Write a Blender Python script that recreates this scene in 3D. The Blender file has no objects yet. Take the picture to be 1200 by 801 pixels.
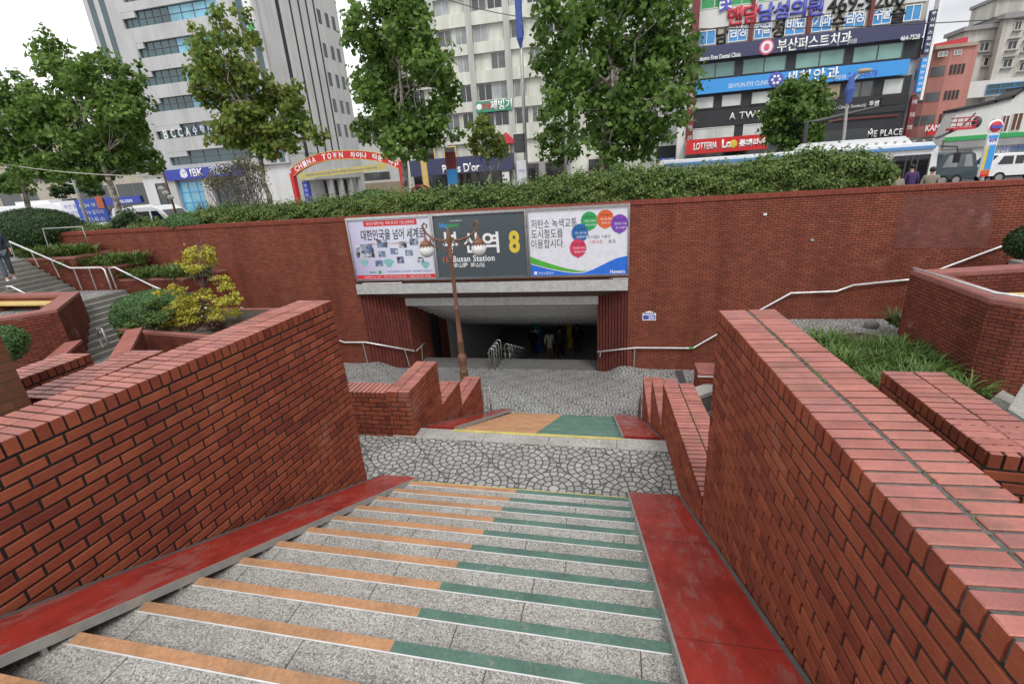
import bpy, bmesh, math, random
import numpy as np
from mathutils import Vector, Matrix
random.seed(7)
rng = np.random.default_rng(11)
R = math.radians
scene = bpy.context.scene
COL = scene.collection
PI = math.pi

# ---------------------------------------------------------------- camera
FPX, CX, CY = 556.16, 600.0, 400.5
_p, _r, _y = R(19.8707), R(-4.10487), R(-13.367)
_fw = Vector((math.sin(_y)*math.cos(_p), math.cos(_y)*math.cos(_p), -math.sin(_p)))
_rt = Vector((math.cos(_y), -math.sin(_y), 0))
_up = _rt.cross(_fw)
CR = _rt*math.cos(_r) + _up*math.sin(_r)
CU = -_rt*math.sin(_r) + _up*math.cos(_r)
def ray(px, py): return CR*((px-CX)/FPX) - CU*((py-CY)/FPX) + _fw
def at(px, py, y):
    d = ray(px, py); return d*(y/d.y)
def atz(px, py, z):
    d = ray(px, py); return d*(z/d.z)
cam_d = bpy.data.cameras.new('camera'); cam = bpy.data.objects.new('camera', cam_d); COL.objects.link(cam)
m = Matrix((CR, CU, -_fw)).transposed().to_4x4(); cam.matrix_world = m
cam_d.sensor_width = 36; cam_d.lens = FPX/1200*36; cam_d.clip_end = 2000; cam_d.clip_start = 0.05
scene.camera = cam

# ---------------------------------------------------------------- object tagging
def tag(o, label, cat, group=None):
    o['label'] = label; o['category'] = cat
    if group: o['group'] = group
    return o
WORLD = set()
def link_to(o, parent):
    o.parent = parent
    if parent.name in WORLD: o.matrix_parent_inverse = Matrix.Translation(-parent.location)
def empty(name, loc=(0, 0, 0), label=None, cat=None, group=None, rz=0, local=False):
    o = bpy.data.objects.new(name, None); COL.objects.link(o); o.location = loc; o.rotation_euler = (0, 0, rz)
    o.empty_display_size = .2
    if label: tag(o, label, cat, group)
    if not local: WORLD.add(o.name)
    return o
def copy_tree(o, parent=None):
    c = o.copy(); COL.objects.link(c)
    if parent: c.parent = parent
    for ch in list(o.children): copy_tree(ch, c)
    return c

# ---------------------------------------------------------------- mesh builder
class MB:
    def __init__(s): s.v = []; s.f = []; s.mi = []; s.uv = {}; s.sm = False
    def vert(s, p): s.v.append(tuple(p)); return len(s.v)-1
    def face(s, pts, m=0, uv=None):
        i = len(s.v); s.v.extend(tuple(p) for p in pts); s.f.append(tuple(range(i, i+len(pts)))); s.mi.append(m)
        if uv: s.uv[len(s.f)-1] = uv
        return s
    def box(s, x0, x1, y0, y1, z0, z1, m=0):
        return s.prism([(x0, y0), (x1, y0), (x1, y1), (x0, y1)], z0, z1, m)
    def prism(s, poly, z0, z1, m=0, top=None):
        a = sum(poly[i][0]*poly[(i+1) % len(poly)][1]-poly[(i+1) % len(poly)][0]*poly[i][1] for i in range(len(poly)))
        if a < 0: poly = poly[::-1]
        n = len(poly); i = len(s.v)
        zt = top or [z1]*n
        s.v.extend((p[0], p[1], z0) for p in poly); s.v.extend((p[0], p[1], zt[k]) for k, p in enumerate(poly))
        s.f.append(tuple(range(i+n-1, i-1, -1))); s.mi.append(m)
        s.f.append(tuple(range(i+n, i+2*n))); s.mi.append(m)
        for k in range(n):
            q = (k+1) % n; s.f.append((i+k, i+q, i+n+q, i+n+k)); s.mi.append(m)
        return s
    def ext(s, prof, axis, a0, a1, m=0):
        """extrude a 2-D profile along x ('x': profile is (y,z)) or y ('y': profile is (x,z))"""
        n = len(prof); i = len(s.v)
        A = sum(prof[k][0]*prof[(k+1) % n][1]-prof[(k+1) % n][0]*prof[k][1] for k in range(n))
        if (A < 0) == (axis == 'x'): prof = prof[::-1]
        mk = (lambda q, a: (a, q[0], q[1])) if axis == 'x' else (lambda q, a: (q[0], a, q[1]))
        s.v.extend(mk(q, a0) for q in prof); s.v.extend(mk(q, a1) for q in prof)
        s.f.append(tuple(range(i+n-1, i-1, -1))); s.mi.append(m); s.f.append(tuple(range(i+n, i+2*n))); s.mi.append(m)
        for k in range(n):
            q = (k+1) % n; s.f.append((i+k, i+q, i+n+q, i+n+k)); s.mi.append(m)
        return s
    def obox(s, c, t, n, u0, u1, w0, w1, z0, z1, m=0):
        """box in a local frame: origin c(x,y), tangent t, normal n"""
        P = lambda u, w: (c[0]+t[0]*u+n[0]*w, c[1]+t[1]*u+n[1]*w)
        return s.prism([P(u0, w0), P(u1, w0), P(u1, w1), P(u0, w1)], z0, z1, m)
    def tube(s, path, r, n=8, m=0, cap=True):
        path = [Vector(p) for p in path]; k = len(path); i = len(s.v)
        rs = r if isinstance(r, (list, tuple)) else [r]*k
        prev = None
        for j, p in enumerate(path):
            d = (path[min(j+1, k-1)]-path[max(j-1, 0)]).normalized()
            if prev is None:
                a = Vector((0, 0, 1)) if abs(d.z) < .9 else Vector((1, 0, 0)); u = d.cross(a).normalized()
            else: u = (prev - d*prev.dot(d)).normalized()
            prev = u; w = d.cross(u)
            for q in range(n):
                t = 2*PI*q/n; s.v.append(tuple(p + (u*math.cos(t)+w*math.sin(t))*rs[j]))
        for j in range(k-1):
            for q in range(n):
                b = (q+1) % n; s.f.append((i+j*n+q, i+j*n+b, i+(j+1)*n+b, i+(j+1)*n+q)); s.mi.append(m)
        if cap:
            s.f.append(tuple(range(i+n-1, i-1, -1))); s.mi.append(m)
            s.f.append(tuple(range(i+(k-1)*n, i+k*n))); s.mi.append(m)
        return s
    def lathe(s, c, prof, n=16, m=0):
        c = Vector(c); return s.tube2([(c+Vector((0, 0, z)), max(r, .0005)) for r, z in prof], n, m)
    def tube2(s, pr, n, m):
        i = len(s.v); k = len(pr)
        for p, r in pr:
            for q in range(n): s.v.append((p.x+r*math.cos(2*PI*q/n), p.y+r*math.sin(2*PI*q/n), p.z))
        for j in range(k-1):
            for q in range(n):
                b = (q+1) % n; s.f.append((i+j*n+q, i+j*n+b, i+(j+1)*n+b, i+(j+1)*n+q)); s.mi.append(m)
        s.f.append(tuple(range(i+n-1, i-1, -1))); s.mi.append(m); s.f.append(tuple(range(i+(k-1)*n, i+k*n))); s.mi.append(m)
        return s
    def ball(s, c, r, n=12, m=0, sq=(1, 1, 1)):
        i = len(s.v); h = n//2; c = Vector(c)
        for j in range(1, h):
            a = PI*j/h
            for q in range(n):
                t = 2*PI*q/n; s.v.append((c.x+r*sq[0]*math.sin(a)*math.cos(t), c.y+r*sq[1]*math.sin(a)*math.sin(t), c.z+r*sq[2]*math.cos(a)))
        a = s.vert((c.x, c.y, c.z+r*sq[2])); b = s.vert((c.x, c.y, c.z-r*sq[2]))
        for j in range(h-2):
            for q in range(n):
                w = (q+1) % n; s.f.append((i+j*n+q, i+(j+1)*n+q, i+(j+1)*n+w, i+j*n+w)); s.mi.append(m)
        for q in range(n):
            w = (q+1) % n; s.f.append((a, i+q, i+w)); s.mi.append(m)
            s.f.append((b, i+(h-2)*n+w, i+(h-2)*n+q)); s.mi.append(m)
        return s
    def brick(s, o, T, N, U, u0, u1, v0, v1, d, m=0, ch=.004, jit=.0015):
        """a chamfered brick: face plane at o + T*u + U*v, standing d out of the plane along N"""
        d = d + random.uniform(-jit, jit); a = random.uniform(-jit, jit)
        P = lambda u, v, w: tuple(o + T*u + U*v + N*w)
        i = len(s.v)
        s.v += [P(u0, v0+a, 0), P(u1, v0-a, 0), P(u1, v1-a, 0), P(u0, v1+a, 0),
                P(u0, v0+a, d-ch), P(u1, v0-a, d-ch), P(u1, v1-a, d-ch), P(u0, v1+a, d-ch),
                P(u0+ch, v0+ch+a, d), P(u1-ch, v0+ch-a, d), P(u1-ch, v1-ch-a, d), P(u0+ch, v1-ch+a, d)]
        for q in range(4):
            w = (q+1) % 4
            s.f.append((i+q, i+w, i+4+w, i+4+q)); s.mi.append(m); s.f.append((i+4+q, i+4+w, i+8+w, i+8+q)); s.mi.append(m)
        s.f.append((i+8, i+9, i+10, i+11)); s.mi.append(m)
        return s
    def build(s, name, mats, parent=None, smooth=False, loc=None):
        me = bpy.data.meshes.new(name); me.from_pydata(s.v, [], s.f)
        for mt in (mats if isinstance(mats, (list, tuple)) else [mats]): me.materials.append(mt)
        me.polygons.foreach_set('material_index', s.mi)
        if smooth: me.polygons.foreach_set('use_smooth', [True]*len(s.f))
        me.update()
        uvl = me.uv_layers.new(name='UV')
        nl = len(me.loops); co = np.empty(len(s.v)*3); me.vertices.foreach_get('co', co); co = co.reshape(-1, 3)
        li = np.empty(nl, np.int32); me.loops.foreach_get('vertex_index', li)
        nf = len(s.f); lt = np.empty(nf, np.int32); me.polygons.foreach_get('loop_total', lt)
        no = np.empty(nf*3); me.polygons.foreach_get('normal', no); no = np.repeat(no.reshape(-1, 3), lt, axis=0)
        p = co[li]; h = np.maximum(np.hypot(no[:, 0], no[:, 1]), 1e-9)
        vert = np.abs(no[:, 2]) < .7
        u = np.where(vert, (-no[:, 1]*p[:, 0]+no[:, 0]*p[:, 1])/h, p[:, 0]); v = np.where(vert, p[:, 2], p[:, 1])
        uv = np.stack([u, v], 1)
        if s.uv:
            ls = np.empty(nf, np.int32); me.polygons.foreach_get('loop_start', ls)
            for fi, q in s.uv.items():
                for k, c in enumerate(q): uv[ls[fi]+k] = c
        uvl.data.foreach_set('uv', uv.astype(np.float32).ravel())
        o = bpy.data.objects.new(name, me); COL.objects.link(o)
        if parent: link_to(o, parent)
        if loc is not None: o.location = loc
        return o
def struct(o): o['kind'] = 'structure'; return o

# ---------------------------------------------------------------- node expressions
class X:
    def __init__(s, nt, sock): s.nt, s.k = nt, sock
    def op(s, o, b=None, c=None):
        n = s.nt.nodes.new('ShaderNodeMath'); n.operation = o
        for i, q in enumerate((s, b, c)):
            if q is None: continue
            if isinstance(q, X): s.nt.links.new(q.k, n.inputs[i])
            else: n.inputs[i].default_value = q
        return X(s.nt, n.outputs[0])
    __add__ = lambda s, b: s.op('ADD', b); __sub__ = lambda s, b: s.op('SUBTRACT', b)
    __mul__ = lambda s, b: s.op('MULTIPLY', b); __truediv__ = lambda s, b: s.op('DIVIDE', b)
class NT:
    def __init__(s, name):
        s.mat = bpy.data.materials.new(name); s.mat.use_nodes = True; s.t = s.mat.node_tree
        s.b = s.t.nodes['Principled BSDF']
        s._tc = None
    def node(s, ty, **kw):
        n = s.t.nodes.new(ty)
        for k, v in kw.items():
            if k in n.inputs: s.set(n.inputs[k], v)
            else: setattr(n, k, v)
        return n
    def set(s, inp, v):
        if isinstance(v, X): s.t.links.new(v.k, inp)
        elif isinstance(v, bpy.types.NodeSocket): s.t.links.new(v, inp)
        else: inp.default_value = v
    def coord(s, kind='Object'):
        if not s._tc: s._tc = s.t.nodes.new('ShaderNodeTexCoord')
        return s._tc.outputs[kind]
    def noise(s, scale, detail=3, rough=.55, vec=None, out='Fac'):
        n = s.node('ShaderNodeTexNoise'); n.inputs['Scale'].default_value = scale; n.inputs['Detail'].default_value = detail
        n.inputs['Roughness'].default_value = rough
        s.t.links.new(vec if vec is not None else s.coord(), n.inputs['Vector'])
        return X(s.t, n.outputs[out])
    def ramp(s, fac, stops):
        n = s.node('ShaderNodeValToRGB'); e = n.color_ramp.elements
        while len(e) < len(stops): e.new(.5)
        for q, (p, c) in zip(e, stops): q.position = p; q.color = (*c, 1) if len(c) == 3 else c
        s.set(n.inputs['Fac'], fac); return n.outputs['Color']
    def mix(s, fac, a, b, mode='MIX'):
        n = s.node('ShaderNodeMix'); n.data_type = 'RGBA'; n.blend_type = mode
        s.set(n.inputs['Factor'], fac)
        for k, v in (('A', a), ('B', b)):
            i = [q for q in n.inputs if q.name == k and q.type == 'RGBA'][0]
            if isinstance(v, tuple): v = (*v, 1) if len(v) == 3 else v
            s.set(i, v)
        return [q for q in n.outputs if q.type == 'RGBA'][0]
    def out(s, col=None, rough=.8, bump=None, bd=.005, metal=0, spec=None, bs=1.0):
        if col is not None:
            if isinstance(col, tuple): col = (*col, 1) if len(col) == 3 else col
            s.set(s.b.inputs['Base Color'], col)
        s.set(s.b.inputs['Roughness'], rough); s.b.inputs['Metallic'].default_value = metal
        if spec is not None: s.b.inputs['Specular IOR Level'].default_value = spec
        if bump is not None:
            n = s.node('ShaderNodeBump'); n.inputs['Distance'].default_value = bd; n.inputs['Strength'].default_value = bs
            s.set(n.inputs['Height'], bump); s.t.links.new(n.outputs['Normal'], s.b.inputs['Normal'])
        return s.mat
def scol(c, k): return tuple(max(0, q*k) for q in c)
_cache = {}
def paint(name, c, rough=.6, var=.12, scale=6, metal=0, spec=None):
    """a plain surface with slight blotchy wear"""
    key = (name, c, rough)
    if key in _cache: return _cache[key]
    n = NT(name); f = n.noise(scale, 4)
    col = n.ramp(f, [(.3, scol(c, 1-var)), (.7, scol(c, 1+var*.6))])
    _cache[key] = n.out(col, rough, metal=metal, spec=spec); return _cache[key]
def srgb(r, g, b):
    f = lambda q: (q/255/12.92) if q/255 <= .04045 else ((q/255+.055)/1.055)**2.4
    return (f(r), f(g), f(b))

# ---------------------------------------------------------------- writing
TS = bpy.data.scenes.new('workshop')
def evaluated(o):
    TS.collection.objects.link(o); vl = TS.view_layers[0]; vl.update(); me = bpy.data.meshes.new_from_object(o.evaluated_get(vl.depsgraph)); bpy.data.objects.remove(o); return me
def text_mesh(s, size=1.0, ext=0.0, align='CENTER', bold=0.0, shear=0.0, space=1.0):
    cu = bpy.data.curves.new('lettering', 'FONT'); cu.body = s; cu.size = size; cu.extrude = ext; cu.align_x = align; cu.align_y = 'CENTER'
    cu.offset = bold; cu.resolution_u = 3; cu.shear = shear; cu.space_character = space
    me = evaluated(bpy.data.objects.new('lettering', cu)); bpy.data.curves.remove(cu)
    return me
def text(s, mat, loc, width=None, height=None, parent=None, ext=.01, rot=None, align='CENTER', bold=0.0, shear=0.0, space=1.0, name='lettering', squash=None):
    """lettering standing upright in the x-z plane, facing -y; fitted to a width or height"""
    me = text_mesh(s, 1.0, 0, align, bold, shear, space)
    vs = np.empty(len(me.vertices)*3); me.vertices.foreach_get('co', vs); vs = vs.reshape(-1, 3)
    if len(vs) == 0: return None
    w = vs[:, 0].max()-vs[:, 0].min(); h = vs[:, 1].max()-vs[:, 1].min()
    k = (width/w) if width else height/h
    kx = k; ky = k
    if width and height: ky = height/h
    vs[:, 1] -= (vs[:, 1].max()+vs[:, 1].min())/2
    if align == 'CENTER': vs[:, 0] -= (vs[:, 0].max()+vs[:, 0].min())/2
    elif align == 'LEFT': vs[:, 0] -= vs[:, 0].min()
    n = np.stack([vs[:, 0]*kx, np.zeros(len(vs)), vs[:, 1]*ky], 1)
    me.vertices.foreach_set('co', n.astype(np.float32).ravel())
    if ext > 0:
        bm = bmesh.new(); bm.from_mesh(me)
        r = bmesh.ops.extrude_face_region(bm, geom=bm.faces[:])
        bmesh.ops.translate(bm, vec=(0, -ext, 0), verts=[q for q in r['geom'] if isinstance(q, bmesh.types.BMVert)])
        bm.to_mesh(me); bm.free()
    me.materials.clear(); me.materials.append(mat); me.update()
    o = bpy.data.objects.new(name, me); COL.objects.link(o); o.location = loc
    if rot: o.rotation_euler = rot
    if parent: link_to(o, parent)
    return o
# ---------------------------------------------------------------- materials
M = {}
def brick_mat(name, bw, bh, mort, c1, c2, cm, blot=.18, bd=.006, stain=0.0, offset=.5, grime=0.0):
    n = NT(name); uv = n.coord('UV')
    b = n.node('ShaderNodeTexBrick'); b.offset = offset; b.squash = 1
    wob = n.node('ShaderNodeVectorMath', operation='ADD')
    wn = n.node('ShaderNodeTexNoise'); wn.inputs['Scale'].default_value = 7; wn.inputs['Detail'].default_value = 2
    n.t.links.new(uv, wn.inputs['Vector'])
    sc = n.node('ShaderNodeVectorMath', operation='SCALE'); sc.inputs['Scale'].default_value = mort*.45
    sb = n.node('ShaderNodeVectorMath', operation='SUBTRACT'); sb.inputs[1].default_value = (.5, .5, .5)
    n.t.links.new(wn.outputs['Color'], sb.inputs[0]); n.t.links.new(sb.outputs[0], sc.inputs[0])
    n.t.links.new(uv, wob.inputs[0]); n.t.links.new(sc.outputs[0], wob.inputs[1])
    n.t.links.new(wob.outputs[0], b.inputs['Vector'])
    b.inputs['Scale'].default_value = 1; b.inputs['Brick Width'].default_value = bw; b.inputs['Row Height'].default_value = bh
    b.inputs['Mortar Size'].default_value = mort/2; b.inputs['Mortar Smooth'].default_value = .25; b.inputs['Bias'].default_value = -.1
    b.inputs['Color1'].default_value = (*c1, 1); b.inputs['Color2'].default_value = (*c2, 1); b.inputs['Mortar'].default_value = (*cm, 1)
    big = n.noise(.55, 5, .6, uv); fine = n.noise(60, 3, .6, uv); mid = n.noise(4, 4, .6, uv)
    col = n.mix((big-.45)*2.2*blot+blot*.5, b.outputs['Color'], scol(c2, .55), 'MIX')
    col = n.mix(.35, col, n.ramp(fine, [(.3, (.7, .7, .7)), (.7, (1.15, 1.15, 1.15))]), 'MULTIPLY')
    col = n.mix(.5, col, n.ramp(mid, [(.3, (.72, .72, .74)), (.65, (1.1, 1.08, 1.06))]), 'MULTIPLY')
    if stain:
        st = n.noise(1.3, 5, .65, uv)
        col = n.mix((st-.62).op('MAXIMUM', 0.)*stain*4, col, (.42, .36, .33))
    mp2 = n.node('ShaderNodeMapping'); mp2.inputs['Scale'].default_value = (1, .10, 1); n.t.links.new(uv, mp2.inputs['Vector']); sk = n.noise(1.7, 5, .65, mp2.outputs[0])
    col = n.mix(.55, col, n.ramp(sk, [(.33, (.62, .60, .60)), (.56, (1.06, 1.06, 1.06))]), 'MULTIPLY')
    fac = X(n.t, b.outputs['Fac'])
    M[name] = n.out(col, .85, (fac*-1.0)+fine*.12, bd, spec=.15); return M[name]
RB1, RB2, RMO = (.285, .068, .040), (.20, .046, .030), (.042, .032, .028)
brick_mat('brick_far', .178, .061, .015, (.30, .088, .053), (.215, .060, .040), (.048, .030, .024), .20, .006, .25)
brick_mat('brick_near', .228, .076, .015, RB1, RB2, RMO, .18, .007)
brick_mat('brick_box', .205, .068, .016, (.245, .066, .041), (.16, .043, .029), (.038, .028, .024), .25, .007, .9)
brick_mat('brick_soldier', .30, .061, .010, (.295, .078, .052), (.22, .055, .04), (.06, .035, .03), .15, .005, 0, 0.0)
brick_mat('brick_rib', .061, .178, .008, (.20, .055, .042), (.14, .038, .031), (.075, .04, .034), .3, .003, 0, 0.0)
brick_mat('brick_patch', .178, .061, .011, (.25, .090, .068), (.185, .066, .054), (.085, .058, .05), .25, .004, .6)
def brick_obj(name, top=0.0):
    """real bricks: one colour per brick, gritty face"""
    n = NT(name); g = n.node('ShaderNodeNewGeometry'); r = X(n.t, g.outputs['Random Per Island'])
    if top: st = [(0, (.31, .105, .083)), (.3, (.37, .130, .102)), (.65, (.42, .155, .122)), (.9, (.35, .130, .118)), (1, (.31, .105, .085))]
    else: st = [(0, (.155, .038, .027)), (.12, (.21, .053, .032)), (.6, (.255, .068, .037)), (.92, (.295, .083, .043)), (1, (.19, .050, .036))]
    col = n.ramp(r, st)
    f = n.noise(90, 4, .65); b = n.noise(6, 5, .65); sp = n.noise(28, 3, .7)
    col = n.mix(.4, col, n.ramp(f, [(.3, (.66, .66, .68)), (.7, (1.2, 1.17, 1.14))]), 'MULTIPLY')
    col = n.mix(.65, col, n.ramp(b, [(.28, (.6, .58, .6)), (.62, (1.08, 1.07, 1.05))]), 'MULTIPLY')
    col = n.mix((sp-.69).op('MAXIMUM', 0.)*2.0, col, (.38, .26, .22))
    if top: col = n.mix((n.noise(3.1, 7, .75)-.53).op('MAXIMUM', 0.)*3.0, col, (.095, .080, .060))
    else: col = n.mix((n.noise(1.1, 6, .7)-.60).op('MAXIMUM', 0.)*2.0, col, (.36, .27, .24))
    M[name] = n.out(col, .5 if top else .85, f*.6+b*.5, .0022, spec=.45 if top else .12); return M[name]
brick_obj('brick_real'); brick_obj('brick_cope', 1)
def mortar(name, c):
    n = NT(name); f = n.noise(30, 5, .7); g = n.noise(2.2, 4, .6)
    col = n.ramp(f, [(.3, scol(c, .5)), (.7, scol(c, 1.3))])
    col = n.mix((g-.60).op('MAXIMUM', 0.)*5.0, col, (.06, .075, .025))
    M[name] = n.out(col, .95, f, .004); return M[name]
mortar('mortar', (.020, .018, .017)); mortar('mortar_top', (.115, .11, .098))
# granite
def granite(name, base, joint=None, bs=1.0):
    n = NT(name); v = n.node('ShaderNodeTexVoronoi'); v.inputs['Scale'].default_value = 130; n.t.links.new(n.coord(), v.inputs['Vector'])
    f = n.noise(105, 4, .7); g = n.noise(2.2, 5, .6)
    cell = n.node('ShaderNodeSeparateColor'); n.t.links.new(v.outputs['Color'], cell.inputs[0])
    col = n.ramp(X(n.t, cell.outputs[0]), [(0, scol(base, .42)), (.22, scol(base, .8)), (.6, scol(base, 1.05)), (1, scol(base, 1.5))])
    col = n.mix(.8, col, n.ramp(f, [(.34, (.5, .5, .5)), (.62, (1.25, 1.24, 1.22))]), 'MULTIPLY')
    col = n.mix(.6, col, n.ramp(g, [(.3, (.66, .64, .61)), (.66, (1.12, 1.12, 1.12))]), 'MULTIPLY')
    sv = n.node('ShaderNodeTexVoronoi'); sv.inputs['Scale'].default_value = 4.2; n.t.links.new(n.coord(), sv.inputs['Vector']); spot = (X(n.t, sv.outputs['Distance'])*-1.0+.085).op('MAXIMUM', 0.)*14.0
    col = n.mix(spot.op('MINIMUM', .6), col, scol(base, .3))
    if joint:
        b = n.node('ShaderNodeTexBrick'); b.offset = joint[2]; n.t.links.new(n.coord('UV'), b.inputs['Vector'])
        b.inputs['Scale'].default_value = 1; b.inputs['Brick Width'].default_value = joint[0]; b.inputs['Row Height'].default_value = joint[1]
        b.inputs['Mortar Size'].default_value = joint[3] if len(joint) > 3 else .003; b.inputs['Mortar Smooth'].default_value = 0
        col = n.mix(b.outputs['Fac'], col, scol(base, .16))
    M[name] = n.out(col, .75, f*.7, .002, bs=bs); return M[name]
granite('granite', (.345, .335, .315)); granite('granite_step', (.335, .325, .305))
granite('granite_dark', (.15, .148, .14)); granite('granite_tile', (.175, .175, .172), (.30, .12, .5, .006))
granite('granite_side', (.215, .21, .19))
def stripmat(name, c):
    n = NT(name); f = n.noise(45, 5, .7); g = n.noise(3.0, 4, .6)
    col = n.ramp(f, [(.3, scol(c, .72)), (.66, scol(c, 1.12))])
    col = n.mix(.75, col, n.ramp(g, [(.3, (.6, .62, .62)), (.62, (1.1, 1.08, 1.06))]), 'MULTIPLY')
    wr = n.noise(9, 7, .78); gr = n.noise(110, 3, .7)
    col = n.mix((wr-.585).op('MAXIMUM', 0.)*7.0, col, n.ramp(gr, [(.35, (.17, .165, .15)), (.65, (.38, .37, .34))]))
    M[name] = n.out(col, .7, f, .002); return M[name]
stripmat('strip_orange', (.43, .225, .112)); stripmat('strip_green', (.085, .165, .13)); stripmat('strip_yellow', (.52, .44, .13))
def steel(name, c, rough, metal=1.0):
    n = NT(name); f = n.noise(9, 4); sc_ = n.node('ShaderNodeMapping'); sc_.inputs['Scale'].default_value = (1, 1, 40)
    n.t.links.new(n.coord(), sc_.inputs['Vector']); g = n.noise(6, 3, .6, sc_.outputs[0])
    col = n.ramp(f, [(.3, scol(c, .8)), (.7, scol(c, 1.08))])
    M[name] = n.out(col, g*.25+rough-.1, metal=metal); return M[name]
steel('steel', (.62, .62, .61), .3); steel('steel_dull', (.42, .42, .40), .5, .45); steel('alu', (.68, .68, .68), .45, .2); steel('steel_panel', (.60, .60, .585), .4, .35)
steel('lamp_bronze', (.20, .095, .058), .6, .25); steel('rail_white', (.78, .78, .78), .3, .35)
# red painted ramp: worn, wet
n = NT('ramp_red'); mp = n.node('ShaderNodeMapping'); mp.inputs['Scale'].default_value = (1.5, .55, .55); n.t.links.new(n.coord(), mp.inputs['Vector'])
f = n.noise(9, 9, .74, mp.outputs[0]); g = n.noise(1.7, 4, .6, mp.outputs[0]); h = n.noise(130, 2); dk = n.noise(4.5, 8, .75, mp.outputs[0]); sc2 = n.noise(75, 4, .8)
worn = ((f+g*.8-.965)*9.0).op('MAXIMUM', 0.).op('MINIMUM', 1.)
col = n.mix(worn, n.ramp(dk, [(.34, (.23, .026, .021)), (.56, (.37, .038, .028))]), n.ramp(h, [(.3, (.25, .060, .048)), (.7, (.34, .095, .078))]))
col = n.mix((sc2-.60).op('MAXIMUM', 0.)*4.0, col, (.12, .06, .05))
wet = ((g*-1.0+.56)*6.0).op('MAXIMUM', 0.).op('MINIMUM', 1.)
M['ramp_red'] = n.out(col, wet*-.26+worn*.18+.38, f*.5+worn*-.5+h*.25, .004)
# fan-laid granite setts
def fans(name, pitch, row, ox, oy, ring, c, sett=.088, mort=.0085, soft=.004):
    n = NT(name); xyz = n.node('ShaderNodeSeparateXYZ'); n.t.links.new(n.coord(), xyz.inputs[0])
    x0 = X(n.t, xyz.outputs[0])-ox; y0 = X(n.t, xyz.outputs[1])-oy
    x = x0+(n.noise(9, 2)-.5)*.022; y = y0+(n.noise(9, 2, .5, None, 'Color') if False else (n.noise(7.3, 2)-.5))*.022
    def cell(px, py):
        dx = (px/pitch); dx = (dx-(dx+.5).op('FLOOR'))*pitch
        dy = (py/(2*row)); dy = (dy-(dy+.5).op('FLOOR'))*(2*row)
        return dx, dy, (dx*dx+dy*dy).op('SQRT')
    ax, ay, ar = cell(x, y); bx, by, br = cell(x-pitch/2, y-row)
    k = ar.op('LESS_THAN', br); inv = k*-1.0+1.0
    dx = ax*k+bx*inv; dy = ay*k+by*inv; r = ar.op('MINIMUM', br); edge = (ar-br).op('ABSOLUTE')*.6
    q = r/ring+.28; idx = q.op('FLOOR'); fr = q-idx
    rd = (fr.op('MINIMUM', fr*-1.0+1.0))*ring
    rd = rd+idx.op('LESS_THAN', .5)*((fr-.28).op('LESS_THAN', .3))*1.0
    cnt = ((idx*ring)*(2*PI)/sett).op('ROUND').op('MAXIMUM', 1.0)
    th = (dy.op('ARCTAN2', dx)/(2*PI)+.5)*cnt + (idx*.37)
    ti = th.op('FLOOR'); tf = th-ti
    td = (tf.op('MINIMUM', tf*-1.0+1.0))/cnt*(r*2*PI)+idx.op('LESS_THAN', .5)*1.0
    d = rd.op('MINIMUM', td).op('MINIMUM', edge)
    fac = ((d-mort/2)/soft).op('MAXIMUM', 0.).op('MINIMUM', 1.)
    wn = n.node('ShaderNodeTexWhiteNoise'); wn.noise_dimensions = '3D'; cv = n.node('ShaderNodeCombineXYZ')
    n.set(cv.inputs[0], ti+(k*17.0)); n.set(cv.inputs[1], idx); n.set(cv.inputs[2], (x0/pitch+k*.5).op('FLOOR')+(y0/(2*row)).op('FLOOR')*7.0)
    n.t.links.new(cv.outputs[0], wn.inputs['Vector'])
    col = n.ramp(X(n.t, wn.outputs['Value']), [(0, scol(c, .82)), (.5, c), (1, scol(c, 1.15))])
    col = n.mix(.6, col, n.ramp(n.noise(55, 4, .7), [(.3, (.68, .68, .68)), (.68, (1.2, 1.2, 1.2))]), 'MULTIPLY')
    col = n.mix(.6, col, n.ramp(n.noise(1.4, 5, .65), [(.3, (.62, .61, .59)), (.66, (1.1, 1.1, 1.1))]), 'MULTIPLY')
    col = n.mix(fac, (.075, .073, .066), col)
    M[name] = n.out(col, .8, fac+n.noise(40, 3)*.25, .012); return M[name]
fans('fan_setts', .92, .49, -2.12, 5.24, .092, (.335, .33, .315), .088, .0068, .007)
fans('fan_plaza', .92, .49, -2.12, 5.24, .092, (.345, .345, .335), .088, .008, .010)
# leaves
def leafmat(name, cols, trans=.45, rough=.5):
    n = NT(name); g = n.node('ShaderNodeNewGeometry'); r = X(n.t, g.outputs['Random Per Island'])
    st = [(i/(len(cols)-1), c) for i, c in enumerate(cols)]
    big = n.noise(1.1, 3, .6)
    col = n.ramp((r*.62+big*.6-.12), st)
    n.out(col, rough, spec=.35)
    if trans:
        tb = n.node('ShaderNodeBsdfTranslucent'); n.set(tb.inputs[0], col); mx = n.node('ShaderNodeMixShader'); mx.inputs[0].default_value = trans
        o = [q for q in n.t.nodes if q.type == 'OUTPUT_MATERIAL'][0]
        n.t.links.new(n.b.outputs[0], mx.inputs[1]); n.t.links.new(tb.outputs[0], mx.inputs[2]); n.t.links.new(mx.outputs[0], o.inputs[0])
    M[name] = n.mat; return n.mat
leafmat('leaf_plane', [(.05,.105,.022),(.105,.19,.036),(.155,.26,.05),(.24,.35,.075)])
leafmat('leaf_dark', [(.042,.09,.02),(.088,.165,.032),(.135,.235,.045),(.20,.31,.062)])
leafmat('leaf_autumn', [(.06,.11,.022),(.11,.185,.034),(.155,.24,.042),(.21,.28,.055),(.25,.24,.055),(.23,.15,.045)])
leafmat('leaf_hedge', [(.025,.055,.012),(.055,.105,.022),(.095,.155,.032),(.15,.20,.045),(.19,.19,.055)], .15)
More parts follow.
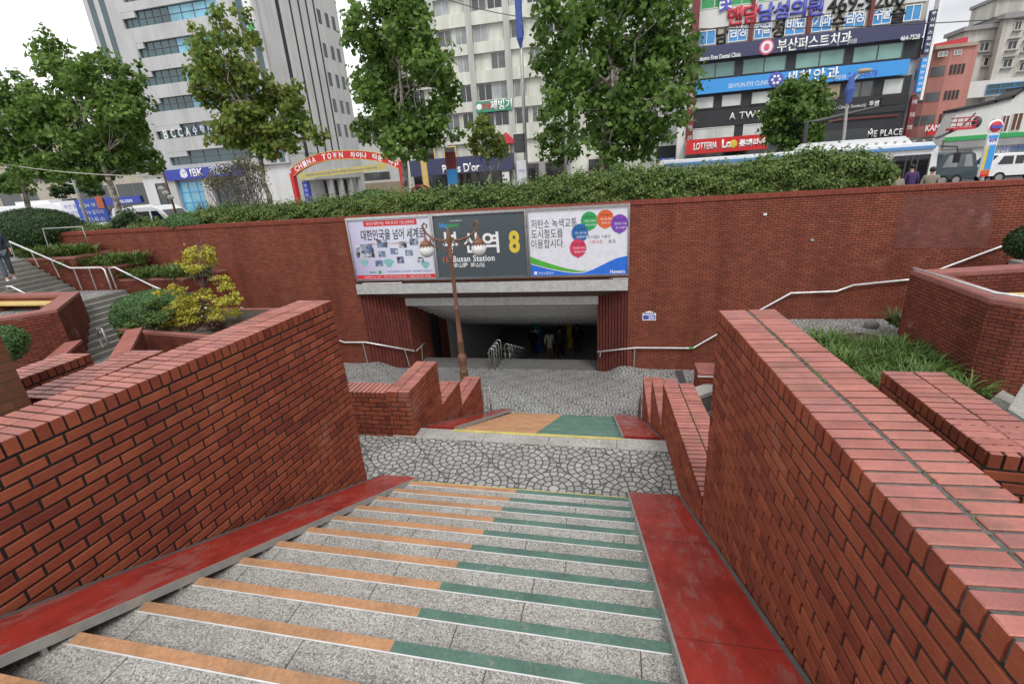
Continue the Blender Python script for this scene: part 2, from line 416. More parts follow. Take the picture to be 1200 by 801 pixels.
leafmat('leaf_shrub', [(0.014, 0.034, 0.01), (0.025, 0.058, 0.015), (0.045, 0.09, 0.022)], .15)
leafmat('leaf_fine', [(.045,.10,.032),(.085,.17,.05),(.13,.24,.075)], .2)
leafmat('leaf_yellow', [(.30,.27,.035),(.44,.38,.045),(.54,.47,.065),(.38,.39,.065),(.20,.26,.045)], .3)
leafmat('leaf_grass', [(.032,.065,.015),(.065,.125,.026),(.105,.17,.038),(.18,.23,.075)], .2)
leafmat('leaf_lily', [(0.057, 0.098, 0.021), (0.103, 0.161, 0.034), (0.172, 0.23, 0.057)], .2)
leafmat('leaf_dry', [(0.09, 0.075, 0.045), (0.11, 0.11, 0.04), (0.16, 0.14, 0.04), (0.07, 0.055, 0.05)], .2)
def barkmat(name, a, b, sc=5):
    n = NT(name); f = n.noise(sc, 4, .6); M[name] = n.out(n.ramp(f, [(.42, a), (.52, b), (.62, scol(b, 1.15))]), .85, f, .01)
barkmat('bark_plane', (.115, .10, .075), (.30, .28, .235), 4); barkmat('bark', (.05, .038, .028), (.10, .08, .06), 8); barkmat('twig', (.07, .055, .05), (.13, .105, .095), 9)
barkmat('soil', (.03, .022, .016), (.065, .048, .034), 7)
# asphalt, paving
n = NT('asphalt'); f = n.noise(60, 4, .7); g = n.noise(.6, 4); M['asphalt'] = n.out(n.mix(.5, n.ramp(f, [(.3, (.035, .035, .037)), (.7, (.075, .075, .076))]), n.ramp(g, [(.3, (.7, .7, .7)), (.7, (1.2, 1.2, 1.2))]), 'MULTIPLY'), .85, f, .004)
granite('paver', (.30, .29, .275), (.3, .3, .5, .006))
def glass(name, c, rough=.08, spec=.9, var=.25, scale=.35):
    n = NT(name); f = n.noise(scale, 2); M[name] = n.out(n.ramp(f, [(.35, scol(c, 1-var)), (.65, scol(c, 1+var))]), rough, spec=spec); return M[name]
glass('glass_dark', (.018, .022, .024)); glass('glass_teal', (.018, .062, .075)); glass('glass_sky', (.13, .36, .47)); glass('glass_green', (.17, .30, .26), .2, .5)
glass('glass_grey', (.11, .12, .12), .15, .7, .5); glass('glass_pale', (.28, .30, .30), .25, .5, .4); glass('glass_car', (.012, .014, .016), .05, .8)
glass('glass_blue', (.06, .26, .55), .3, .5, .12); glass('blind', (.55, .57, .55), .5, .3, .12, .8)
def clad(name, c, var=.1, streak=.25, rough=.75):
    """wall cladding with rain streaks"""
    n = NT(name); mp = n.node('ShaderNodeMapping'); mp.inputs['Scale'].default_value = (1, 1, .08); n.t.links.new(n.coord(), mp.inputs['Vector'])
    f = n.noise(1.3, 5, .65, mp.outputs[0]); g = n.noise(.35, 4)
    col = n.ramp(g, [(.3, scol(c, 1-var)), (.7, scol(c, 1+var*.5))])
    col = n.mix(streak, col, n.ramp(f, [(.35, (.45, .44, .42)), (.6, (1.05, 1.05, 1.05))]), 'MULTIPLY')
    M[name] = n.out(col, rough); return M[name]
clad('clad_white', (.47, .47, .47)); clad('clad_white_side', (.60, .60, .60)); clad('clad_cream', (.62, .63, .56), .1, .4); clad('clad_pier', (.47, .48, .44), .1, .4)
clad('clad_beige', (.42, .38, .31)); clad('clad_char', (.030, .032, .036)); clad('clad_dark', (.016, .017, .02)); clad('clad_pink', (.46, .20, .165), .1, .25)
clad('clad_apart', (.55, .54, .49), .12, .6); clad('clad_wall', (.62, .62, .60), .06, .15); clad('clad_grey', (.28, .28, .28)); clad('clad_tan', (.38, .30, .22))
def plain(name, c, r=.55, var=.08): M[name] = paint(name, c, r, var)
for nm, c, r in (('white', (.78, .78, .78), .45), ('offwhite', (.66, .65, .62), .6), ('black', (.015, .015, .017), .5), ('navy', (.045, .05, .115), .5),
    ('sky', (.045, .30, .72), .45), ('red', (.58, .022, .025), .5), ('redletter', (.50, .035, .05), .5), ('blueletter', (.075, .085, .42), .5), ('maroon', (.16, .025, .025), .5),
    ('orange', (.62, .27, .06), .5), ('green', (.04, .30, .10), .5), ('teal_sign', (.035, .26, .15), .5), ('yellow', (.66, .50, .05), .5), ('blue', (.03, .09, .50), .5),
    ('ibkblue', (.035, .055, .36), .5), ('pink', (.68, .10, .20), .5), ('purple', (.18, .055, .40), .5), ('lilac', (.55, .53, .68), .4), ('slate', (.070, .088, .100), .35),
    ('postwhite', (.70, .70, .76), .3), ('ballgreen', (.03, .33, .09), .4), ('ballorange', (.65, .12, .035), .4), ('ballblue', (.02, .13, .36), .4), ('ballpink', (.60, .045, .11), .4),
    ('grey', (.30, .30, .30), .6), ('darkgrey', (.06, .06, .062), .6), ('rubber', (.012, .012, .012), .8), ('carwhite', (.72, .73, .74), .25), ('carslate', (.045, .065, .075), .22),
    ('cardark', (.02, .022, .026), .22), ('busblue', (.10, .26, .55), .35), ('navycoat', (.03, .036, .06), .9), ('blackcoat', (.010, .010, .012), .9), ('creamcoat', (.74, .68, .54), .9),
    ('taupe', (.24, .215, .17), .9), ('jeans', (.075, .095, .125), .9), ('trouser', (.018, .019, .024), .9), ('skin', (.42, .23, .16), .6), ('hair', (.012, .010, .009), .6),
    ('purplecoat', (.055, .025, .10), .9), ('shoe', (.02, .02, .02), .5), ('shoewhite', (.62, .62, .62), .6), ('plank', (.62, .45, .16), .6), ('ink', (.012, .012, .014), .6),
    ('globe', (.74, .74, .73), .2), ('wire', (.05, .05, .05), .6), ('cream_wire', (.40, .38, .32), .6), ('brown', (.13, .045, .02), .6), ('bannerblue', (.05, .10, .35), .7), ('grass_ink', (.05, .30, .28), .5)):
    plain(nm, c, r)
# ---------------------------------------------------------------- levels
ZL, ZP, ZT, ZLT, W = -3.652, -6.03, -4.42, -4.2, 13.95   # landing, plaza, right terrace, left terrace, facade plane
ZS, ZRD = -2.70, -2.85                                    # pavement and road of the street
xwl = lambda y: -3.05+.0776*(y-4.48)                      # inner faces of the two stair walls
xwr = lambda y: .78-.059*(y-3.87)
xsl = lambda y: -2.46+.099*(y-4.72)                       # edges of the open treads
xsr = lambda y: .12-.061*(y-4.73)
# ---------------------------------------------------------------- ground
mb = MB()
mb.face([(-600, 14.25, ZRD), (600, 14.25, ZRD), (600, 900, ZRD), (-600, 900, ZRD)])
struct(mb.build('road', M['asphalt']))
mb = MB(); mb.prism([(-60, 15.62), (70, 15.62), (70, 21.6), (-60, 21.6)], ZRD-.05, ZS)
struct(mb.build('pavement', M['paver']))
mb = MB(); mb.box(-60, 70, 21.6, 21.8, ZRD-.05, ZS+.012); struct(mb.build('kerb', M['granite']))
mb = MB(); mb.box(-90, 120, 47.2, 72, ZRD-.05, ZS); struct(mb.build('pavement', M['paver']))
mb = MB(); mb.box(-90, 120, 47.0, 47.2, ZRD-.05, ZS+.012); struct(mb.build('kerb', M['granite']))
mb = MB()
for y in (25.3, 28.6, 35.4, 38.7): 
    for x in range(-60, 80, 7): mb.face([(x, y, ZRD+.004), (x+3, y, ZRD+.004), (x+3, y+.14, ZRD+.004), (x, y+.14, ZRD+.004)])
for y in (31.9, 32.2): mb.face([(-60, y, ZRD+.004), (80, y, ZRD+.004), (80, y+.13, ZRD+.004), (-60, y+.13, ZRD+.004)], 1)
struct(mb.build('road_marking', [M['offwhite'], M['yellow']]))
# plaza floor, dipping toward the entrance between two flared mounds
def smooth(t): t = max(0., min(1., t)); return t*t*(3-2*t)
def dip(x, y):
    d = .34*smooth((y-11.9)/(14.5-11.9))
    fl = smooth((x+8.75)/1.25)*smooth((.55-x)/1.05)
    mound = .16*math.exp(-((x+8.1)/.42)**2-((y-14.05)/.55)**2)+.16*math.exp(-((x-.12)/.42)**2-((y-14.05)/.55)**2)
    return ZP-d*fl+mound
mb = MB(); xs = np.concatenate([np.linspace(-22, -9.4, 6), np.linspace(-9.2, 1.2, 53), np.linspace(1.5, 3.2, 4)]); ys = np.concatenate([np.linspace(5.0, 11.2, 6), np.linspace(11.5, 14.5, 25)])
idx = {}
for i, x in enumerate(xs):
    for j, y in enumerate(ys): idx[i, j] = mb.vert((x, y, dip(x, y)))
for i in range(len(xs)-1):
    for j in range(len(ys)-1): mb.f.append((idx[i, j], idx[i+1, j], idx[i+1, j+1], idx[i, j+1])); mb.mi.append(0)
struct(mb.build('plaza_paving', M['fan_plaza'], smooth=True))
mb = MB(); a, b, c, d = atz(790.5, 434, ZP), atz(800, 434, ZP), atz(806, 455, ZP), atz(799, 455, ZP)
mb.face([(p.x, p.y, ZP+.006) for p in (a, d, c, b)]); tag(mb.build('drain_grate', M['darkgrey']), 'dark narrow drain strip across the pale paving by the right stepped parapet', 'drain')
# landing between the two flights
mb = MB(); mb.box(-8.2, .95, 4.50, 5.69, ZL-.3, ZL); struct(mb.build('landing_paving', M['fan_setts']))
granite('granite_kerb', (.36, .35, .33), (.95, 2.0, 0, .004))
mb = MB(); mb.box(-3.3, .95, 5.69, 5.97, ZL-.3, ZL+.004); struct(mb.build('landing_kerb', M['granite_kerb']))
granite('granite_step', (.335, .325, .305), (1.02, 50.0, 0, .0035))
# ---------------------------------------------------------------- the two flights
def flight(name, label, y0, z0, run, rise, ks, xl, xr, xdiv, wl, wr, depth, base):
    t = empty(name, base, label, 'stairs', 'granite flights of the stairway')
    for k in ks:
        ya, yb, z = y0+(k-1)*run, y0+k*run, z0-rise*k
        a, b = wl((ya+yb)/2), wr((ya+yb)/2)
        mb = MB(); mb.box(a, b, ya-.03, yb, z-rise-.35, z); sh = k*.61+.37*math.sin(k*5.1); mb.uv[1] = [(q[0]+sh+20, q[1]-ya+run*.2) for q in ((a, ya-.03), (b, ya-.03), (b, yb), (a, yb))]
        st = mb.build('step', M['granite_step'], t)
        yd = yb-depth
        for nm, x0, x1, mt in (('orange_strip', xl(yb), xdiv(yb), 'strip_orange'), ('green_strip', xdiv(yb), xr(yb), 'strip_green')):
            mb = MB(); mb.face([(x0, yd, z+.003), (x1, yd, z+.003), (x1, yb+.003, z+.003), (x0, yb+.003, z+.003)])
            mb.face([(x0, yb+.003, z+.003), (x1, yb+.003, z+.003), (x1, yb+.003, z-.02), (x0, yb+.003, z-.02)])
            mb.build(nm, M[mt], st)
        mb = MB(); mb.box(xl(yb), xr(yb), yd-.0075, yd-.0005, z-.01, z+.006); mb.build('nosing', M['alu'], st)
    return t
t = flight('stair_flight', 'nearer granite flight going down from the viewer, orange and green strips along its tread edges', 1.627, -2.302, .3192, .135, range(-4, 10), xsl, xsr, lambda y: -1.141,
       lambda y: xwl(y)-.05, lambda y: xwr(y)+.05, .064, (-1.2, 3.0, -2.9))
mb = MB(); mb.box(xsl(4.6)-.02, xsr(4.6), 4.63, 4.69, ZL, ZL+.004); mb.build('yellow_line', M['strip_yellow'], t)
mb = MB(); mb.box(-8, 6, -9, 1.627-.3192*5+.02, -1.95, -2.302+.135*5); struct(mb.build('upper_paving', M['granite']))
xl2 = lambda y: -2.39-.055*(y-5.97)
xr2 = lambda y: .07-.035*(y-5.97)
t = flight('stair_flight', 'farther granite flight below the landing, its tread edges reading as orange and green bands', 5.97, ZL, .29, .14, range(1, 17), xl2, xr2,
       lambda y: -1.19-.035*(y-5.97), lambda y: -3.05, lambda y: .68, .075, (-1.2, 8.0, -5))
mb = MB(); mb.box(-2.43, .06, 5.915, 5.975, ZL+.004, ZL+.009); mb.build('yellow_line', M['strip_yellow'], t)
mb = MB(); mb.box(-2.7, -.1, 10.63, 10.72, ZP, ZP+.004); mb.build('yellow_line', M['strip_yellow'], t)
steel('flange', (.13, .125, .12), .6, .2)
# red bicycle ramps lying on the flights
def ramp(label, pts, th, edge_right):
    """pts: four (x, y, z) corners: near-left, near-right, far-right, far-left"""
    a, b, c, d = [Vector(p) for p in pts]; dn = Vector((0, 0, -th))
    o = MB().face([a, b, c, d]).face([d+dn, c+dn, b+dn, a+dn]).face([d, c, c+dn, d+dn]).face([a+dn, b+dn, b, a]).face([d, d+dn, a+dn, a]).face([b, b+dn, c+dn, c])
    o = o.build('red_ramp', M['ramp_red']); tag(o, label, 'ramp')
    # steel edge
    p, q = (b, c) if edge_right else (a, d); s = 1 if edge_right else -1
    e = MB(); w = Vector((.014*s, 0, 0)); up = Vector((0, 0, .006))
    P = [p+up, q+up, q+up+w, p+up+w]; Q = [v+Vector((0, 0, -th-.014)) for v in P]
    for i in range(4):
        j = (i+1) % 4; e.face([P[i], P[j], Q[j], Q[i]] if s < 0 else [P[j], P[i], Q[i], Q[j]])
    e.face(P if s > 0 else P[::-1])
    e.build('steel_edge', M['steel_dull'], o)
    fl = MB(); s0, s1 = (a, d) if edge_right else (b, c); k_ = 1 if edge_right else -1; wv = Vector((.028*k_, 0, 0)); uv_ = Vector((0, 0, .007)); q4 = [s0+uv_, s0+wv+uv_, s1+wv+uv_, s1+uv_]; fl.face(q4 if k_ > 0 else q4[::-1]); fl.face([s0+wv, s0+wv+uv_, s1+wv+uv_, s1+wv]); fl.build('wall_flange', M['flange'], o)
    # plate seams and struts
    for f in (.33, .66):
        u, v = a.lerp(d, f), b.lerp(c, f); w = (d-a).normalized()*.006; up = Vector((0, 0, .0015))
        MB().face([u+up, v+up, v+w+up, u+w+up]).build('plate_seam', M['maroon'], o)
    e = MB()
    for f in (.14, .3, .45, .6, .75):
        u = p.lerp(q, f)-Vector((.02*s, 0, th)); e.box(u.x-.012, u.x+.012, u.y-.012, u.y+.012, u.z-.16, u.z+.002)
    e.build('ramp_strut', M['steel_dull'], o)
    return o
nz = lambda y: -2.302-.135*((y-1.627)/.3192)
lift = .062
ramp('long red painted steel ramp along the left stair wall, raised on little struts', [(xwl(.6)+.015, .6, nz(.6)+lift), (xsl(.6)-.02, .6, nz(.6)+lift), (xsl(4.72)-.02, 4.72, ZL+.04), (xwl(4.72)+.05, 4.72, ZL+.04)], .045, True)
ramp('long red painted ramp beside the right stair wall, worn and wet', [(xsr(.6)+.02, .6, nz(.6)+lift*.6), (xwr(.6)-.015, .6, nz(.6)+lift*.6), (xwr(4.74)-.01, 4.76, ZL+.03), (xsr(4.74)+.02, 4.76, ZL+.03)], .045, False)
nz2 = lambda y: ZL-.14*((y-5.97)/.29)
ramp('short red ramp on the lower flight, left, beside the stepped brick parapet', [(-2.90, 6.0, ZL+.03), (-2.42, 6.0, ZL+.03), (-2.66, 10.7, nz2(10.7)+.10), (-2.93, 10.7, nz2(10.7)+.10)], .05, True)
ramp('short red ramp on the lower flight, right, below three pink-topped parapets', [(.09, 6.0, ZL+.03), (.60, 6.0, ZL+.03), (.52, 10.7, nz2(10.7)+.06), (-.08, 10.7, nz2(10.7)+.06)], .05, False)

# ---------------------------------------------------------------- brick walls with real brick copings
def coping(parent, a, b, n, w, z, h=.093, rows=2, bl=.076, mort='mortar', end_a=False, end_b=False):
    """rows of header bricks laid across the top from a to b; n points to the inner (seen) face; z is the top"""
    a, b, n = Vector((*a, 0)), Vector((*b, 0)), Vector((*n, 0)).normalized(); T = (b-a); L = T.length; T.normalize()
    g = .0155; rw = w/rows; gr = .022 if mort == 'mortar_top' else .013; c = MB(); mo = MB()
    mo.obox((a.x, a.y), (T.x, T.y), (n.x, n.y), 0.022, L-.022, -w+.010, -.010, z-h-.016, z-.008)
    k = max(1, round(L/bl)); s = L/k
    for r in range(rows):
        for i in range(k):
            u0, u1 = i*s+g/2+random.uniform(-.0015, .0015), (i+1)*s-g/2+random.uniform(-.0015, .0015)
            v0, v1 = -w+r*rw+gr/2*(r > 0), -w+(r+1)*rw-gr/2*(r < rows-1)
            v0 += random.uniform(-.002, .002); v1 += random.uniform(-.002, .002)
            dz = random.uniform(-.002, .0015); P = lambda u, v, zz: a+T*u+n*v+Vector((0, 0, zz)); q = len(c.v); ch = .004
            tl = random.uniform(-.0012, .0012)
            c.v += [tuple(P(*x)) for x in ((u0, v0, z-h), (u1, v0, z-h), (u1, v1, z-h), (u0, v1, z-h), (u0, v0, z+dz-ch), (u1, v0, z+dz-ch), (u1, v1, z+dz-ch), (u0, v1, z+dz-ch),
                     (u0+ch, v0+ch, z+dz+tl), (u1-ch, v0+ch, z+dz-tl), (u1-ch, v1-ch, z+dz-tl), (u0+ch, v1-ch, z+dz+tl))]
            flip = T.cross(n).z < 0
            for j in range(4):
                e = (j+1) % 4
                for k_, fc in ((1, (q+j, q+e, q+4+e, q+4+j)), (0, (q+4+j, q+4+e, q+8+e, q+8+j))):
                    c.f.append(fc[::-1] if flip else fc); c.mi.append(k_)
            fc = (q+8, q+9, q+10, q+11); c.f.append(fc[::-1] if flip else fc); c.mi.append(0)
    o = c.build('coping', [M['brick_cope'], M['brick_real']], parent); mo.build('mortar_bed', M[mort], o)
    return o
def facing(parent, a, b, n, z0, z1, bw=.228, bh=.076, g=.016, d=.009):
    """running-bond bricks on the face from a to b (seen from the n side); hung from the top course down"""
    a, b, n = Vector((*a, 0)), Vector((*b, 0)), Vector((*n, 0)).normalized(); T = (b-a); L = T.length; T.normalize()
    U = Vector((0, 0, 1)); flip = T.cross(U).dot(n) < 0
    c = MB(); z = z1; row = 0
    while z > z0:
        u = -bw*.5*(row % 2)-bw*.11
        while u < L:
            u0, u1 = max(u+g/2, 0)+random.uniform(-.002, .002), min(u+bw-g/2, L)+random.uniform(-.002, .002)
            if u1-u0 > .02: c.brick(a, T, n, U, u0, u1, z-bh+g/2, z-g/2, d)
            u += bw
        z -= bh; row += 1
    if flip: c.f = [f[::-1] for f in c.f]
    return c.build('brick_facing', M['brick_real'], parent)
def wall(name, label, a, b, n, w, z0, z1, group=None, mat='brick_near', face=True, ends=(False, False), h=.093, cat='wall', rows=2, mort='mortar'):
    """a straight brick wall: core, coping, brick facing on the seen side and ends; a->b along the seen face, n its outward normal"""
    A, B, N = Vector((*a, 0)), Vector((*b, 0)), Vector((*n, 0)).normalized(); T = (B-A).normalized(); L = (B-A).length
    ins = .009 if face else 0
    core = MB(); core.obox((A.x, A.y), (T.x, T.y), (N.x, N.y), ins if ends[0] else 0, L-(ins if ends[1] else 0), -w+.012, -ins, z0, z1-h-.002)
    o = core.build(name, M['mortar'] if face else M[mat]); tag(o, label, cat, group)
    if face: facing(o, (A-N*.009)[:2], (B-N*.009)[:2], n, z0, z1-h-.012)
    for e, on in zip((0, 1), ends):
        if on and face:
            p = A if e == 0 else B; q = p-N*w; nn = -T if e == 0 else T
            p2, q2 = p-nn*.009, q-nn*.009
            facing(o, (p2.x, p2.y), (q2.x, q2.y), (nn.x, nn.y), z0, z1-h-.004)
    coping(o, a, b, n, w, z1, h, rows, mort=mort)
    return o
wall('stair_wall', 'tall brick wall left of the near stairs, its pink-topped coping running level toward the lamp', (xwl(-2.2), -2.2), (xwl(4.48), 4.48), (1, -.0776), .42, -4.0, -1.20, ends=(0, 1), group=None)
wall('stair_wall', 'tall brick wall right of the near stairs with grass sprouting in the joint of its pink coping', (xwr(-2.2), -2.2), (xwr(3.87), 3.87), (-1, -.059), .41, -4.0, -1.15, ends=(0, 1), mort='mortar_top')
# stepped parapets
for lab, y0, y1, x0, x1, z0, z1, wd, e in (
    ('long pink-topped parapet beside the landing, highest of the three stepping down on the right', 3.89, 6.35, .775, .63, -4.2, -2.95, .40, (0, 1)),
    ('middle of the three pointed pink parapets stepping down right of the lower flight', 6.36, 8.05, .63, .60, -5.3, -3.66, .40, (0, 1)),
    ('lowest of the three pink parapets right of the lower flight, ending at the plaza', 8.06, 10.42, .60, .58, -6.3, -4.70, .40, (0, 1))):
    wall('stepped_parapet', lab, (x0, y0), (x1, y1), (-1, (x1-x0)/(y1-y0)), wd, z0, z1, ends=e, group='stepped brick parapets of the lower flight')
for lab, y0, y1, x, z0, z1, e in (
    ('thick brick parapet at the landing corner, highest of the three left of the lower flight', 5.73, 6.9, -2.955, -4.6, -2.92, (1, 1)),
    ('small brick parapet between its taller neighbour and the lamp post', 6.91, 7.86, -2.955, -4.9, -3.73, (0, 1)),
    ('lowest left brick parapet, right in front of the lamp post', 7.87, 9.25, -2.975, -6.2, -4.27, (0, 1))):
    wall('stepped_parapet', lab, (x, y0), (x, y1), (1, 0), .36, z0, z1, ends=e, group='stepped brick parapets of the lower flight')
wall('low_wall', 'low brick wall with a header coping closing the landing beside the left parapet', (-7.6, 5.94), (-3.32, 5.94), (0, -1), .34, -4.0, -3.05, rows=1)
# walls of the neighbouring stairs
wall('side_wall', 'narrow pink-topped wall just behind the tall left stair wall', (-4.87, 2.78), (-4.87, 3.95), (1, 0), .42, -4.4, -1.60, ends=(1, 1), group='lower walls beside the stairway')
wall('side_wall', 'short pink-topped wall next to the brown brick pillar', (-5.80, 2.2), (-5.80, 3.87), (1, 0), .40, -4.4, -1.62, ends=(0, 1), group='lower walls beside the stairway')
wall('side_wall', 'pink-topped wall with angled end bricks, right of the grassy coping', (2.08, 2.85), (2.06, 4.0), (-1, 0), .42, -4.4, -1.70, ends=(0, 1), group='lower walls beside the stairway')
wall('side_wall', 'brick wall end at the frame edge turning away from the pink-topped wall', (2.08, 2.83), (4.4, 2.55), (-.12, -1), .42, -4.4, -1.705, group='lower walls beside the stairway')
mb = MB(); q = ray(36, 470); q = q*(2.55/q.y)
mb.prism([(q.x, 2.55), (q.x-.9, 2.75), (q.x-.9, 1.6), (q.x-.25, 1.55)], -4.4, -.35)
brick_mat('brick_pillar', .228, .076, .012, (.20, .085, .05), (.15, .06, .036), (.12, .075, .05), .2, .004)
o = tag(mb.build('brick_pillar', M['brick_pillar']), 'brownish brick pillar leaning into view at the left edge behind the tall wall', 'pillar')
# small inclined walls on the left terrace
def lowcap(label, a, b, w, z0, za, zb, nm='low_wall'):
    A, B = Vector(a), Vector(b); T = (B-A).normalized(); n = Vector((-T.y, T.x))
    if n.y > 0: n = -n
    L = (B-A).length; mb = MB(); pl = [A, B, B-n*w, A-n*w]
    mb.prism([tuple(p) for p in pl], z0, 0, top=[za-.07, zb-.07, zb-.07, za-.07] if (T.x*n.y-T.y*n.x) < 0 or True else None)
    o = mb.build(nm, M['brick_box']); tag(o, label, 'wall')
    c = MB(); e = .02; pl = [A-T*e+n*e, B+T*e+n*e, B+T*e-n*(w+e), A-T*e-n*(w+e)]
    k = len(c.v); ar = sum(pl[i].x*pl[(i+1) % 4].y-pl[(i+1) % 4].x*pl[i].y for i in range(4)); zz = [za, zb, zb, za]
    if ar < 0: pl = pl[::-1]; zz = zz[::-1]
    c.v += [(p.x, p.y, z-.069) for p, z in zip(pl, zz)]+[(p.x, p.y, z) for p, z in zip(pl, zz)]
    c.f += [(3, 2, 1, 0), (4, 5, 6, 7)]+[(i, (i+1) % 4, 4+(i+1) % 4, 4+i) for i in range(4)]; c.mi += [0]*6
    c.build('coping', M['cap'], o); return o
brick_mat('cap', .076, .22, .008, (.40, .15, .12), (.33, .12, .10), (.10, .075, .07), .15, .003, 0, 0)
lowcap('small brick wall with a smooth pink cap in front of the yellow tree planter', (-10.2, 6.95), (-12.35, 9.25), .30, -4.4, -3.2, -3.2)
lowcap('small pink-capped brick wall at the foot of the brick box with the bench', atz(46, 426, -3.3)[:2], atz(77, 401, -3.3)[:2], .30, -4.4, -3.3, -3.3)
# ---------------------------------------------------------------- the long brick facade and the station entrance
fac = empty('facade_wall', (-4, W, ZP), 'long high brick retaining wall across the plaza with the station entrance cut into it', 'wall')
XL, XR = -8.43, .285
def facade_piece(x0, x1, z0, z1, mat='brick_far', nm='brick_panel', y=W, parent=fac):
    mb = MB(); mb.box(x0, x1, y, W+.35, z0, z1); return mb.build(nm, M[mat], parent)
xleft = -20.75
facade_piece(xleft, XL, -6.6, -1.16); facade_piece(XR, 34, -6.6, -1.13); facade_piece(XL, XR, -3.17, -1.13)
for x0, x1, z in ((xleft-.03, XL, -1.05), (XL, XR, -1.03), (XR, 34, -1.02)):
    mb = MB(); a, b, c = .03, .012, .11
    mb.face([(x0, W-a, z-c), (x1, W-a, z-c), (x1, W-a, z), (x0, W-a, z)], 0, [(z-c, x0), (z-c, x1), (z, x1), (z, x0)])
    mb.face([(x0, W-a, z), (x1, W-a, z), (x1, W+.40, z), (x0, W+.40, z)], 0, [(0, x0), (0, x1), (.21, x1), (.21, x0)])
    mb.face([(x0, W, z-c), (x1, W, z-c), (x1, W-a, z-c), (x0, W-a, z-c)]); mb.face([(x0, W+.4, z-c), (x0, W-a, z-c), (x0, W-a, z), (x0, W+.4, z)]); mb.face([(x1, W-a, z-c), (x1, W+.4, z-c), (x1, W+.4, z), (x1, W-a, z)]); mb.face([(x1, W+.4, z-c), (x0, W+.4, z-c), (x0, W+.4, z), (x1, W+.4, z)])
    mb.build('coping', M['brick_soldier'], fac)
# paler rebuilt patch in the bricks
mb = MB(); a = at(1058, 229, W); b = at(1168, 226, W); c = at(1156, 291, W); d = at(1046, 291, W)
mb.face([(p.x, W-.004, p.z) for p in (d, c, b, a)]); mb.build('rebuilt_patch', M['brick_patch'], fac)
# ribbed splayed reveals
def reveal(xa, ya, xb, yb, z0, z1, n=13):
    A, B = Vector((xa, ya)), Vector((xb, yb)); T = (B-A)/n; N = Vector((T.y, -T.x)).normalized()
    if N.y > 0: N = -N
    mb = MB(); tl = T.length; t = T.normalized()
    for i in range(n):
        p = A+T*i
        mb.obox((p.x, p.y), (t.x, t.y), (N.x, N.y), 0.0, tl*.62, -.25, .0, z0, z1); mb.obox((p.x, p.y), (t.x, t.y), (N.x, N.y), tl*.62, tl, -.25, -.045, z0, z1)
    return mb.build('ribbed_reveal', M['brick_rib'], fac)
YI = 14.5
reveal(XL, W, -7.0, YI, -6.7, -3.4, 14); reveal(-.64, YI, XR, W, -6.7, -3.4, 10)
# steel ledge over the opening, soffit and sloping slat ceiling
mb = MB(); mb.box(XL+.01, XR-.01, W-.10, W+.02, -3.515, -3.19); mb.build('steel_ledge', M['steel_panel'], fac)
mb = MB()
for i in range(6):
    t0, t1 = i/6, (i+1)/6; ya, yb = W+.02+(YI-W)*t0, W+.02+(YI-W)*t1; za, zb = -3.50-.34*t0, -3.50-.34*t1
    mb.face([(XL+1.2*t0, ya, za), (XR-.8*t0, ya, za), (XR-.8*t1, yb-.02, zb+.01), (XL+1.2*t1, yb-.02, zb+.01)][::-1]); mb.face([(XL+1.2*t1, yb-.02, zb+.01), (XR-.8*t1, yb-.02, zb+.01), (XR-.8*t1, yb, zb-.02), (XL+1.2*t1, yb, zb-.02)])
mb.build('soffit', M['maroon_soffit'] if 'maroon_soffit' in M else paint('soffit_brown', (.10, .055, .045), .5), fac)
mb = MB(); mb.box(-7.05, -.6, YI-.02, YI+.1, -4.10, -3.84); mb.build('lintel', M['steel_panel'], fac)
# station hall behind
hall = empty('station_hall', (-4, 16, -6.4), 'dark station hall seen through the entrance under a sloping slatted steel ceiling', 'hall')
mb = MB(); yy, zz_ = YI+.1, -4.10
for i in range(9):
    ya, yb = yy+i*.42, yy+(i+1)*.42; za, zb = zz_-.205*i, zz_-.205*(i+1)
    mb.face([(-7.05, ya, za), (-.62, ya, za), (-.62, ya+.34, za-.10), (-7.05, ya+.34, za-.10)][::-1])
    mb.face([(-7.05, ya+.34, za-.10), (-.62, ya+.34, za-.10), (-.62, ya+.36, zb+.03), (-7.05, ya+.36, zb+.03)], 1); mb.face([(-7.05, ya+.36, zb+.03), (-.62, ya+.36, zb+.03), (-.62, yb, zb), (-7.05, yb, zb)])
mb.build('slat_ceiling', [M['darkgrey'], M['steel_panel']], hall)
mb = MB(); mb.box(-7.3, -7.03, YI+.02, 18, -10, -3.4); mb.build('side_wall', M['brick_far'], hall); mb = MB(); mb.box(-7.3, -7.03, 18, 28, -10, -3.4); mb.build('side_wall', M['clad_wall'], hall)
mb = MB(); mb.box(-.63, -.3, YI+.02, 18, -10, -3.4); mb.build('side_wall', M['brick_far'], hall); mb = MB(); mb.box(-.63, -.3, 18, 28, -10, -3.4); mb.build('side_wall', M['clad_wall'], hall)
mb = MB(); mb.box(-7.3, -.3, 28, 28.3, -10, -3.4); mb.face([(-7.3, 18, -5.9), (-.3, 18, -5.9), (-.3, 28, -6.2), (-7.3, 28, -6.2)]); mb.face([(-7.3, YI+.1, -3.7), (-.3, YI+.1, -3.7), (-.3, 28, -3.7), (-7.3, 28, -3.7)]); mb.build('back_wall', M['clad_wall'], hall)
lip = 15.5
mb = MB(); mb.face([(-7.03, YI, -6.385), (-.63, YI, -6.385), (-.63, lip, -6.40), (-7.03, lip, -6.40)]); mb.build('threshold_floor', M['granite_tile'], hall)
mb = MB()
n_ = 18
for i in range(n_):
    y0, z0 = lip+i*.33, -6.40-(i+1)*.161; mb.box(-7.03, -.63, y0, y0+.33, z0-.2, z0)
mb.build('inner_step', M['granite'], hall)
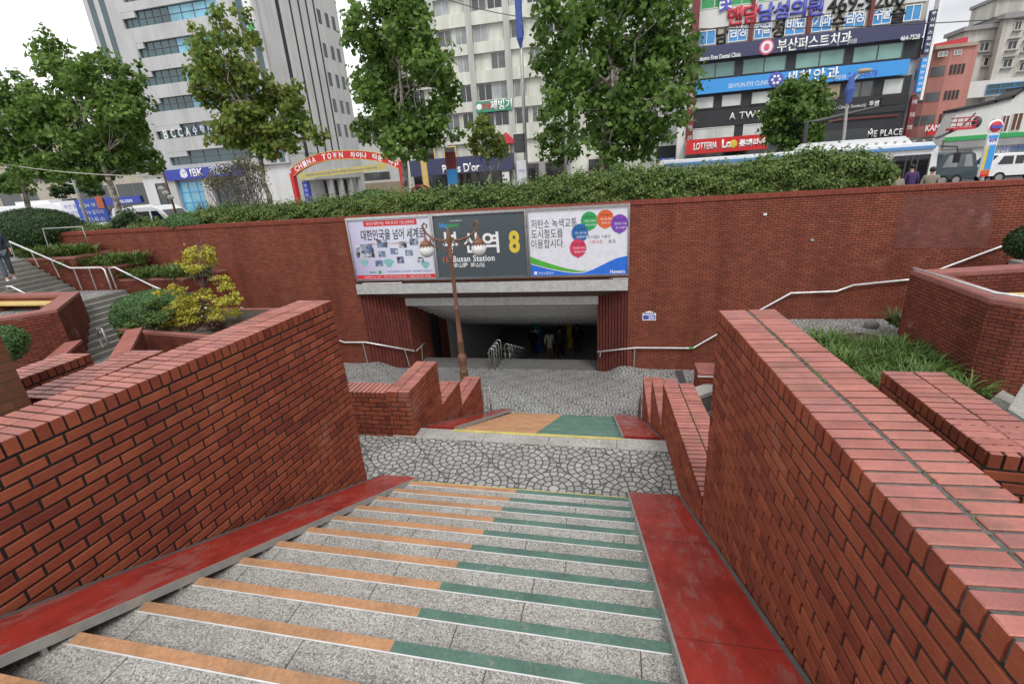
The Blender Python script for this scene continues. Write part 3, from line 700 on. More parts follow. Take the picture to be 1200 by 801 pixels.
mb = MB(); mb.box(-7.03, -.63, lip+n_*.33, 28, -9.5, -9.30); mb.build('concourse_floor', M['granite'], hall)
mb = MB(); mb.box(-7.02, -6.98, 16.2, 17.0, -8.0, -4.9); mb.build('shutter_door', M['black'], hall)
# poster on the far hall wall, yellow column
a, b = at(621, 377, 23.4), at(634.5, 410, 23.4)
o = MB().box(a.x, b.x, 23.4, 23.5, -9.3, a.z).build('hall_poster', M['blue']); tag(o, 'blue and green poster stand standing deep inside the dark hall behind the person in black', 'poster')
MB().ball((a.x+.28, 23.39, a.z-.55), .16, 10, 0, (1, .1, 1)).build('poster_figure', M['white'], o); MB().ball((b.x-.14, 23.39, a.z-.5), .13, 10, 0, (1, .1, 1)).build('poster_figure', M['sky'], o); MB().box(a.x+.1, b.x-.06, 23.385, 23.395, a.z-.3, a.z-.1).build('poster_panel', M['ballgreen'], o)
a, b = at(664, 380, 24.2), at(671, 420, 24.2)
o = MB().box(a.x, b.x, 24.2, 24.35, -9.3, a.z).build('hall_column', M['yellow']); tag(o, 'dull yellow column in the dark hall between two dark-dressed people', 'column')
# soil bed behind the coping
mb = MB(); mb.box(-20.3, 30, W+.36, 15.6, ZRD, -1.22); tag(mb.build('planter_bed', M['soil']), 'raised soil bed on top of the long brick wall that carries the clipped hedge', 'planter')

# ---------------------------------------------------------------- advertising panels over the entrance
YS = W-.09
def panel(x0, x1, z0, z1, mat, label, nm='station_sign'):
    t = empty(nm, ((x0+x1)/2, YS, z0), label, 'sign', 'panels of the station sign')
    MB().box(x0+.045, x1-.045, YS, W+.0, z0+.06, z1-.07).build('face_panel', M[mat], t)
    mb = MB(); f = .05
    mb.box(x0, x1, YS-.045, W, z1-.07, z1); mb.box(x0, x1, YS-.045, W, z0, z0+.06); mb.box(x0, x0+f, YS-.045, W, z0+.06, z1-.07); mb.box(x1-f, x1, YS-.045, W, z0+.06, z1-.07)
    mb.build('frame', M['steel'], t); return t
n = NT('poster_lilac'); xyz = n.node('ShaderNodeSeparateXYZ'); n.t.links.new(n.coord(), xyz.inputs[0]); g = (X(n.t, xyz.outputs[0])+8.4)/2.9+(X(n.t, xyz.outputs[2])+3.1)*.12
M['poster_lilac'] = n.out(n.ramp(g, [(0, (.36, .30, .50)), (.3, (.52, .50, .66)), (.75, (.64, .66, .76)), (1, (.60, .60, .70))]), .25)
SB, ST = -3.08, -1.07
pA = panel(-8.36, -5.53, SB, ST, 'poster_lilac', 'lilac poster panel with brush lettering and small photographs, first of three over the entrance')
pB = panel(-5.52, -2.61, SB, ST, 'slate', 'dark slate panel reading Busan Station with a yellow 8')
pC = panel(-2.60, .30, SB, ST, 'postwhite', 'white panel with five coloured balloons and green and blue waves')
Y1 = YS-.004
def flat(x0, x1, z0, z1, mat, parent, y=Y1, nm='printed_block'): return MB().face([(x0, y, z0), (x1, y, z0), (x1, y, z1), (x0, y, z1)]).build(nm, M[mat] if isinstance(mat, str) else mat, parent)
# A: lilac poster
flat(-7.78, -6.0, -1.36, -1.19, 'red', pA, nm='red_banner'); text('국민과 함께 하는 국제 최고의 기업 공공병원', M['white'], (-6.88, Y1-.003, -1.275), 1.62, .10, pA, 0)
text('대한민국을 넘어 세계로', M['ink'], (-6.86, Y1, -1.62), 2.15, .33, pA, 0, bold=.012, shear=.12)
text('대한민국의 건강한 내일을 위해 세계로 갑니다', M['ballorange'], (-6.8, Y1, -1.90), 1.9, .06, pA, 0)
phot = NT('photo_print'); v = phot.node('ShaderNodeTexVoronoi'); v.inputs['Scale'].default_value = 9; phot.t.links.new(phot.coord(), v.inputs['Vector']); sp_ = phot.node('ShaderNodeSeparateColor'); phot.t.links.new(v.outputs['Color'], sp_.inputs[0])
M['photo'] = phot.out(phot.ramp(X(phot.t, sp_.outputs[0]), [(0, (.03, .03, .05)), (.3, (.10, .10, .15)), (.55, (.12, .20, .36)), (.8, (.35, .35, .38)), (1, (.6, .6, .6))]), .3)
for px, py, w, h in ((196, 423, 150, 105), (328, 366, 85, 60), (490, 372, 60, 52), (575, 352, 66, 48), (422, 425, 60, 45), (328, 447, 55, 48), (538, 437, 60, 45), (472, 493, 55, 52), (305, 518, 62, 46), (628, 490, 50, 40)):
    c = at(400+px/6.667, 230+py/6.667, W); flat(c.x-w*.0021, c.x+w*.0021, c.z-h*.0021*.95, c.z+h*.0021*.95, 'photo', pA, nm='photograph')
for px, py, r in ((380, 515, .16), (192, 515, .13), (665, 530, .13)):
    c = at(400+px/6.667, 230+py/6.667, W); mb = MB(); mb.face([(c.x+r*math.cos(t)*(1+.3*math.sin(3*t)), Y1, c.z+.85*r*math.sin(t)) for t in [2*PI*i/16 for i in range(16)]]); mb.build('map_shape', paint('maptone', (.22, .45, .46), .4), pA)
text('bmc', M['teal_sign'], (-7.72, Y1, -2.79), .24, .09, pA, 0, bold=.02); MB().face([(-7.55, Y1, -2.80), (-7.48, Y1, -2.87), (-7.41, Y1, -2.80), (-7.48, Y1, -2.73)]).build('emblem', M['ballgreen'], pA)
text('부산시민과 함께하는 한국의료재단  국제진료센터  원스톱서비스', M['blueletter'], (-6.45, Y1, -2.79), 1.55, .07, pA, 0)
flat(-8.30, -5.60, -3.01, -2.89, 'red', pA, nm='red_banner'); text('진료예약 051-1234  ·  부산시 동구 중앙대로 206  ·  대한민국을 넘어 세계로', M['white'], (-6.9, Y1-.003, -2.95), 2.3, .06, pA, 0)
# B: station name
def pw(px, py): return at(380+px/3, 220+py/3, W)
text('Hu', M['sky'], (-5.17, Y1, -1.43), .21, .16, pB, 0, bold=.02); text('metro', M['ballgreen'], (-4.86, Y1, -1.44), .40, .12, pB, 0, bold=.02); text('부산교통공사', M['white'], (-4.75, Y1, -1.31), .38, .05, pB, 0)
a, b = pw(418, 190), pw(614, 190)
for s, px, w in (('부', 448, .50), ('산', 522, .50), ('역', 588, .50)):
    c = pw(px, 190); text(s, M['white'], (c.x, Y1, c.z), w, .62, pB, 0, bold=.022)
c = pw(670, 188); text('8', M['yellow'], (c.x, Y1, c.z), .33, .66, pB, 0, bold=.035)
c = pw(528, 246); text('Busan Station', M['white'], (c.x, Y1, c.z), 1.32, .19, pB, 0, bold=.02, space=1.08)
c = pw(436, 250); text('113', M['ballorange'], (c.x, Y1, c.z), .27, .16, pB, 0, bold=.02)
c = pw(512, 269); text('釜山驛  釜山站', M['white'], (c.x, Y1, c.z), 1.0, .15, pB, 0, bold=.01)
# C: green transport advertisement
for i, s in enumerate(('저탄소 녹색교통', '도시철도를', '이용합시다.')):
    c = at(570+355/6.667, 225+(250+i*77)/6.667, W); text(s, M['ink'], (c.x, Y1, c.z), (1.31, .92, .97)[i], .26, pC, 0, align='LEFT')
for kb, (px, py, col, tx) in enumerate(((805, 222, 'ballgreen', '비용절감\n친환경 교통수단\n온실가스 줄이기'), (930, 207, 'ballorange', '시간절약\n정시성 확보\n약속시간'), (1040, 243, 'purple', '편리하고 안전\n쾌적한 이동\n도시철도'), (732, 315, 'ballblue', '건강증진\n걷는 즐거움\n생활운동'), (718, 432, 'ballpink', '여유로운 생활\n독서와 휴식\n행복한 하루'))):
    c = at(570+px/6.667, 225+py/6.667, W); r = .236; Yb = Y1-.003*kb
    mb = MB(); mb.face([(c.x+r*math.cos(t), Yb, c.z+r*1.08*math.sin(t)*(1.1 if t > PI*1.45 and t < PI*1.55 else 1)) for t in [2*PI*i/24 for i in range(24)]]); bl = mb.build('balloon', M[col], pC)
    for k, l in enumerate(tx.split('\n')): text(l, M['white'] if k else M['ink'], (c.x+.03*k, Yb-.0015, c.z+.11-.11*k), .33, .06, bl, 0)
c = at(570+880/6.667, 225+345/6.667, W); text('도시철도 이용이', M['darkgrey'], (c.x, Y1, c.z), .62, .10, pC, 0)
c = at(570+870/6.667, 225+385/6.667, W); text('1석 5조', M['redletter'], (c.x-.04, Y1, c.z), .36, .11, pC, 0, shear=.15); text('효과', M['ink'], (c.x+.40, Y1, c.z), .2, .10, pC, 0)
xa, xb = -2.55, .25; zb = SB+.062
top = lambda t: zb+.34-.30*math.sin(min(1, t/.55)*PI/2)+.46*smooth((t-.5)/.5)
pts = [(xa+(xb-xa)*i/30, top(i/30)) for i in range(31)]
mb = MB()
for (x0, a), (x1, b) in zip(pts, pts[1:]): mb.face([(x0, Y1, zb), (x1, Y1, zb), (x1, Y1, b), (x0, Y1, a)])
mb.build('blue_wave', paint('wave_blue', (.03, .16, .66), .3), pC)
mb = MB()
for i in range(18):
    t0, t1 = i/30, (i+1)/30; g = lambda t: .20*(1-t/.6)**.8 if t < .6 else 0
    mb.face([(xa+(xb-xa)*t0, Y1-.002, top(t0)+.03), (xa+(xb-xa)*t1, Y1-.002, top(t1)+.03), (xa+(xb-xa)*t1, Y1-.002, top(t1)+.03+g(t1)), (xa+(xb-xa)*t0, Y1-.002, top(t0)+.03+g(t0))])
mb.build('green_wave', paint('wave_green', (.09, .42, .06), .3), pC)
text('부산교통공사', M['white'], (-2.1, Y1-.004, zb+.07), .45, .08, pC, 0); flat(-2.46, -2.37, zb+.03, zb+.12, 'white', pC, Y1-.004, 'emblem'); text('Humetro', M['white'], (-.02, Y1-.004, zb+.07), .42, .10, pC, 0, bold=.02)
# blue address plate
a, b = at(753, 364, W), at(768.5, 375, W)
o = MB().prism([(0, 0)], 0, 0) if False else None
t = empty('address_plate', ((a.x+b.x)/2, W, b.z), 'small blue and white house number plate on the bricks right of the entrance', 'plate')
MB().ext([(a.x, b.z), (b.x, b.z), (b.x, a.z-.08), ((a.x+b.x)/2, a.z), (a.x, a.z-.08)], 'y', W-.015, W-.001).build('plate_board', M['white'], t)
flat(a.x+.02, b.x-.02, b.z+.03, b.z+.16, 'blueletter', t, W-.017, 'plate_field'); flat(a.x+.05, b.x-.05, b.z+.19, a.z-.06, 'blueletter', t, W-.017, 'plate_field')
text('206', M['white'], ((a.x+b.x)/2+.06, W-.019, b.z+.095), .17, .10, t, 0, bold=.03); text('중앙대로', M['white'], ((a.x+b.x)/2, W-.019, b.z+.215), .2, .05, t, 0)
# small light fittings and a dark stain plug on the bricks
for px, py, lab in ((896.5, 251, 'tiny pale pipe end sticking out of the bricks high on the wall'), (951.5, 281, 'square grey patch plate on the bricks under the hedge')):
    c = at(px, py, W); o = MB().box(c.x-.04, c.x+.04, W-.03, W+.01, c.z-.03, c.z+.03).build('wall_fitting', M['grey'] if px > 900 else M['offwhite']); tag(o, lab, 'fitting')
# ---------------------------------------------------------------- terraces either side of the sunken plaza
mb = MB(); mb.box(-40, -20.0, 4.5, W-.01, -4.6, -1.75); mb.box(-40, xleft, W-.01, 15.6, -4.6, -1.75); struct(mb.build('upper_paving', M['paver']))
mb = MB(); mb.prism([(-22, -6), (-8.2, -6), (-8.2, 5.9), (-9.3, 9.0), (-12.0, 12.2), (-12.0, 13.94), (-22, 13.94)], -6.6, ZLT, 0); mb.mi = [1 if i == 1 else 0 for i in range(len(mb.f))]; struct(mb.build('terrace_paving', [M['brick_box'], M['fan_plaza']]))
mb = MB(); mb.box(-8.2, -3.5, -6, 4.50, -6.6, -4.0); struct(mb.build('terrace_paving', M['granite_tile']))
mb = MB(); mb.prism([(.95, -6), (30, -6), (30, 13.94), (4.62, 13.94), (4.62, 12.3), (3.0, 11.9), (3.0, 6.0), (.95, 6.0)], -6.6, ZT, 0); mb.mi = [1 if i == 1 else 0 for i in range(len(mb.f))]; struct(mb.build('terrace_paving', [M['brick_box'], M['fan_plaza']]))
def xflight(label, x0, z0, run, rise, n, ya, yb, base, sgn=1):
    """steps going down along +x (or -x)"""
    t = empty('side_stairs', base, label, 'stairs')
    for k in range(n):
        z = z0-rise*(k+1); a = x0+sgn*run*k; b = a+sgn*run
        mb = MB(); mb.box(min(a, b), max(a, b)+.001, ya, yb, z-rise-.5, z); st = mb.build('step', M['granite_side'], t)
        e = b-sgn*.04; mb = MB(); mb.face([(min(e, b), ya, z+.002), (max(e, b), ya, z+.002), (max(e, b), yb, z+.002), (min(e, b), yb, z+.002)]); mb.build('step_edge', M['granite'], st)
    return t
xflight('grey granite steps that the man in navy walks down, above the left landing', -20.0, -1.75, .218, .1278, 9, 6.5, 12.5, (-19, 9, -2.9))
mb = MB(); mb.box(-18.04, -16.1, 6.5, 12.5, -4.4, -2.905); struct(mb.build('stair_landing', M['granite_side'])); mb = MB(); mb.face([(-18.0, 6.5, -2.9), (-16.2, 6.5, -2.9), (-16.2, 12.5, -2.9), (-18.0, 12.5, -2.9)]); struct(mb.build('stair_landing', M['fan_plaza']))
t = xflight('grey granite steps between the brick box with the bench and the clipped green shrub', -16.1, -2.9, .215, .13, 9, 8.6, 12.5, (-15, 10, -4.2))
c = at(75, 368.5, 10.2)
mb = MB(); a, b = atz(116, 369, -3.6), atz(133, 366.5, -3.6); mb.tube([(a.x, a.y, a.z), (b.x, b.y, b.z)], .03, 4); o = mb.build('step_lettering', M['black'], t)
mb = MB(); a, b = atz(129.5, 367, -3.59), atz(132.5, 366, -3.59); mb.tube([(a.x, a.y, a.z), (b.x, b.y, b.z)], .04, 4); mb.build('step_sticker', M['orange'], t)
xflight('granite steps falling along the facade behind the yellow tree to the plaza', -12.0, ZLT, .215, .1525, 12, 12.2, 13.94, (-11, 13, -6))
xflight('granite steps climbing along the facade on the right from the plaza', 4.62, ZT, .2, .1464, 11, 12.3, 13.94, (3.5, 13, -6), -1)
xflight('granite steps climbing further along the facade beside the brick box on the right', 9.4, -2.9, .25, .152, 10, 12.75, 13.94, (8, 13, -4), -1)
mb = MB(); mb.box(9.4, 30, 12.75, 13.94, ZT, -2.9); struct(mb.build('upper_paving', M['granite']))
# ---- hand rails
def rail(label, pts, posts, r=.028, mat='rail_white', group='handrails of the side stairs', pm='steel_dull', nm='handrail'):
    o = MB().tube(pts, r, 8).build(nm, M[mat], smooth=True); tag(o, label, 'handrail', group)
    for a, b in posts: MB().tube([a, b], .018, 6).build('post', M[pm], o)
    return o
V = lambda px, py, y: at(px, py, y)
yr = 12.45
rail('bright steel handrail sloping down the left steps behind the man in navy', [V(11, 283, yr), V(83, 314, yr), V(119, 313.5, yr), V(122.5, 316, yr), V(131, 339, yr)],
     [(V(11, 283, yr), V(18, 303, yr)), (V(36, 294, yr), V(46, 313, yr)), (V(60, 304.5, yr), V(70, 325, yr)), (V(86, 314.5, yr), V(96, 339, yr)), (V(104, 314, yr), V(113, 339, yr))])
rail('bright steel handrail starting at the left landing and disappearing behind the green shrub', [V(137, 338, yr), V(128, 314, yr), V(134, 313, yr), V(179, 335, yr), V(300, 385, yr)], [(V(179, 335, yr), V(189, 360, yr))])
rail('short bent steel handrail in front of the left steps above the brick box', [V(9, 340, 9.4), V(8, 335.5, 9.4), V(13, 335.5, 9.4), V(30, 344, 9.4)], [], .022)
rail('dark bent handrail at the foot of the left steps beside the brick box', [V(115, 392, 9.3), V(114, 385, 9.3), V(119, 384.5, 9.3), V(128, 406, 9.3)], [(V(117, 398, 9.3), V(121, 407, 9.3)), (V(116, 388, 9.3), V(122, 388, 9.3))], .024, 'steel_dull')
rail('dark steel rail on posts at the corner of the top planter', [V(50, 268, 13.2), V(96, 265.5, 13.2), V(104, 287, 13.2)], [(V(50, 268, 13.2), V(57, 290, 13.2))], .018, 'steel_dull')
yw = W-.09
rail('handrail on the facade running past the yellow tree down to the plaza', [V(282, 360, yw), V(300, 368, yw), V(404, 401, yw), V(428, 400.8, yw), V(486, 411, 14.38)], [(V(425, 401, yw), V(431, 426, yw)), (V(474, 409, 14.3), V(480, 429, 14.3))], .026)
rail('short steel rail turning into the dark hall at the left reveal', [V(488, 411, 14.55), V(497, 402, 15.3), V(499, 403, 15.6)], [(V(494, 405, 15.0), V(495, 421, 15.0))], .022, 'steel_dull')
rail('pale handrail with a green sleeve on the bricks right of the entrance', [V(700, 412, 14.35), V(745, 407.3, yw), V(812, 407.8, yw), V(880, 369, yw), V(927, 343.3, yw), V(980, 341.3, yw), V(1000, 334, yw)],
     [(V(744, 407.3, yw), V(742.5, 434, yw)), (V(704, 411.5, 14.3), V(703, 418, 14.3))], .026)
a, b = V(807, 407.8, yw), V(813, 407.6, yw); o = MB().tube([a, b], .031, 8).build('rail_sleeve', M['ballgreen'], bpy.data.objects[[q.name for q in COL.objects if q.name.startswith('handrail')][-1]])
rail('pale handrail climbing along the facade above the brick box on the right', [V(1000, 334, yw), V(1066, 327.5, yw), V(1100, 316, yw), V(1190, 282.5, yw), V(1260, 257, yw)], [(V(1190, 282.5, yw), V(1186, 300, yw))], .026)
rail('white handrail lying along the top of the angled brick box', [V(1071, 314, 11.6), (6.23, 9.32, -2.50), (6.50, 8.98, -2.50), (9.5, 8.15, -2.50)], [(V(1071, 314, 11.6), V(1072, 319, 11.6)), ((6.23, 9.32, -2.50), (6.23, 9.32, -2.62))], .024)
rail('short dark handrail at the foot of the left lower parapet', [V(566, 484, 10.2), V(565.5, 455, 10.2), V(573, 454, 10.2), V(576, 482, 10.2)], [(V(569.5, 455, 10.2), V(572, 482, 10.2))], .02, 'steel_dull')
rail('short dark handrail at the foot of the right lower parapet', [V(751, 459, 10.5), V(749, 470, 10.5), V(748, 490, 10.5)], [(V(751, 459, 10.5), V(750, 490, 10.5))], .02, 'steel_dull')
# crowd barriers in front of the hall: rows of steel hoops
def hoops(label, spots, group):
    t = empty('crowd_rail', spots[0][0], label, 'barrier', group)
    for (p, h) in spots:
        w = .085
        MB().tube([(p[0]-w, p[1], p[2]), (p[0]-w, p[1], p[2]+h-.09), (p[0]-w*.7, p[1], p[2]+h-.02), (p[0], p[1], p[2]+h), (p[0]+w*.7, p[1], p[2]+h-.02), (p[0]+w, p[1], p[2]+h-.09), (p[0]+w, p[1], p[2])], .021, 8).build('hoop', M['steel'], t, True)
    for dz in (-.18, -.38):
        MB().tube([(p[0]-.13, p[1], p[2]+h+dz) for p, h in spots], .016, 6).build('side_bar', M['steel'], t); MB().tube([(p[0]+.13, p[1], p[2]+h+dz) for p, h in spots], .016, 6).build('side_bar', M['steel'], t)
    for p, h in spots:
        for sx in (-1, 1):
            for dz in (-.18, -.38): MB().tube([(p[0]+sx*.085, p[1], p[2]+h+dz-.05), (p[0]+sx*.13, p[1], p[2]+h+dz)], .01, 5).build('bracket', M['steel'], t)
    return t
b0 = atz(577.5, 433, -6.36)
hoops('row of stainless steel hoops at the entrance threshold, nearer of the two rows', [((b0.x+.01*i, b0.y+.30*i, -6.38-.005*i), .80) for i in range(4)], 'stainless hoop barriers of the entrance')
b1 = V(595.5, 424, 15.6)
hoops('stainless steel hoops stepping down into the dark hall, farther of the two rows', [((b1.x+.02*i, 15.6+.42*i, b1.z-.02-.19*i), .74) for i in range(6)], 'stainless hoop barriers of the entrance')

# ---------------------------------------------------------------- brick boxes with benches
def brickbox(label, outer, zt, zb, inner_off, bench, mat='brick_box'):
    """open-topped brick enclosure following a polyline; each run is a wall with a smooth pink cap"""
    t = empty('brick_box', (outer[0][0], outer[0][1], zb), label, 'enclosure', 'brick boxes with benches')
    P = [Vector(p) for p in outer]; n = len(P)
    off = []
    for i in range(n):
        d0 = (P[i]-P[i-1]).normalized() if i > 0 else (P[1]-P[0]).normalized(); d1 = (P[i+1]-P[i]).normalized() if i < n-1 else d0
        nn = (Vector((-d0.y, d0.x))+Vector((-d1.y, d1.x))).normalized(); c = max(.4, nn.dot(Vector((-d1.y, d1.x)))); off.append(P[i]+nn*inner_off/c)
    for i in range(n-1):
        MB().prism([tuple(P[i]), tuple(P[i+1]), tuple(off[i+1]), tuple(off[i])], zb, zt-.075).build('box_wall', M[mat], t)
        a, b, c, d = P[i], P[i+1], off[i+1], off[i]; T = (b-a).normalized(); L = (b-a).length; mb = MB(); w = abs(inner_off)
        mb.prism([tuple(a), tuple(b), tuple(c), tuple(d)], zt-.074, zt); mb.uv = {k: [(0, 0)]*4 for k in range(0)}
        # header bricks across the cap
        k = 1; mb.uv[1] = None; del mb.uv[1]
        mb.build('coping', M['cap_box'], t)
    return t
n = NT('cap_box'); f = n.noise(40, 4, .7); g = n.noise(3, 4, .6); M['cap_box'] = n.out(n.mix(.7, n.ramp(f, [(.3, (.22, .085, .07)), (.7, (.34, .13, .11))]), n.ramp(g, [(.3, (.7, .68, .68)), (.7, (1.15, 1.12, 1.1))]), 'MULTIPLY'), .75, f, .003)
zt = -2.5
A, B, Cc = atz(0, 373, zt), atz(66, 362.5, zt), atz(93, 341.5, zt); D = atz(0, 343, zt); A2 = A+(A-B)*.6; D2 = D+(D-Cc)*.4
t = brickbox('angled brick box with a yellow bench inside, beside the left steps', [(A2.x, A2.y), (A.x, A.y), (B.x, B.y), (Cc.x, Cc.y), (D.x, D.y), (D2.x, D2.y)], zt, -4.4, .40, None)
def bench(label, x0, x1, y0, y1, z, ang=0, grp='yellow benches'):
    t = empty('bench', ((x0+x1)/2, (y0+y1)/2, z-.5), label, 'bench', grp); nb = 4; w = (y1-y0)/nb
    for i in range(nb): MB().box(x0, x1, y0+i*w, y0+(i+1)*w-.012, z-.05, z).build('board', M['plank'], t)
    for x in (x0+.2, (x0+x1)/2, x1-.2): MB().box(x-.12, x+.12, y0+.03, y1-.05, z-.9, z-.051).build('leg', M['brown'], t)
    return t
bq = at(35, 353, 10.2)
bench('yellow slatted bench inside the brick box on the left, long boards in shade', bq.x-3, bq.x+1.05, 9.9, 10.35, bq.z)
zt = -2.6
t = brickbox('angled brick box right of the lily planting, its foot whitened by salts', [(9.5, 8.05), (6.43, 8.98), (6.16, 9.3), (6.13, 11.62), (8.4, 12.05), (13, 12.9)][::-1], zt, ZT-.1, .40, None)
n = NT('efflorescence'); f = n.noise(5, 6, .7); M['efflo'] = n.out(n.mix((f-.48).op('MAXIMUM', 0.)*5.0, (.15, .045, .035), (.40, .36, .32)), .85)
bq = at(1195, 345, 10.6); bench('yellow slatted bench inside the brick box on the right, cut by the frame edge', bq.x-.9, bq.x+3, 10.3, 10.75, bq.z)
# pale stone blocks
def slab(label, poly, z0, z1, mat='granite', nm='stone_block'):
    o = MB().prism(poly, z0, z1).build(nm, M[mat]); tag(o, label, 'block'); bv = o.modifiers.new('bevel', 'BEVEL'); bv.width = .012; bv.segments = 2; return o
p = [atz(x, y, -4.1) for x, y in ((1157, 470), (1175, 456), (1192, 466), (1180, 480))]
slab('pale stone step at the foot of the right brick box, nearer the pink coping', [(q.x, q.y) for q in p], ZT-.05, -4.1)
p = [atz(x, y, -3.7) for x, y in ((1181, 478), (1200, 448), (1225, 460), (1215, 500))]
slab('pale stone block at the frame edge below the right brick box, one step higher', [(q.x, q.y) for q in p], ZT-.05, -3.7)
p = [atz(x, y, -5.45) for x, y in ((806, 456), (832, 447), (842, 455), (811, 467))]
slab('pale stone slab bench beyond the right stepped parapets', [(q.x, q.y) for q in p], -5.57, -5.45, nm='stone_slab')
p = [atz(x, y, -5.6) for x, y in ((812, 467), (836, 457), (838, 461), (814, 471))]
slab('dark footing under the pale slab bench', [(q.x, q.y) for q in p], ZP, -5.58, 'granite_dark')
p = [atz(x, y, -5.2) for x, y in ((818, 438), (832, 438), (834, 433), (818, 433))]; a = atz(819, 439, -5.2)
o = MB().box(a.x, a.x+1.0, a.y, a.y+.7, ZP, -5.22).build('brick_block', M['brick_near']); tag(o, 'little brick block with a pale stone cap at the foot of the right steps', 'block'); MB().box(a.x-.01, a.x+1.01, a.y-.01, a.y+.71, -5.22, -5.16).build('cap', M['cap_box'], o); MB().box(a.x-.02, a.x+1.02, a.y-.02, a.y+.05, -5.255, -5.222).build('white_strip', M['offwhite'], o)
o = MB().lathe(atz(820.5, 478, ZP), [(.10, 0), (.10, .02), (.05, .03)], 12).build('manhole_cap', M['grey']); tag(o, 'small round drain cap on the ground behind the right parapets', 'drain cap')
# round dark stone by the lilies
q = atz(1021, 384, ZT); o = MB().ball((q.x, q.y, ZT+.08), .17, 14, 0, (1, .7, .75)).build('stone', M['granite_dark'], None, True); tag(o, 'dark rounded stone beside the small clump of lilies', 'stone')

# ---------------------------------------------------------------- planters
def planter(label, poly, z0, z1, soil=True):
    o = MB().prism(poly, z0, z1).build('brick_planter', M['brick_box']); tag(o, label, 'planter', None)
    c = Vector((sum(p[0] for p in poly)/len(poly), sum(p[1] for p in poly)/len(poly))); k = MB(); n = len(poly)
    inn = [tuple(Vector(p)+(c-Vector(p)).normalized()*.28) for p in poly]
    ar = sum(poly[i][0]*poly[(i+1) % n][1]-poly[(i+1) % n][0]*poly[i][1] for i in range(n))
    pl, il = (poly, inn) if ar > 0 else (poly[::-1], inn[::-1])
    for i in range(n):
        j = (i+1) % n; a, b, d, e = pl[i], pl[j], il[j], il[i]; z = z1+.07; r = z1+.002
        k.face([(*a, z), (*b, z), (*d, z), (*e, z)]); k.face([(*a, r), (*b, r), (*b, z), (*a, z)]); k.face([(*e, z), (*d, z), (*d, r), (*e, r)])
    k.build('coping', M['cap_box'], o)
    MB().prism(il, z1-.1, z1+.045).build('soil', M['soil'], o); return o
p = [atz(x, y, -3.45) for x, y in ((136, 387), (240, 394))]
planter('brick planter holding the yellow-leaved tree and the clipped juniper', [(p[0].x, p[0].y), (p[1].x+.35, p[1].y-.1), (p[1].x+.35, 12.0), (p[0].x+.2, 12.0)], ZLT-.2, -3.5)
yp = 12.58
a, b, c, d = V(44, 303, yp), V(88, 303, yp), V(150, 327, yp), V(232, 322, yp+1.0)
zA, zB, zC = V(80, 303.5, yp).z, V(120, 314, yp).z-.02, V(170, 329, yp).z
xB = V(88, 303, yp).x; xC = V(137, 322, yp).x; xD = V(215, 330, yp).x
planter('upper brick planter with lilies beside the top of the left steps', [(-20.6, yp), (xB, yp), (xB, W-.02), (-20.6, W-.02)], -3.0, zA)
planter('middle brick planter with lilies behind the left landing', [(xB+.01, yp), (xC, yp), (xC, W-.02), (xB+.01, W-.02)], -3.6, zB)
planter('lower brick planter with lilies, left of the yellow tree', [(xC+.01, yp), (xD, yp), (xD+.5, W-.02), (xC+.01, W-.02)], -4.4, zC)
mb = MB(); mb.prism([(2.75, 7.9), (5.95, 8.3), (6.1, 11.4), (5.6, 12.0), (4.2, 11.6), (2.9, 9.6)], ZT, ZT+.28); tag(mb.build('planting_bed', M['soil']), 'low bed of soil under the arching lilies right of the near wall', 'planter')
# ---------------------------------------------------------------- foliage
def leaves(name, P, N, S, mat, parent=None, aspect=.75, rand=.8):
    """one mesh of small leaf faces at points P, facing roughly N"""
    n = len(P); N = N+rng.normal(0, rand, (n, 3)); N /= np.linalg.norm(N, axis=1)[:, None]+1e-9
    A = rng.normal(0, 1, (n, 3)); U = np.cross(N, A); U /= np.linalg.norm(U, axis=1)[:, None]+1e-9; Wv = np.cross(N, U)
    S = (np.full(n, S) if np.isscalar(S) else S)*rng.uniform(.7, 1.25, n); s = S[:, None]
    bend = N*s*rng.uniform(-.12, .18, (n, 1))
    v = np.stack([P-U*s*.5, P+Wv*s*.5*aspect+bend, P+U*s*.55, P-Wv*s*.5*aspect+bend], 1).reshape(-1, 3)
    me = bpy.data.meshes.new(name); me.vertices.add(4*n); me.loops.add(4*n); me.polygons.add(n)
    me.vertices.foreach_set('co', v.astype(np.float32).ravel()); me.loops.foreach_set('vertex_index', np.arange(4*n, dtype=np.int32))
    me.polygons.foreach_set('loop_start', np.arange(0, 4*n, 4, dtype=np.int32)); me.materials.append(mat); me.update(calc_edges=True)
    o = bpy.data.objects.new(name, me); COL.objects.link(o)
    if parent: link_to(o, parent)
    return o
def blobs_points(blobs, n, sub=16, spread=.34, shell=.55):
    """leaf positions in sub-clumps scattered through ellipsoid blobs (c, (rx,ry,rz))"""
    vol = np.array([b[1][0]*b[1][1]*b[1][2] for b in blobs])**.72; cnt = (n*vol/vol.sum()).astype(int); Ps, Ns = [], []
    for (c, r), k in zip(blobs, cnt):
        d = rng.normal(0, 1, (sub, 3)); d /= np.linalg.norm(d, axis=1)[:, None]; cc = d*rng.uniform(shell, 1.0, (sub, 1))
        w = rng.integers(0, sub, k); off = rng.normal(0, spread*.55, (k, 3)); q = cc[w]+off
        L = np.linalg.norm(q, axis=1); q = q[L < 1.28]
        Ps.append(np.array(c)+q*np.array(r)); Ns.append(q*np.array([1, 1, .7])+np.array([0, 0, .45]))
    return np.concatenate(Ps), np.concatenate(Ns)
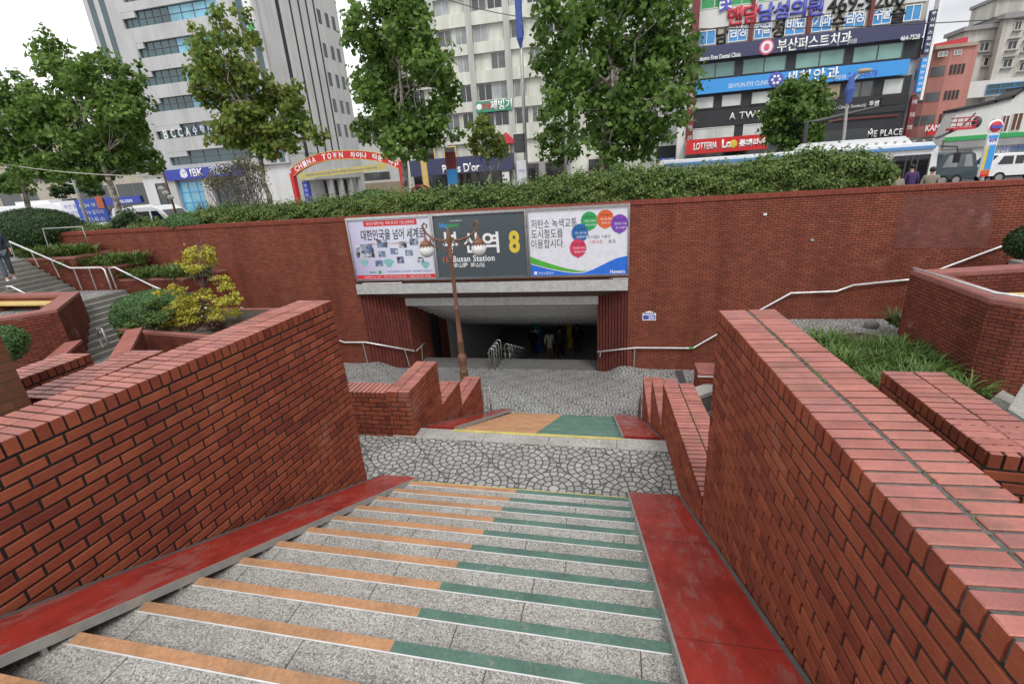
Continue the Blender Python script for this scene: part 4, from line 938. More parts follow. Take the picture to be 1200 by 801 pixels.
def limb(mb, a, b, r0, r1, wob=.12, n=5):
    a, b = Vector(a), Vector(b); L = (b-a).length; pts = []
    for i in range(n+1):
        t = i/n; j = Vector((random.uniform(-1, 1), random.uniform(-1, 1), random.uniform(-.5, .5)))*wob*L*.12*(0 < i < n); pts.append(a.lerp(b, t)+j+Vector((0, 0, -math.sin(t*PI)*.04*L)))
    mb.tube(pts, [r0+(r1-r0)*i/n for i in range(n+1)], 8); return pts
def tree(label, base, px_blobs, y, trunk_r, nleaf, leaf, mat, bark='bark_plane', group=None, fork=.4, top=None, dy=1.0, sub=16, spread=.34, nm='street_tree', depth=.9):
    """px_blobs: crown masses (px, py, r_px_x, r_px_z) as they are seen, placed at depth y with a real depth of their own"""
    base = Vector(base); t = empty(nm, base, label, 'tree', group)
    B = []
    for i, (px, py, rx, rz) in enumerate(px_blobs):
        yy = y+random.uniform(-1, 1)*dy; c = at(px, py, yy); sc = yy/FPX*1.03; B.append((tuple(c), (rx*sc, max(rx, rz)*sc*depth, rz*sc)))
    zt = max(b[0][2] for b in B); cx = sum(b[0][0] for b in B)/len(B)
    mb = MB(); f = base.lerp(Vector((cx, y, zt)), fork); f.x = base.x+(cx-base.x)*fork*.6
    limb(mb, base, f, trunk_r*1.15, trunk_r*.72, .25, 6)
    lead = Vector((cx, y, zt-.2)) if top is None else top; limb(mb, f, lead, trunk_r*.7, trunk_r*.08, .5, 7)
    for c, r in B:
        s = f.lerp(lead, random.uniform(0, .55)); pts = limb(mb, s, Vector(c), trunk_r*.38, trunk_r*.07, .8, 5)
        for k in range(5):
            q = Vector(c)+Vector((random.gauss(0, .55)*r[0], random.gauss(0, .55)*r[1], random.gauss(.1, .5)*r[2])); limb(mb, pts[random.randint(2, 5)], q, trunk_r*.11, trunk_r*.025, .8, 3)
    mb.build('trunk', M[bark], t, True)
    P, N = blobs_points(B, int(nleaf*.72), 26, .25, .30); S = leaf*1.08*rng.choice([.7, 1., 1.25], len(P), p=[.3, .45, .25]); leaves('crown', P, N, S, M[mat], t); return t
def hedge(label, prof, y0, y1, zb, n, leaf, mat, cat='hedge', nm='clipped_hedge', jitter=.07):
    """prof: (x, ztop) along the hedge; leaves cover a bumpy body with a dark core of twigs"""
    o = MB(); prof = [(Vector(p).x, p[1]) for p in [(q[0], q[1]) for q in prof]] if False else prof
    for (xa, za), (xb, zb_) in zip(prof, prof[1:]):
        for k in range(1): o.prism([(xa, y0+.14), (xb, y0+.14), (xb, y1-.14), (xa, y1-.14)], zb, 0, top=[za-.22, zb_-.22, zb_-.22, za-.22])
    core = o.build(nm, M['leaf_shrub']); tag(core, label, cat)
    X0, X1 = prof[0][0], prof[-1][0]; xs = np.array([p[0] for p in prof]); zs = np.array([p[1] for p in prof])
    x = rng.uniform(X0-.05, X1+.05, n); zt = np.interp(x, xs, zs)-.10; side = rng.random(n); H = zt-zb; Wd = y1-y0
    pr = H/(H+Wd*.75); front = side < pr
    bump = .06*np.sin(x*5.1+1)+.08*np.sin(x*11.3+2)+.05*np.sin(x*23)
    y = np.where(front, y0+rng.random(n)**2*.16, rng.uniform(y0, y1, n)); fz = rng.random(n)
    z = np.where(front, zb+fz*H, zt-rng.random(n)**2*.14)
    bz = .07*np.sin(z*9+x*3)+.05*np.sin(z*17-x*7); y = np.where(front, y-bz*.9-bump*.4+((fz > .8)*(fz-.8)*.7), y); z = np.where(front, z, z+bump*.55-np.clip((y0+.22-y), 0, .3)*.5+.05*np.sin(y*14+x*5))
    N = np.where(front[:, None], np.array([0, -1, .5]), np.array([0, -.3, 1.])); P = np.stack([x, y, z], 1)+rng.normal(0, jitter*.35, (n, 3)); P[:, 2] += np.where(~front, rng.random(n)**9*.26, 0); P[:, 1] -= np.where(front, rng.random(n)**9*.16, 0)
    leaves('foliage', P, N, leaf, M[mat], core, .6, .6); return core
def shrub(label, c, r, n, leaf, mat, cat='shrub', nm='round_shrub', flat=.0, core='leaf_shrub', bumps=26, bump=.16):
    c = np.array(c, float); r = np.array(r, float)
    o = MB().ball(c, 1, 20, 0, tuple(r*.86)).build(nm, M[core], None, True); tag(o, label, cat)
    d = rng.normal(0, 1, (n, 3)); d /= np.linalg.norm(d, axis=1)[:, None]; d[:, 2] = np.abs(d[:, 2])*(rng.random(n) > .25)*2-np.abs(d[:, 2])*1; d /= np.linalg.norm(d, axis=1)[:, None]
    k = rng.normal(0, 1, (bumps, 3)); k /= np.linalg.norm(k, axis=1)[:, None]; prox = (d@k.T).max(1); R_ = .90+bump*(prox-.80)+rng.random(n)**2*.10
    leaves('foliage', c+d*r*R_[:, None], d+np.array([0, 0, .3]), leaf, M[mat], o, .55, .6); return o
def lilies(label, spots, hgt, n, mat='leaf_lily', group=None, nm='lily_clump', width=.022):
    """arching strap leaves"""
    mb = MB(); root = None
    for (cx, cy, cz, r) in spots:
        for i in range(n):
            a = random.uniform(0, 2*PI); rr = r*math.sqrt(random.random()); x, y = cx+rr*math.cos(a), cy+rr*math.sin(a)
            a2 = a+random.gauss(0, .7); L = hgt*random.uniform(.7, 1.25); lean = random.uniform(.35, 1.05); dx, dy_ = math.cos(a2), math.sin(a2); px, py_ = -dy_*width, dx*width
            pr = None
            for j in range(6):
                t = j/5; out = L*lean*t*t*.75+L*.15*t; up = L*(t-.62*lean*t*t*t); w = (1-t**3*.96); q = (x+dx*out, y+dy_*out, cz+up)
                cur = (mb.vert((q[0]-px*w, q[1]-py_*w, q[2])), mb.vert((q[0]+px*w, q[1]+py_*w, q[2])))
                if pr: mb.f.append((pr[0], pr[1], cur[1], cur[0])); mb.mi.append(0)
                pr = cur
    o = mb.build(nm, M[mat]); tag(o, label, 'plant', group); return o
# ---- on the wall top
def zt_(px, py, y): return at(px, py, y).z
def prof(pts, y): return [(at(px, py, y).x, at(px, py, y).z) for px, py in pts]
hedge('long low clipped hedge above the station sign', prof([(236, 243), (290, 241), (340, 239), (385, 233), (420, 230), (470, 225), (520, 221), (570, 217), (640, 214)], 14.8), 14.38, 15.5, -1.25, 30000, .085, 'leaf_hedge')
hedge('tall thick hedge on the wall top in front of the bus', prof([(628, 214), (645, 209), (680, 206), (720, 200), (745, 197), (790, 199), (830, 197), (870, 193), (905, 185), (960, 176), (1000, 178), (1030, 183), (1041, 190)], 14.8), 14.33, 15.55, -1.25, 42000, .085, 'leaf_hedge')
hedge('thin low hedge between the round shrub and the loose bush on the left wall top', prof([(68, 264), (100, 264), (131, 260)], 14.6), 14.35, 15.0, -1.2, 5000, .07, 'leaf_hedge')
hedge('low ragged hedge on the wall top right of the loose bush', prof([(160, 259), (200, 257)], 14.6), 14.3, 15.0, -1.2, 3000, .08, 'leaf_hedge')
c = at(40, 271, 14.2); shrub('big dome-shaped dark evergreen shrub at the head of the left steps', (c.x, c.y, c.z-.1), (1.75, 1.5, .95), 16000, .075, 'leaf_shrub')
c = at(219, 258, 14.5); shrub('feathery pale green juniper on the wall top left of the long hedge', (c.x, c.y, c.z-.12), (.85, .6, .38), 6000, .07, 'leaf_fine')
c = at(425, 238, 14.7); shrub('pale soft green shrub poking out beside the long hedge, left of the sign', (c.x, c.y+.6, c.z-.1), (.9, .5, .5), 5000, .07, 'leaf_fine')
def loose(label, px_blobs, y, n, leaf, mat, base, stems, nm='loose_bush'):
    t = empty(nm, base, label, 'shrub'); B = []
    for px, py, rx, rz in px_blobs: c = at(px, py, y+random.uniform(-.2, .2)); s = y/FPX; B.append((tuple(c), (rx*s, max(rx, rz)*s*.8, rz*s)))
    mb = MB()
    for k in range(stems):
        b = random.choice(B); q = Vector(b[0])+Vector((random.gauss(0, .5)*b[1][0], random.gauss(0, .5)*b[1][1], random.gauss(.2, .5)*b[1][2])); limb(mb, Vector(base)+Vector((random.gauss(0, .06), random.gauss(0, .06), 0)), q, .014, .003, 1.0, 5)
    mb.build('stem', M['twig'], t)
    P, N = blobs_points(B, n, 14, .45, .3); leaves('foliage', P, N, leaf, M[mat], t); return t
c = at(148, 266, 14.6); loose('loose spreading bush with pale tips between two low hedges on the left wall top', [(150, 254, 18, 12), (140, 262, 14, 8), (165, 260, 12, 8)], 14.6, 1500, .09, 'leaf_shrub', (c.x, 14.6, -1.3), 30)
c = at(283, 240, 16.2); loose('half-bare twiggy bush, yellow tips and bare purplish stems, in front of the bank', [(262, 200, 26, 14), (290, 195, 26, 12), (250, 215, 16, 14), (300, 210, 16, 14), (272, 218, 30, 16), (284, 190, 14, 8)], 16.2, 2600, .07, 'leaf_dry', (c.x, 16.2, ZS), 170, 'bare_bush')
# ---- street trees
def tb(px, py, y): p = at(px, py, y); return (p.x, y, ZS)
T_ = 'plane trees along the pavement'
tree('dense green street tree, furthest left, cut by the frame edge', tb(28, 245, 20), [(22, 120, 34, 40), (5, 170, 30, 45), (40, 195, 34, 30), (10, 215, 30, 20), (48, 150, 24, 40)], 20, .16, 10500, .20, 'leaf_plane', group=T_)
tree('broad dense green street tree with a pointed crown, left of the bank', tb(139, 245, 20), [(62, 62, 16, 30), (90, 95, 42, 34), (60, 130, 40, 40), (125, 120, 42, 44), (150, 95, 24, 24), (95, 165, 50, 34), (140, 170, 44, 36), (165, 190, 22, 24), (110, 200, 48, 20), (75, 195, 36, 22), (115, 70, 18, 18), (30, 190, 30, 22), (150, 130, 30, 30)], 20, .16, 22000, .20, 'leaf_plane', group=T_)
tree('tall open street tree turning yellow and brown, between bank and arch', tb(316, 238, 20), [(262, 32, 9, 26), (235, 52, 12, 28), (290, 35, 8, 24), (250, 75, 28, 28), (285, 85, 32, 32), (232, 95, 16, 22), (262, 115, 36, 28), (315, 110, 24, 24), (290, 145, 44, 30), (345, 140, 32, 24), (372, 158, 16, 12), (320, 165, 40, 20), (268, 160, 28, 20), (345, 115, 16, 18), (318, 182, 14, 8)], 20, .14, 13500, .20, 'leaf_autumn', group=T_, sub=14, spread=.3)
tree('tall oval green street tree with a pale trunk, above the arch end', tb(476, 228, 20), [(450, 25, 30, 40), (485, 30, 26, 40), (420, 40, 18, 30), (455, 80, 42, 40), (500, 70, 30, 36), (520, 100, 20, 26), (470, 130, 46, 34), (440, 110, 26, 30), (510, 135, 24, 20), (470, 165, 36, 22), (425, 150, 12, 18), (500, 158, 26, 16), (535, 160, 9, 8), (470, -15, 36, 26)], 20, .17, 18500, .20, 'leaf_plane', group=T_)
tree('largest full green street tree, spreading over the slate panel and white poster', tb(702, 215, 19.5), [(670, 30, 40, 42), (730, 20, 50, 44), (785, 40, 34, 44), (650, 70, 28, 30), (700, 80, 52, 44), (765, 90, 46, 40), (670, 115, 34, 26), (725, 130, 52, 34), (790, 120, 28, 30), (705, 165, 42, 26), (755, 160, 38, 22), (720, 185, 24, 12), (700, -25, 46, 30), (770, -20, 40, 30), (805, 80, 14, 18)], 19.5, .18, 21000, .20, 'leaf_dark', group=T_)
tree('small thin pollard street tree with a white trunk in front of the bakery', tb(577, 225, 24), [(566, 152, 16, 14), (580, 165, 14, 14), (556, 170, 9, 14), (588, 178, 8, 10), (570, 178, 10, 9), (568, 142, 8, 8)], 24, .10, 2400, .16, 'leaf_autumn', group=T_, dy=.3)
tree('slim greyish green tree growing beside the big street tree, half hidden behind it', tb(665, 215, 27), [(650, 140, 20, 22), (640, 165, 14, 16), (668, 165, 18, 18), (655, 185, 16, 12), (655, 122, 10, 12)], 27, .10, 4200, .17, 'leaf_dark', group=T_, dy=.4)
tree('round dark green tree behind the bus roof, in front of the dark cafe floors', tb(935, 215, 40), [(925, 115, 22, 18), (948, 112, 18, 18), (908, 130, 16, 16), (934, 135, 28, 20), (958, 135, 11, 16), (925, 155, 26, 16), (944, 160, 18, 16), (935, 175, 20, 10), (938, 102, 14, 8)], 40, .16, 9000, .28, 'leaf_dark', group=T_, dy=.6)
tree('dark tree behind the left vehicles, seen under the street tree crowns', tb(95, 245, 40), [(90, 215, 22, 12), (70, 225, 18, 10), (110, 222, 16, 10)], 40, .14, 2500, .3, 'leaf_shrub', dy=.5, group=T_)
# ---- side plantings
p = at(232, 378, 10.6)
t = empty('yellow_tree', (p.x, 10.6, -3.48), 'small tree in bright yellow autumn leaf, its thin top rising over the planter', 'tree')
B = []
for px, py, rx, rz in ((225, 298, 16, 14), (243, 296, 11, 12), (230, 315, 13, 7), (246, 305, 8, 8), (258, 326, 12, 6), (215, 308, 9, 5), (205, 338, 12, 7), (218, 350, 16, 8), (240, 345, 14, 8), (262, 352, 18, 8), (275, 350, 10, 8), (232, 362, 20, 9), (200, 364, 12, 7), (205, 378, 20, 9), (230, 382, 18, 8), (258, 370, 20, 9), (195, 380, 10, 6), (225, 372, 22, 8), (272, 366, 12, 7), (210, 388, 10, 5), (188, 342, 8, 4), (266, 336, 14, 5), (178, 392, 10, 5), (196, 396, 14, 6), (222, 394, 14, 6), (244, 388, 14, 6), (262, 382, 10, 6), (240, 370, 20, 9), (214, 362, 18, 8)):
    yy = 10.6+random.uniform(-.5, .3); c = at(px, py, yy); s = yy/FPX*1.12; B.append((tuple(c), (rx*s, rx*s*.9, rz*s)))
mb = MB(); f = at(240, 345, 10.6); limb(mb, (p.x, 10.6, -3.5), f, .045, .03, .3); tp = at(233, 272, 10.6); limb(mb, f, tp, .03, .006, .4, 7)
for b in B: limb(mb, f.lerp(tp, random.uniform(0, .6)) if b[0][2] > f.z else Vector((p.x, 10.6, -3.5)).lerp(f, random.uniform(.1, .9)), b[0], .015, .004, .8)
for k in range(10): limb(mb, f.lerp(tp, random.uniform(.4, .9)), at(233+random.uniform(-22, 22), 285+random.uniform(-10, 15), 10.6), .006, .002, .6, 3)
mb.build('trunk', M['twig'], t, True); P, N = blobs_points(B, 9500, 10, .34, .4); leaves('crown', P, N, .066, M['leaf_yellow'], t)
c = at(180, 355, 10.9); shrub('feathery clipped green juniper beside the yellow tree, upper mass', (c.x, c.y, c.z-.1), (1.15, .9, .46), 15000, .055, 'leaf_fine', nm='clipped_juniper', bump=.3)
c = at(152, 368, 10.5); shrub('feathery clipped green juniper at the planter corner beside the steps', (c.x, c.y, c.z-.1), (.48, .5, .42), 7000, .05, 'leaf_fine', nm='clipped_juniper', bump=.3)
c = at(165, 378, 10.2); loose('ragged low green bush with dry seed heads under the junipers', [(165, 378, 26, 9), (190, 370, 26, 8), (150, 388, 14, 5), (178, 356, 14, 6)], 10.1, 4200, .055, 'leaf_grass', (c.x, 10.2, -3.5), 40)
leafmat('leaf_reddish', [(.04, .02, .015), (.08, .035, .022), (.07, .065, .022)]); c = at(228, 386, 10.0); loose('dark reddish bush under the yellow leaves at the planter edge', [(228, 384, 22, 8), (205, 388, 14, 6), (252, 380, 14, 7)], 10.0, 2400, .055, 'leaf_reddish', (c.x, 10.0, -3.5), 40)
q = V(75, 297, 13.2); lilies('lilies with arching leaves in the upper left planter', [(q.x+dx, 13.2+random.uniform(-.3, .3), zA, .3) for dx in np.linspace(-1.2, .9, 9)], .55, 110, group=None)
q = V(120, 309, 13.1); lilies('lilies with arching leaves in the middle planter behind the landing', [(q.x+dx, 13.1+random.uniform(-.3, .3), zB, .3) for dx in np.linspace(-1.2, 1.2, 12)], .52, 110)
q = V(180, 322, 13.1); lilies('lilies with arching leaves in the lower planter left of the yellow tree', [(q.x+dx, 13.1+random.uniform(-.3, .3), zC, .3) for dx in np.linspace(-1.9, 1.9, 15)], .50, 110)
lilies('large mound of arching green lilies right of the near wall', [(random.uniform(3.1, 5.9), random.uniform(8.3, 11.2), ZT+.2+random.uniform(0, .12), .30) for k in range(40)], .46, 110, 'leaf_grass', width=.015)
q = atz(1048, 385, ZT+.2); lilies('small tuft of green lilies at the foot of the right brick box', [(q.x+.15, q.y, ZT+.25, .25), (q.x+.4, q.y-.1, ZT+.25, .2)], .5, 90, 'leaf_grass', width=.016)
c = at(8, 401, 7.2); shrub('fine-leaved bright green shrub at the left frame edge below the brick box', (c.x-.25, c.y, c.z-.05), (.48, .5, .42), 5000, .05, 'leaf_fine', bump=.3)
c = at(1200, 279, 12.9); shrub('dark green shrub at the right frame edge on the upper steps', (c.x+.25, c.y, c.z-.1), (.55, .5, .42), 5000, .06, 'leaf_shrub')
# grass and moss in the joints of the right coping
mb = MB()
for k in range(150):
    y = random.choice((random.gauss(.95, .12), random.gauss(2.6, .2), random.gauss(1.5, .4), random.gauss(3.2, .25))); x = xwr(y)+.205+random.gauss(0, .007); L = random.uniform(.015, .045); a = random.uniform(0, 2*PI); z = -1.158
    mb.face([(x-.003*math.sin(a), y+.003*math.cos(a), z), (x+.003*math.sin(a), y-.003*math.cos(a), z), (x+L*math.cos(a)*.8, y+L*math.sin(a)*.8, z+L*.6)])
o = mb.build('joint_grass', M['leaf_grass']); o['kind'] = 'stuff'
# ---------------------------------------------------------------- buildings across the street
def xz(px, py, y): p = at(px, py, y); return p.x, p.z
def window(parent, x0, x1, z0, z1, y, gl, nx=2, nz=1, fr='darkgrey', fw=.05, rec=.12, splits=None):
    """a framed window standing in the wall plane y: glass set back, frame bars in front of it"""
    o = MB().face([(x0, y-.012, z0), (x1, y-.012, z0), (x1, y-.012, z1), (x0, y-.012, z1)]).build('window', M[gl], parent)
    mb = MB(); ya, yb = y-.06, y-.013
    mb.box(x0, x1, ya, yb, z1-fw, z1); mb.box(x0, x1, ya, yb, z0, z0+fw); mb.box(x0, x0+fw, ya, yb, z0+fw, z1-fw); mb.box(x1-fw, x1, ya, yb, z0+fw, z1-fw)
    for i in range(1, nx): x = x0+(x1-x0)*i/nx; mb.box(x-fw/2, x+fw/2, ya, yb, z0+fw, z1-fw)
    for i in range(1, nz): z = z0+(z1-z0)*i/nz; mb.box(x0+fw, x1-fw, ya+.004, yb-.002, z-fw/2, z+fw/2)
    mb.build('frame', M[fr], o); return o
def band(parent, x0, x1, z0, z1, y, mat, d=.12, nm='wall_band', back=.3): return MB().box(x0, x1, y-d, y+back, z0, z1).build(nm, M[mat], parent)
def signb(label, x0, x1, z0, z1, y, mat, d=.2, group=None, nm='shop_sign'):
    o = MB().box(x0, x1, y-d, y-.001, z0, z1).build(nm, M[mat]); tag(o, label, 'sign', group); return o
# ======== tower of clinics on the right, front at y = 52
Y = 52; e = empty('clinic_building', (22, Y, ZS), 'clinic block on the right stacked with navy, blue and white sign bands', 'building')
XA, XB = xz(817, 60, Y)[0], xz(1075, 60, Y)[0]; zz = lambda py, px=820: at(px, py, Y).z
MB().box(XA-.6, XB+.3, Y+.32, Y+16, ZS, zz(-60)).build('wall', M['clad_white'], e)
rows = {'top': (-30, 13), 'white': (13.5, 35), 'win': (35.5, 55.5), 'navy': (56.5, 73), 'green': (73.5, 95), 'blue': (95.5, 111.5), 'blind': (112, 130), 'char': (130.5, 150), 'low': (150.5, 165)}
Z = {k: (zz(b), zz(a)) for k, (a, b) in rows.items()}
xs_ = lambda px, py: at(px, py, Y).x
band(e, XA, XB, Z['white'][0], Z['white'][1], Y, 'clad_wall', .05); band(e, XA, XB, Z['win'][0], Z['win'][1], Y+.1, 'clad_beige', .05)
band(e, XA, XB, Z['top'][0], Z['top'][1], Y+.1, 'clad_wall', .05); band(e, XA, XB+.3, Z['green'][0], Z['green'][1], Y+.1, 'clad_char', .05); band(e, XA, XB, Z['blind'][0], Z['blind'][1], Y+.1, 'clad_char', .05)
band(e, XA, XB, Z['char'][0], Z['char'][1], Y+.02, 'clad_char', .05); band(e, XA, XB, ZS, Z['char'][0], Y+.1, 'clad_char', .05)
F = lambda t: XA+(XB-XA)*t
for a, b in ((.005, .26), (.27, .60), (.61, .90)):
    o = window(e, F(a), F(b), Z['top'][0]+.9, Z['top'][1], Y+.05, 'orange', 4, 1, 'offwhite'); o2 = window(e, F(a), F(b), Z['top'][0]+.05, Z['top'][0]+.88, Y+.05, 'green', 4, 1, 'offwhite')
for a, b, tx in ((.0, .085, ''), (.145, .235, '남성'), (.265, .345, '수술'), (.405, .495, '비뇨'), (.525, .615, '기과'), (.665, .755, '남성'), (.785, .865, '수술'), (.915, .985, '')):
    o = window(e, F(a), F(b), Z['win'][0]+.1, Z['win'][1]-.1, Y+.05, 'glass_blue', 2, 1, 'white', .06)
    if tx: text(tx, M['white'], (F((a+b)/2), Y-.02, (Z['win'][0]+Z['win'][1])/2+.25), (F(b)-F(a))*.86, .95, o, 0, bold=.02)
for t, c in ((.115, '남'), (.375, '성'), (.640, '수'), (.89, '술')): text(c, M['ink'], (F(t), Y+.04, (Z['win'][0]+Z['win'][1])/2), 1.05, 1.35, e, .08, bold=.03)
for t in (.25, .51, .775): MB().box(F(t)-.14, F(t)+.14, Y-.2, Y, Z['win'][0], Z['top'][1]).build('maroon_pilaster', M['maroon'], e)
MB().box(XA-.62, XA-.05, Y-.6, Y-.02, Z['low'][0]-1, zz(-40)).build('corner_pier', M['maroon'], e); MB().box(XA-1.4, XA-.64, Y-.3, Y+.3, ZS, zz(-40)).build('corner_pier', M['offwhite'], e)
for i in range(9): text('의원', M['white'], (XA-.33, Y-.61, zz(100)-i*.9), .36, .5, e, 0)
o = signb('white sign board with a blue hangul logo, topmost above the clinic lettering', xs_(843, 5), xs_(857, 5), zz(11, 850), zz(-12, 850), Y, 'white'); text('및', M['blueletter'], (xs_(850, 4), Y-.21, zz(2, 850)), 1.1, 1.6, o, 0, bold=.03)
# big lettering of the men's clinic
o = empty('sign_lettering', (F(.3), Y, Z['white'][0]), 'big raised clinic lettering, two red and four blue characters on the white band', 'sign')
for i, (c, px) in enumerate(zip('맨담남성의원', (861, 880, 897.5, 915, 935, 955))):
    p = at(px, 19.5-(px-861)*.118, Y); text(c, M['redletter' if i < 2 else 'blueletter'], (p.x, Y-.06, p.z), 1.22, 1.4, o, .16, bold=.03)
o = empty('sign_lettering', (F(.75), Y, Z['white'][0]), 'black telephone number 469-9200 in large raised digits', 'sign'); p = at(1014, 4, Y); text('469-9200', M['ink'], (p.x, Y-.06, p.z+.1), 5.7, 1.25, o, .12, bold=.015)
# sign bands
o = signb('long dark navy dental clinic sign band with a pink round emblem', XA, XB, Z['navy'][0], Z['navy'][1], Y, 'navy', .45)
p = at(899.5, 56.5, Y); mb = MB(); mb.ball((p.x-.2, Y-.46, p.z), .60, 20, 0, (1, .05, 1)); mb.build('emblem', M['pink'], o); MB().ball((p.x-.2, Y-.50, p.z), .47, 20, 0, (1, .03, 1)).build('emblem', M['white'], o); MB().ball((p.x-.2, Y-.53, p.z), .28, 16, 0, (.8, .03, 1)).build('emblem', M['pink'], o)
p = at(951, 51, Y); text('부산퍼스트치과', M['white'], (p.x, Y-.46, p.z), 5.7, .98, o, .06, bold=.02); p = at(998, 49.5, Y); text('의원', M['white'], (p.x-.1, Y-.46, p.z), .6, .35, o, 0)
p = at(843, 67.5, Y); text('Busan First Dental Clinic', M['white'], (p.x, Y-.46, p.z), 3.4, .36, o, 0, bold=.02); p = at(1063, 45.5, Y); text('464-7528', M['white'], (p.x, Y-.46, p.z), 1.4, .36, o, 0, bold=.02)
o = signb('long bright blue eye clinic sign band with white characters', XA-.1, XB-.6, Z['blue'][0], Z['blue'][1], Y, 'sky', .45)
p = at(907.5, 94.5, Y); MB().ball((p.x, Y-.46, p.z), .62, 18, 0, (1, .05, 1)).build('emblem', M['blueletter'], o)
for k in range(6): q = k*PI/3; MB().ball((p.x+.3*math.cos(q), Y-.50, p.z+.3*math.sin(q)), .12, 8, 0, (1, .2, 1)).build('emblem_dot', M['white'], o)
p = at(949, 90, Y); text('세현안과', M['white'], (p.x, Y-.46, p.z), 4.2, 1.05, o, .06, bold=.02, space=1.15); p = at(983, 90, Y); text('의원', M['white'], (p.x, Y-.46, p.z-.1), .8, .35, o, 0)
p = at(876, 99.5, Y); text('SEHYUN EYE CLINIC', M['white'], (p.x, Y-.46, p.z), 3.4, .36, o, 0); p = at(1007.5, 88.5, Y); text('T.465-0578', M['blueletter'], (p.x, Y-.46, p.z), 2.3, .5, o, 0, bold=.02)
def wrow(pairs, key, y, gl, nx=2, fr='darkgrey', lo=.12, hi=.12):
    for a, b in pairs: window(e, F(a), F(b), Z[key][0]+lo, Z[key][1]-hi, y, gl, nx, 1, fr, .07)
wrow(((.0, .19), (.225, .43), (.47, .69), (.725, .94)), 'green', Y+.05, 'glass_green', 2)
wrow(((.0, .10), (.135, .235), (.28, .38)), 'blind', Y+.05, 'blind', 1); wrow(((.60, .69), (.88, .97)), 'blind', Y+.05, 'blind', 1, lo=-.3); wrow(((.73, .84),), 'blind', Y+.05, 'glass_grey', 2, lo=-.3)
band(e, F(.59), F(.69), Z['blind'][0]+.1, Z['blind'][1]-.2, Y-.01, 'clad_tan', .06)
wrow(((.0, .21), (.255, .40)), 'low', Y+.05, 'blind', 2, 'offwhite', 0, 0)
for i in range(5): window(e, F(.60+i*.075), F(.60+i*.075+.07), zz(164, 1010)-1.2, zz(148, 1010)-.8, Y+.05, 'glass_dark', 2, 1, 'black', .06)
for i, t in enumerate((.66, .80, .86)):
    MB().ball((F(t), Y-.1, zz(146, 1010)-.5), .11, 8).build('ceiling_lamp', M['white'], e)
p = at(878.5, 136, Y); o = empty('sign_lettering', (p.x, Y, p.z), 'white cafe lettering on the dark band, half covered by the round tree', 'sign'); text('A TWOSOME PLACE', M['white'], (p.x+2.2, Y-.08, p.z+.1), 8.0, .62, o, .05, bold=.012, space=1.1)
p = at(1014.5, 157.5, Y); o = empty('sign_lettering', (p.x, Y, p.z), 'white cafe lettering just above the bus roof', 'sign'); text('A TWOSOME PLACE', M['white'], (p.x, Y-.08, p.z), 5.6, .55, o, .05, bold=.012, space=1.1)
p = at(988, 126, Y); o = empty('sign_lettering', (p.x, Y, p.z), 'small pale cafe slogan and hangul lettering on the dark band beside the boom', 'sign'); text('(Cafe with Cake & Sandwich)', M['offwhite'], (p.x, Y-.08, p.z), 3.5, .36, o, .02, shear=.2); p = at(1036, 120.5, Y); text('투썸플레이스', M['white'], (p.x, Y-.08, p.z), 2.4, .45, o, .03, bold=.02)
MB().box(F(.60), F(.97), Y-.07, Y, zz(139, 1010)-.02, zz(137.5, 1010)).build('red_trim', M['maroon'], e)
p0, p1 = at(803.5, 184, 50), at(899, 163.5, 50)
o = MB().box(p0.x, p1.x, 49.8, 50.2, p0.z+.2, p0.z+1.45).build('shop_sign', M['red']); tag(o, 'long red burger shop sign over the far end of the bus', 'sign')
zc = p0.z+.83
q = at(826, 174.5, 49.8); text('LOTTERIA', M['white'], (q.x, 49.79, zc), 2.05, .62, o, .03, bold=.03, shear=.1); q = at(853, 173, 49.8); text('Lo', M['white'], (q.x-.15, 49.79, zc+.05), .8, .75, o, .03, bold=.05); MB().ball((q.x+.42, 49.78, zc), .34, 14, 0, (1, .1, 1)).build('emblem', M['yellow'], o); q = at(881, 171.5, 49.8); text('롯데리아', M['white'], (q.x, 49.79, zc), 2.2, .62, o, .03, bold=.05)
MB().box(p0.x, p1.x+8, 50.2, 52, ZS, p0.z+1.3).build('shop_front', M['glass_dark'], e)
# vertical banner signs at the right corner
for lab, pyA, pyB, mt, tx in (('navy vertical banner sign at the clinic block corner, upper of two', 14, 64, 'navy', '부산퍼스트치과'), ('blue vertical banner sign at the clinic block corner, lower of two', 68, 108, 'sky', '세현안과의원')):
    xa, za = xz(1090-(pyA*.17), pyA, Y); zb = zz(pyB, 1083)
    o = signb(lab, XB+.30, XB+.72, zb, at(1084, pyA, Y).z, Y, mt, .35, nm='banner_sign'); n_ = len(tx); H = at(1084, pyA, Y).z-zb
    for i, c in enumerate(tx): text(c, M['white'], (XB+.51, Y-.36, zb+H*(1-(i+.5)/n_)), .32, H/n_*.5, o, 0, bold=.02)
MB().box(XB+.73, XB+.92, Y-.4, Y+.3, zz(118, 1075), zz(-20, 1075)).build('corner_pier', M['white'], e); o = signb('dark red vertical banner with small characters under the blue one', XB+.15, XB+.60, zz(178, 1070), zz(114, 1070), Y, 'maroon', .35, nm='banner_sign')
for i in range(6): text('카페', M['white'], (XB+.37, Y-.36, zz(120, 1070)-i*1.0), .36, .4, o, 0)
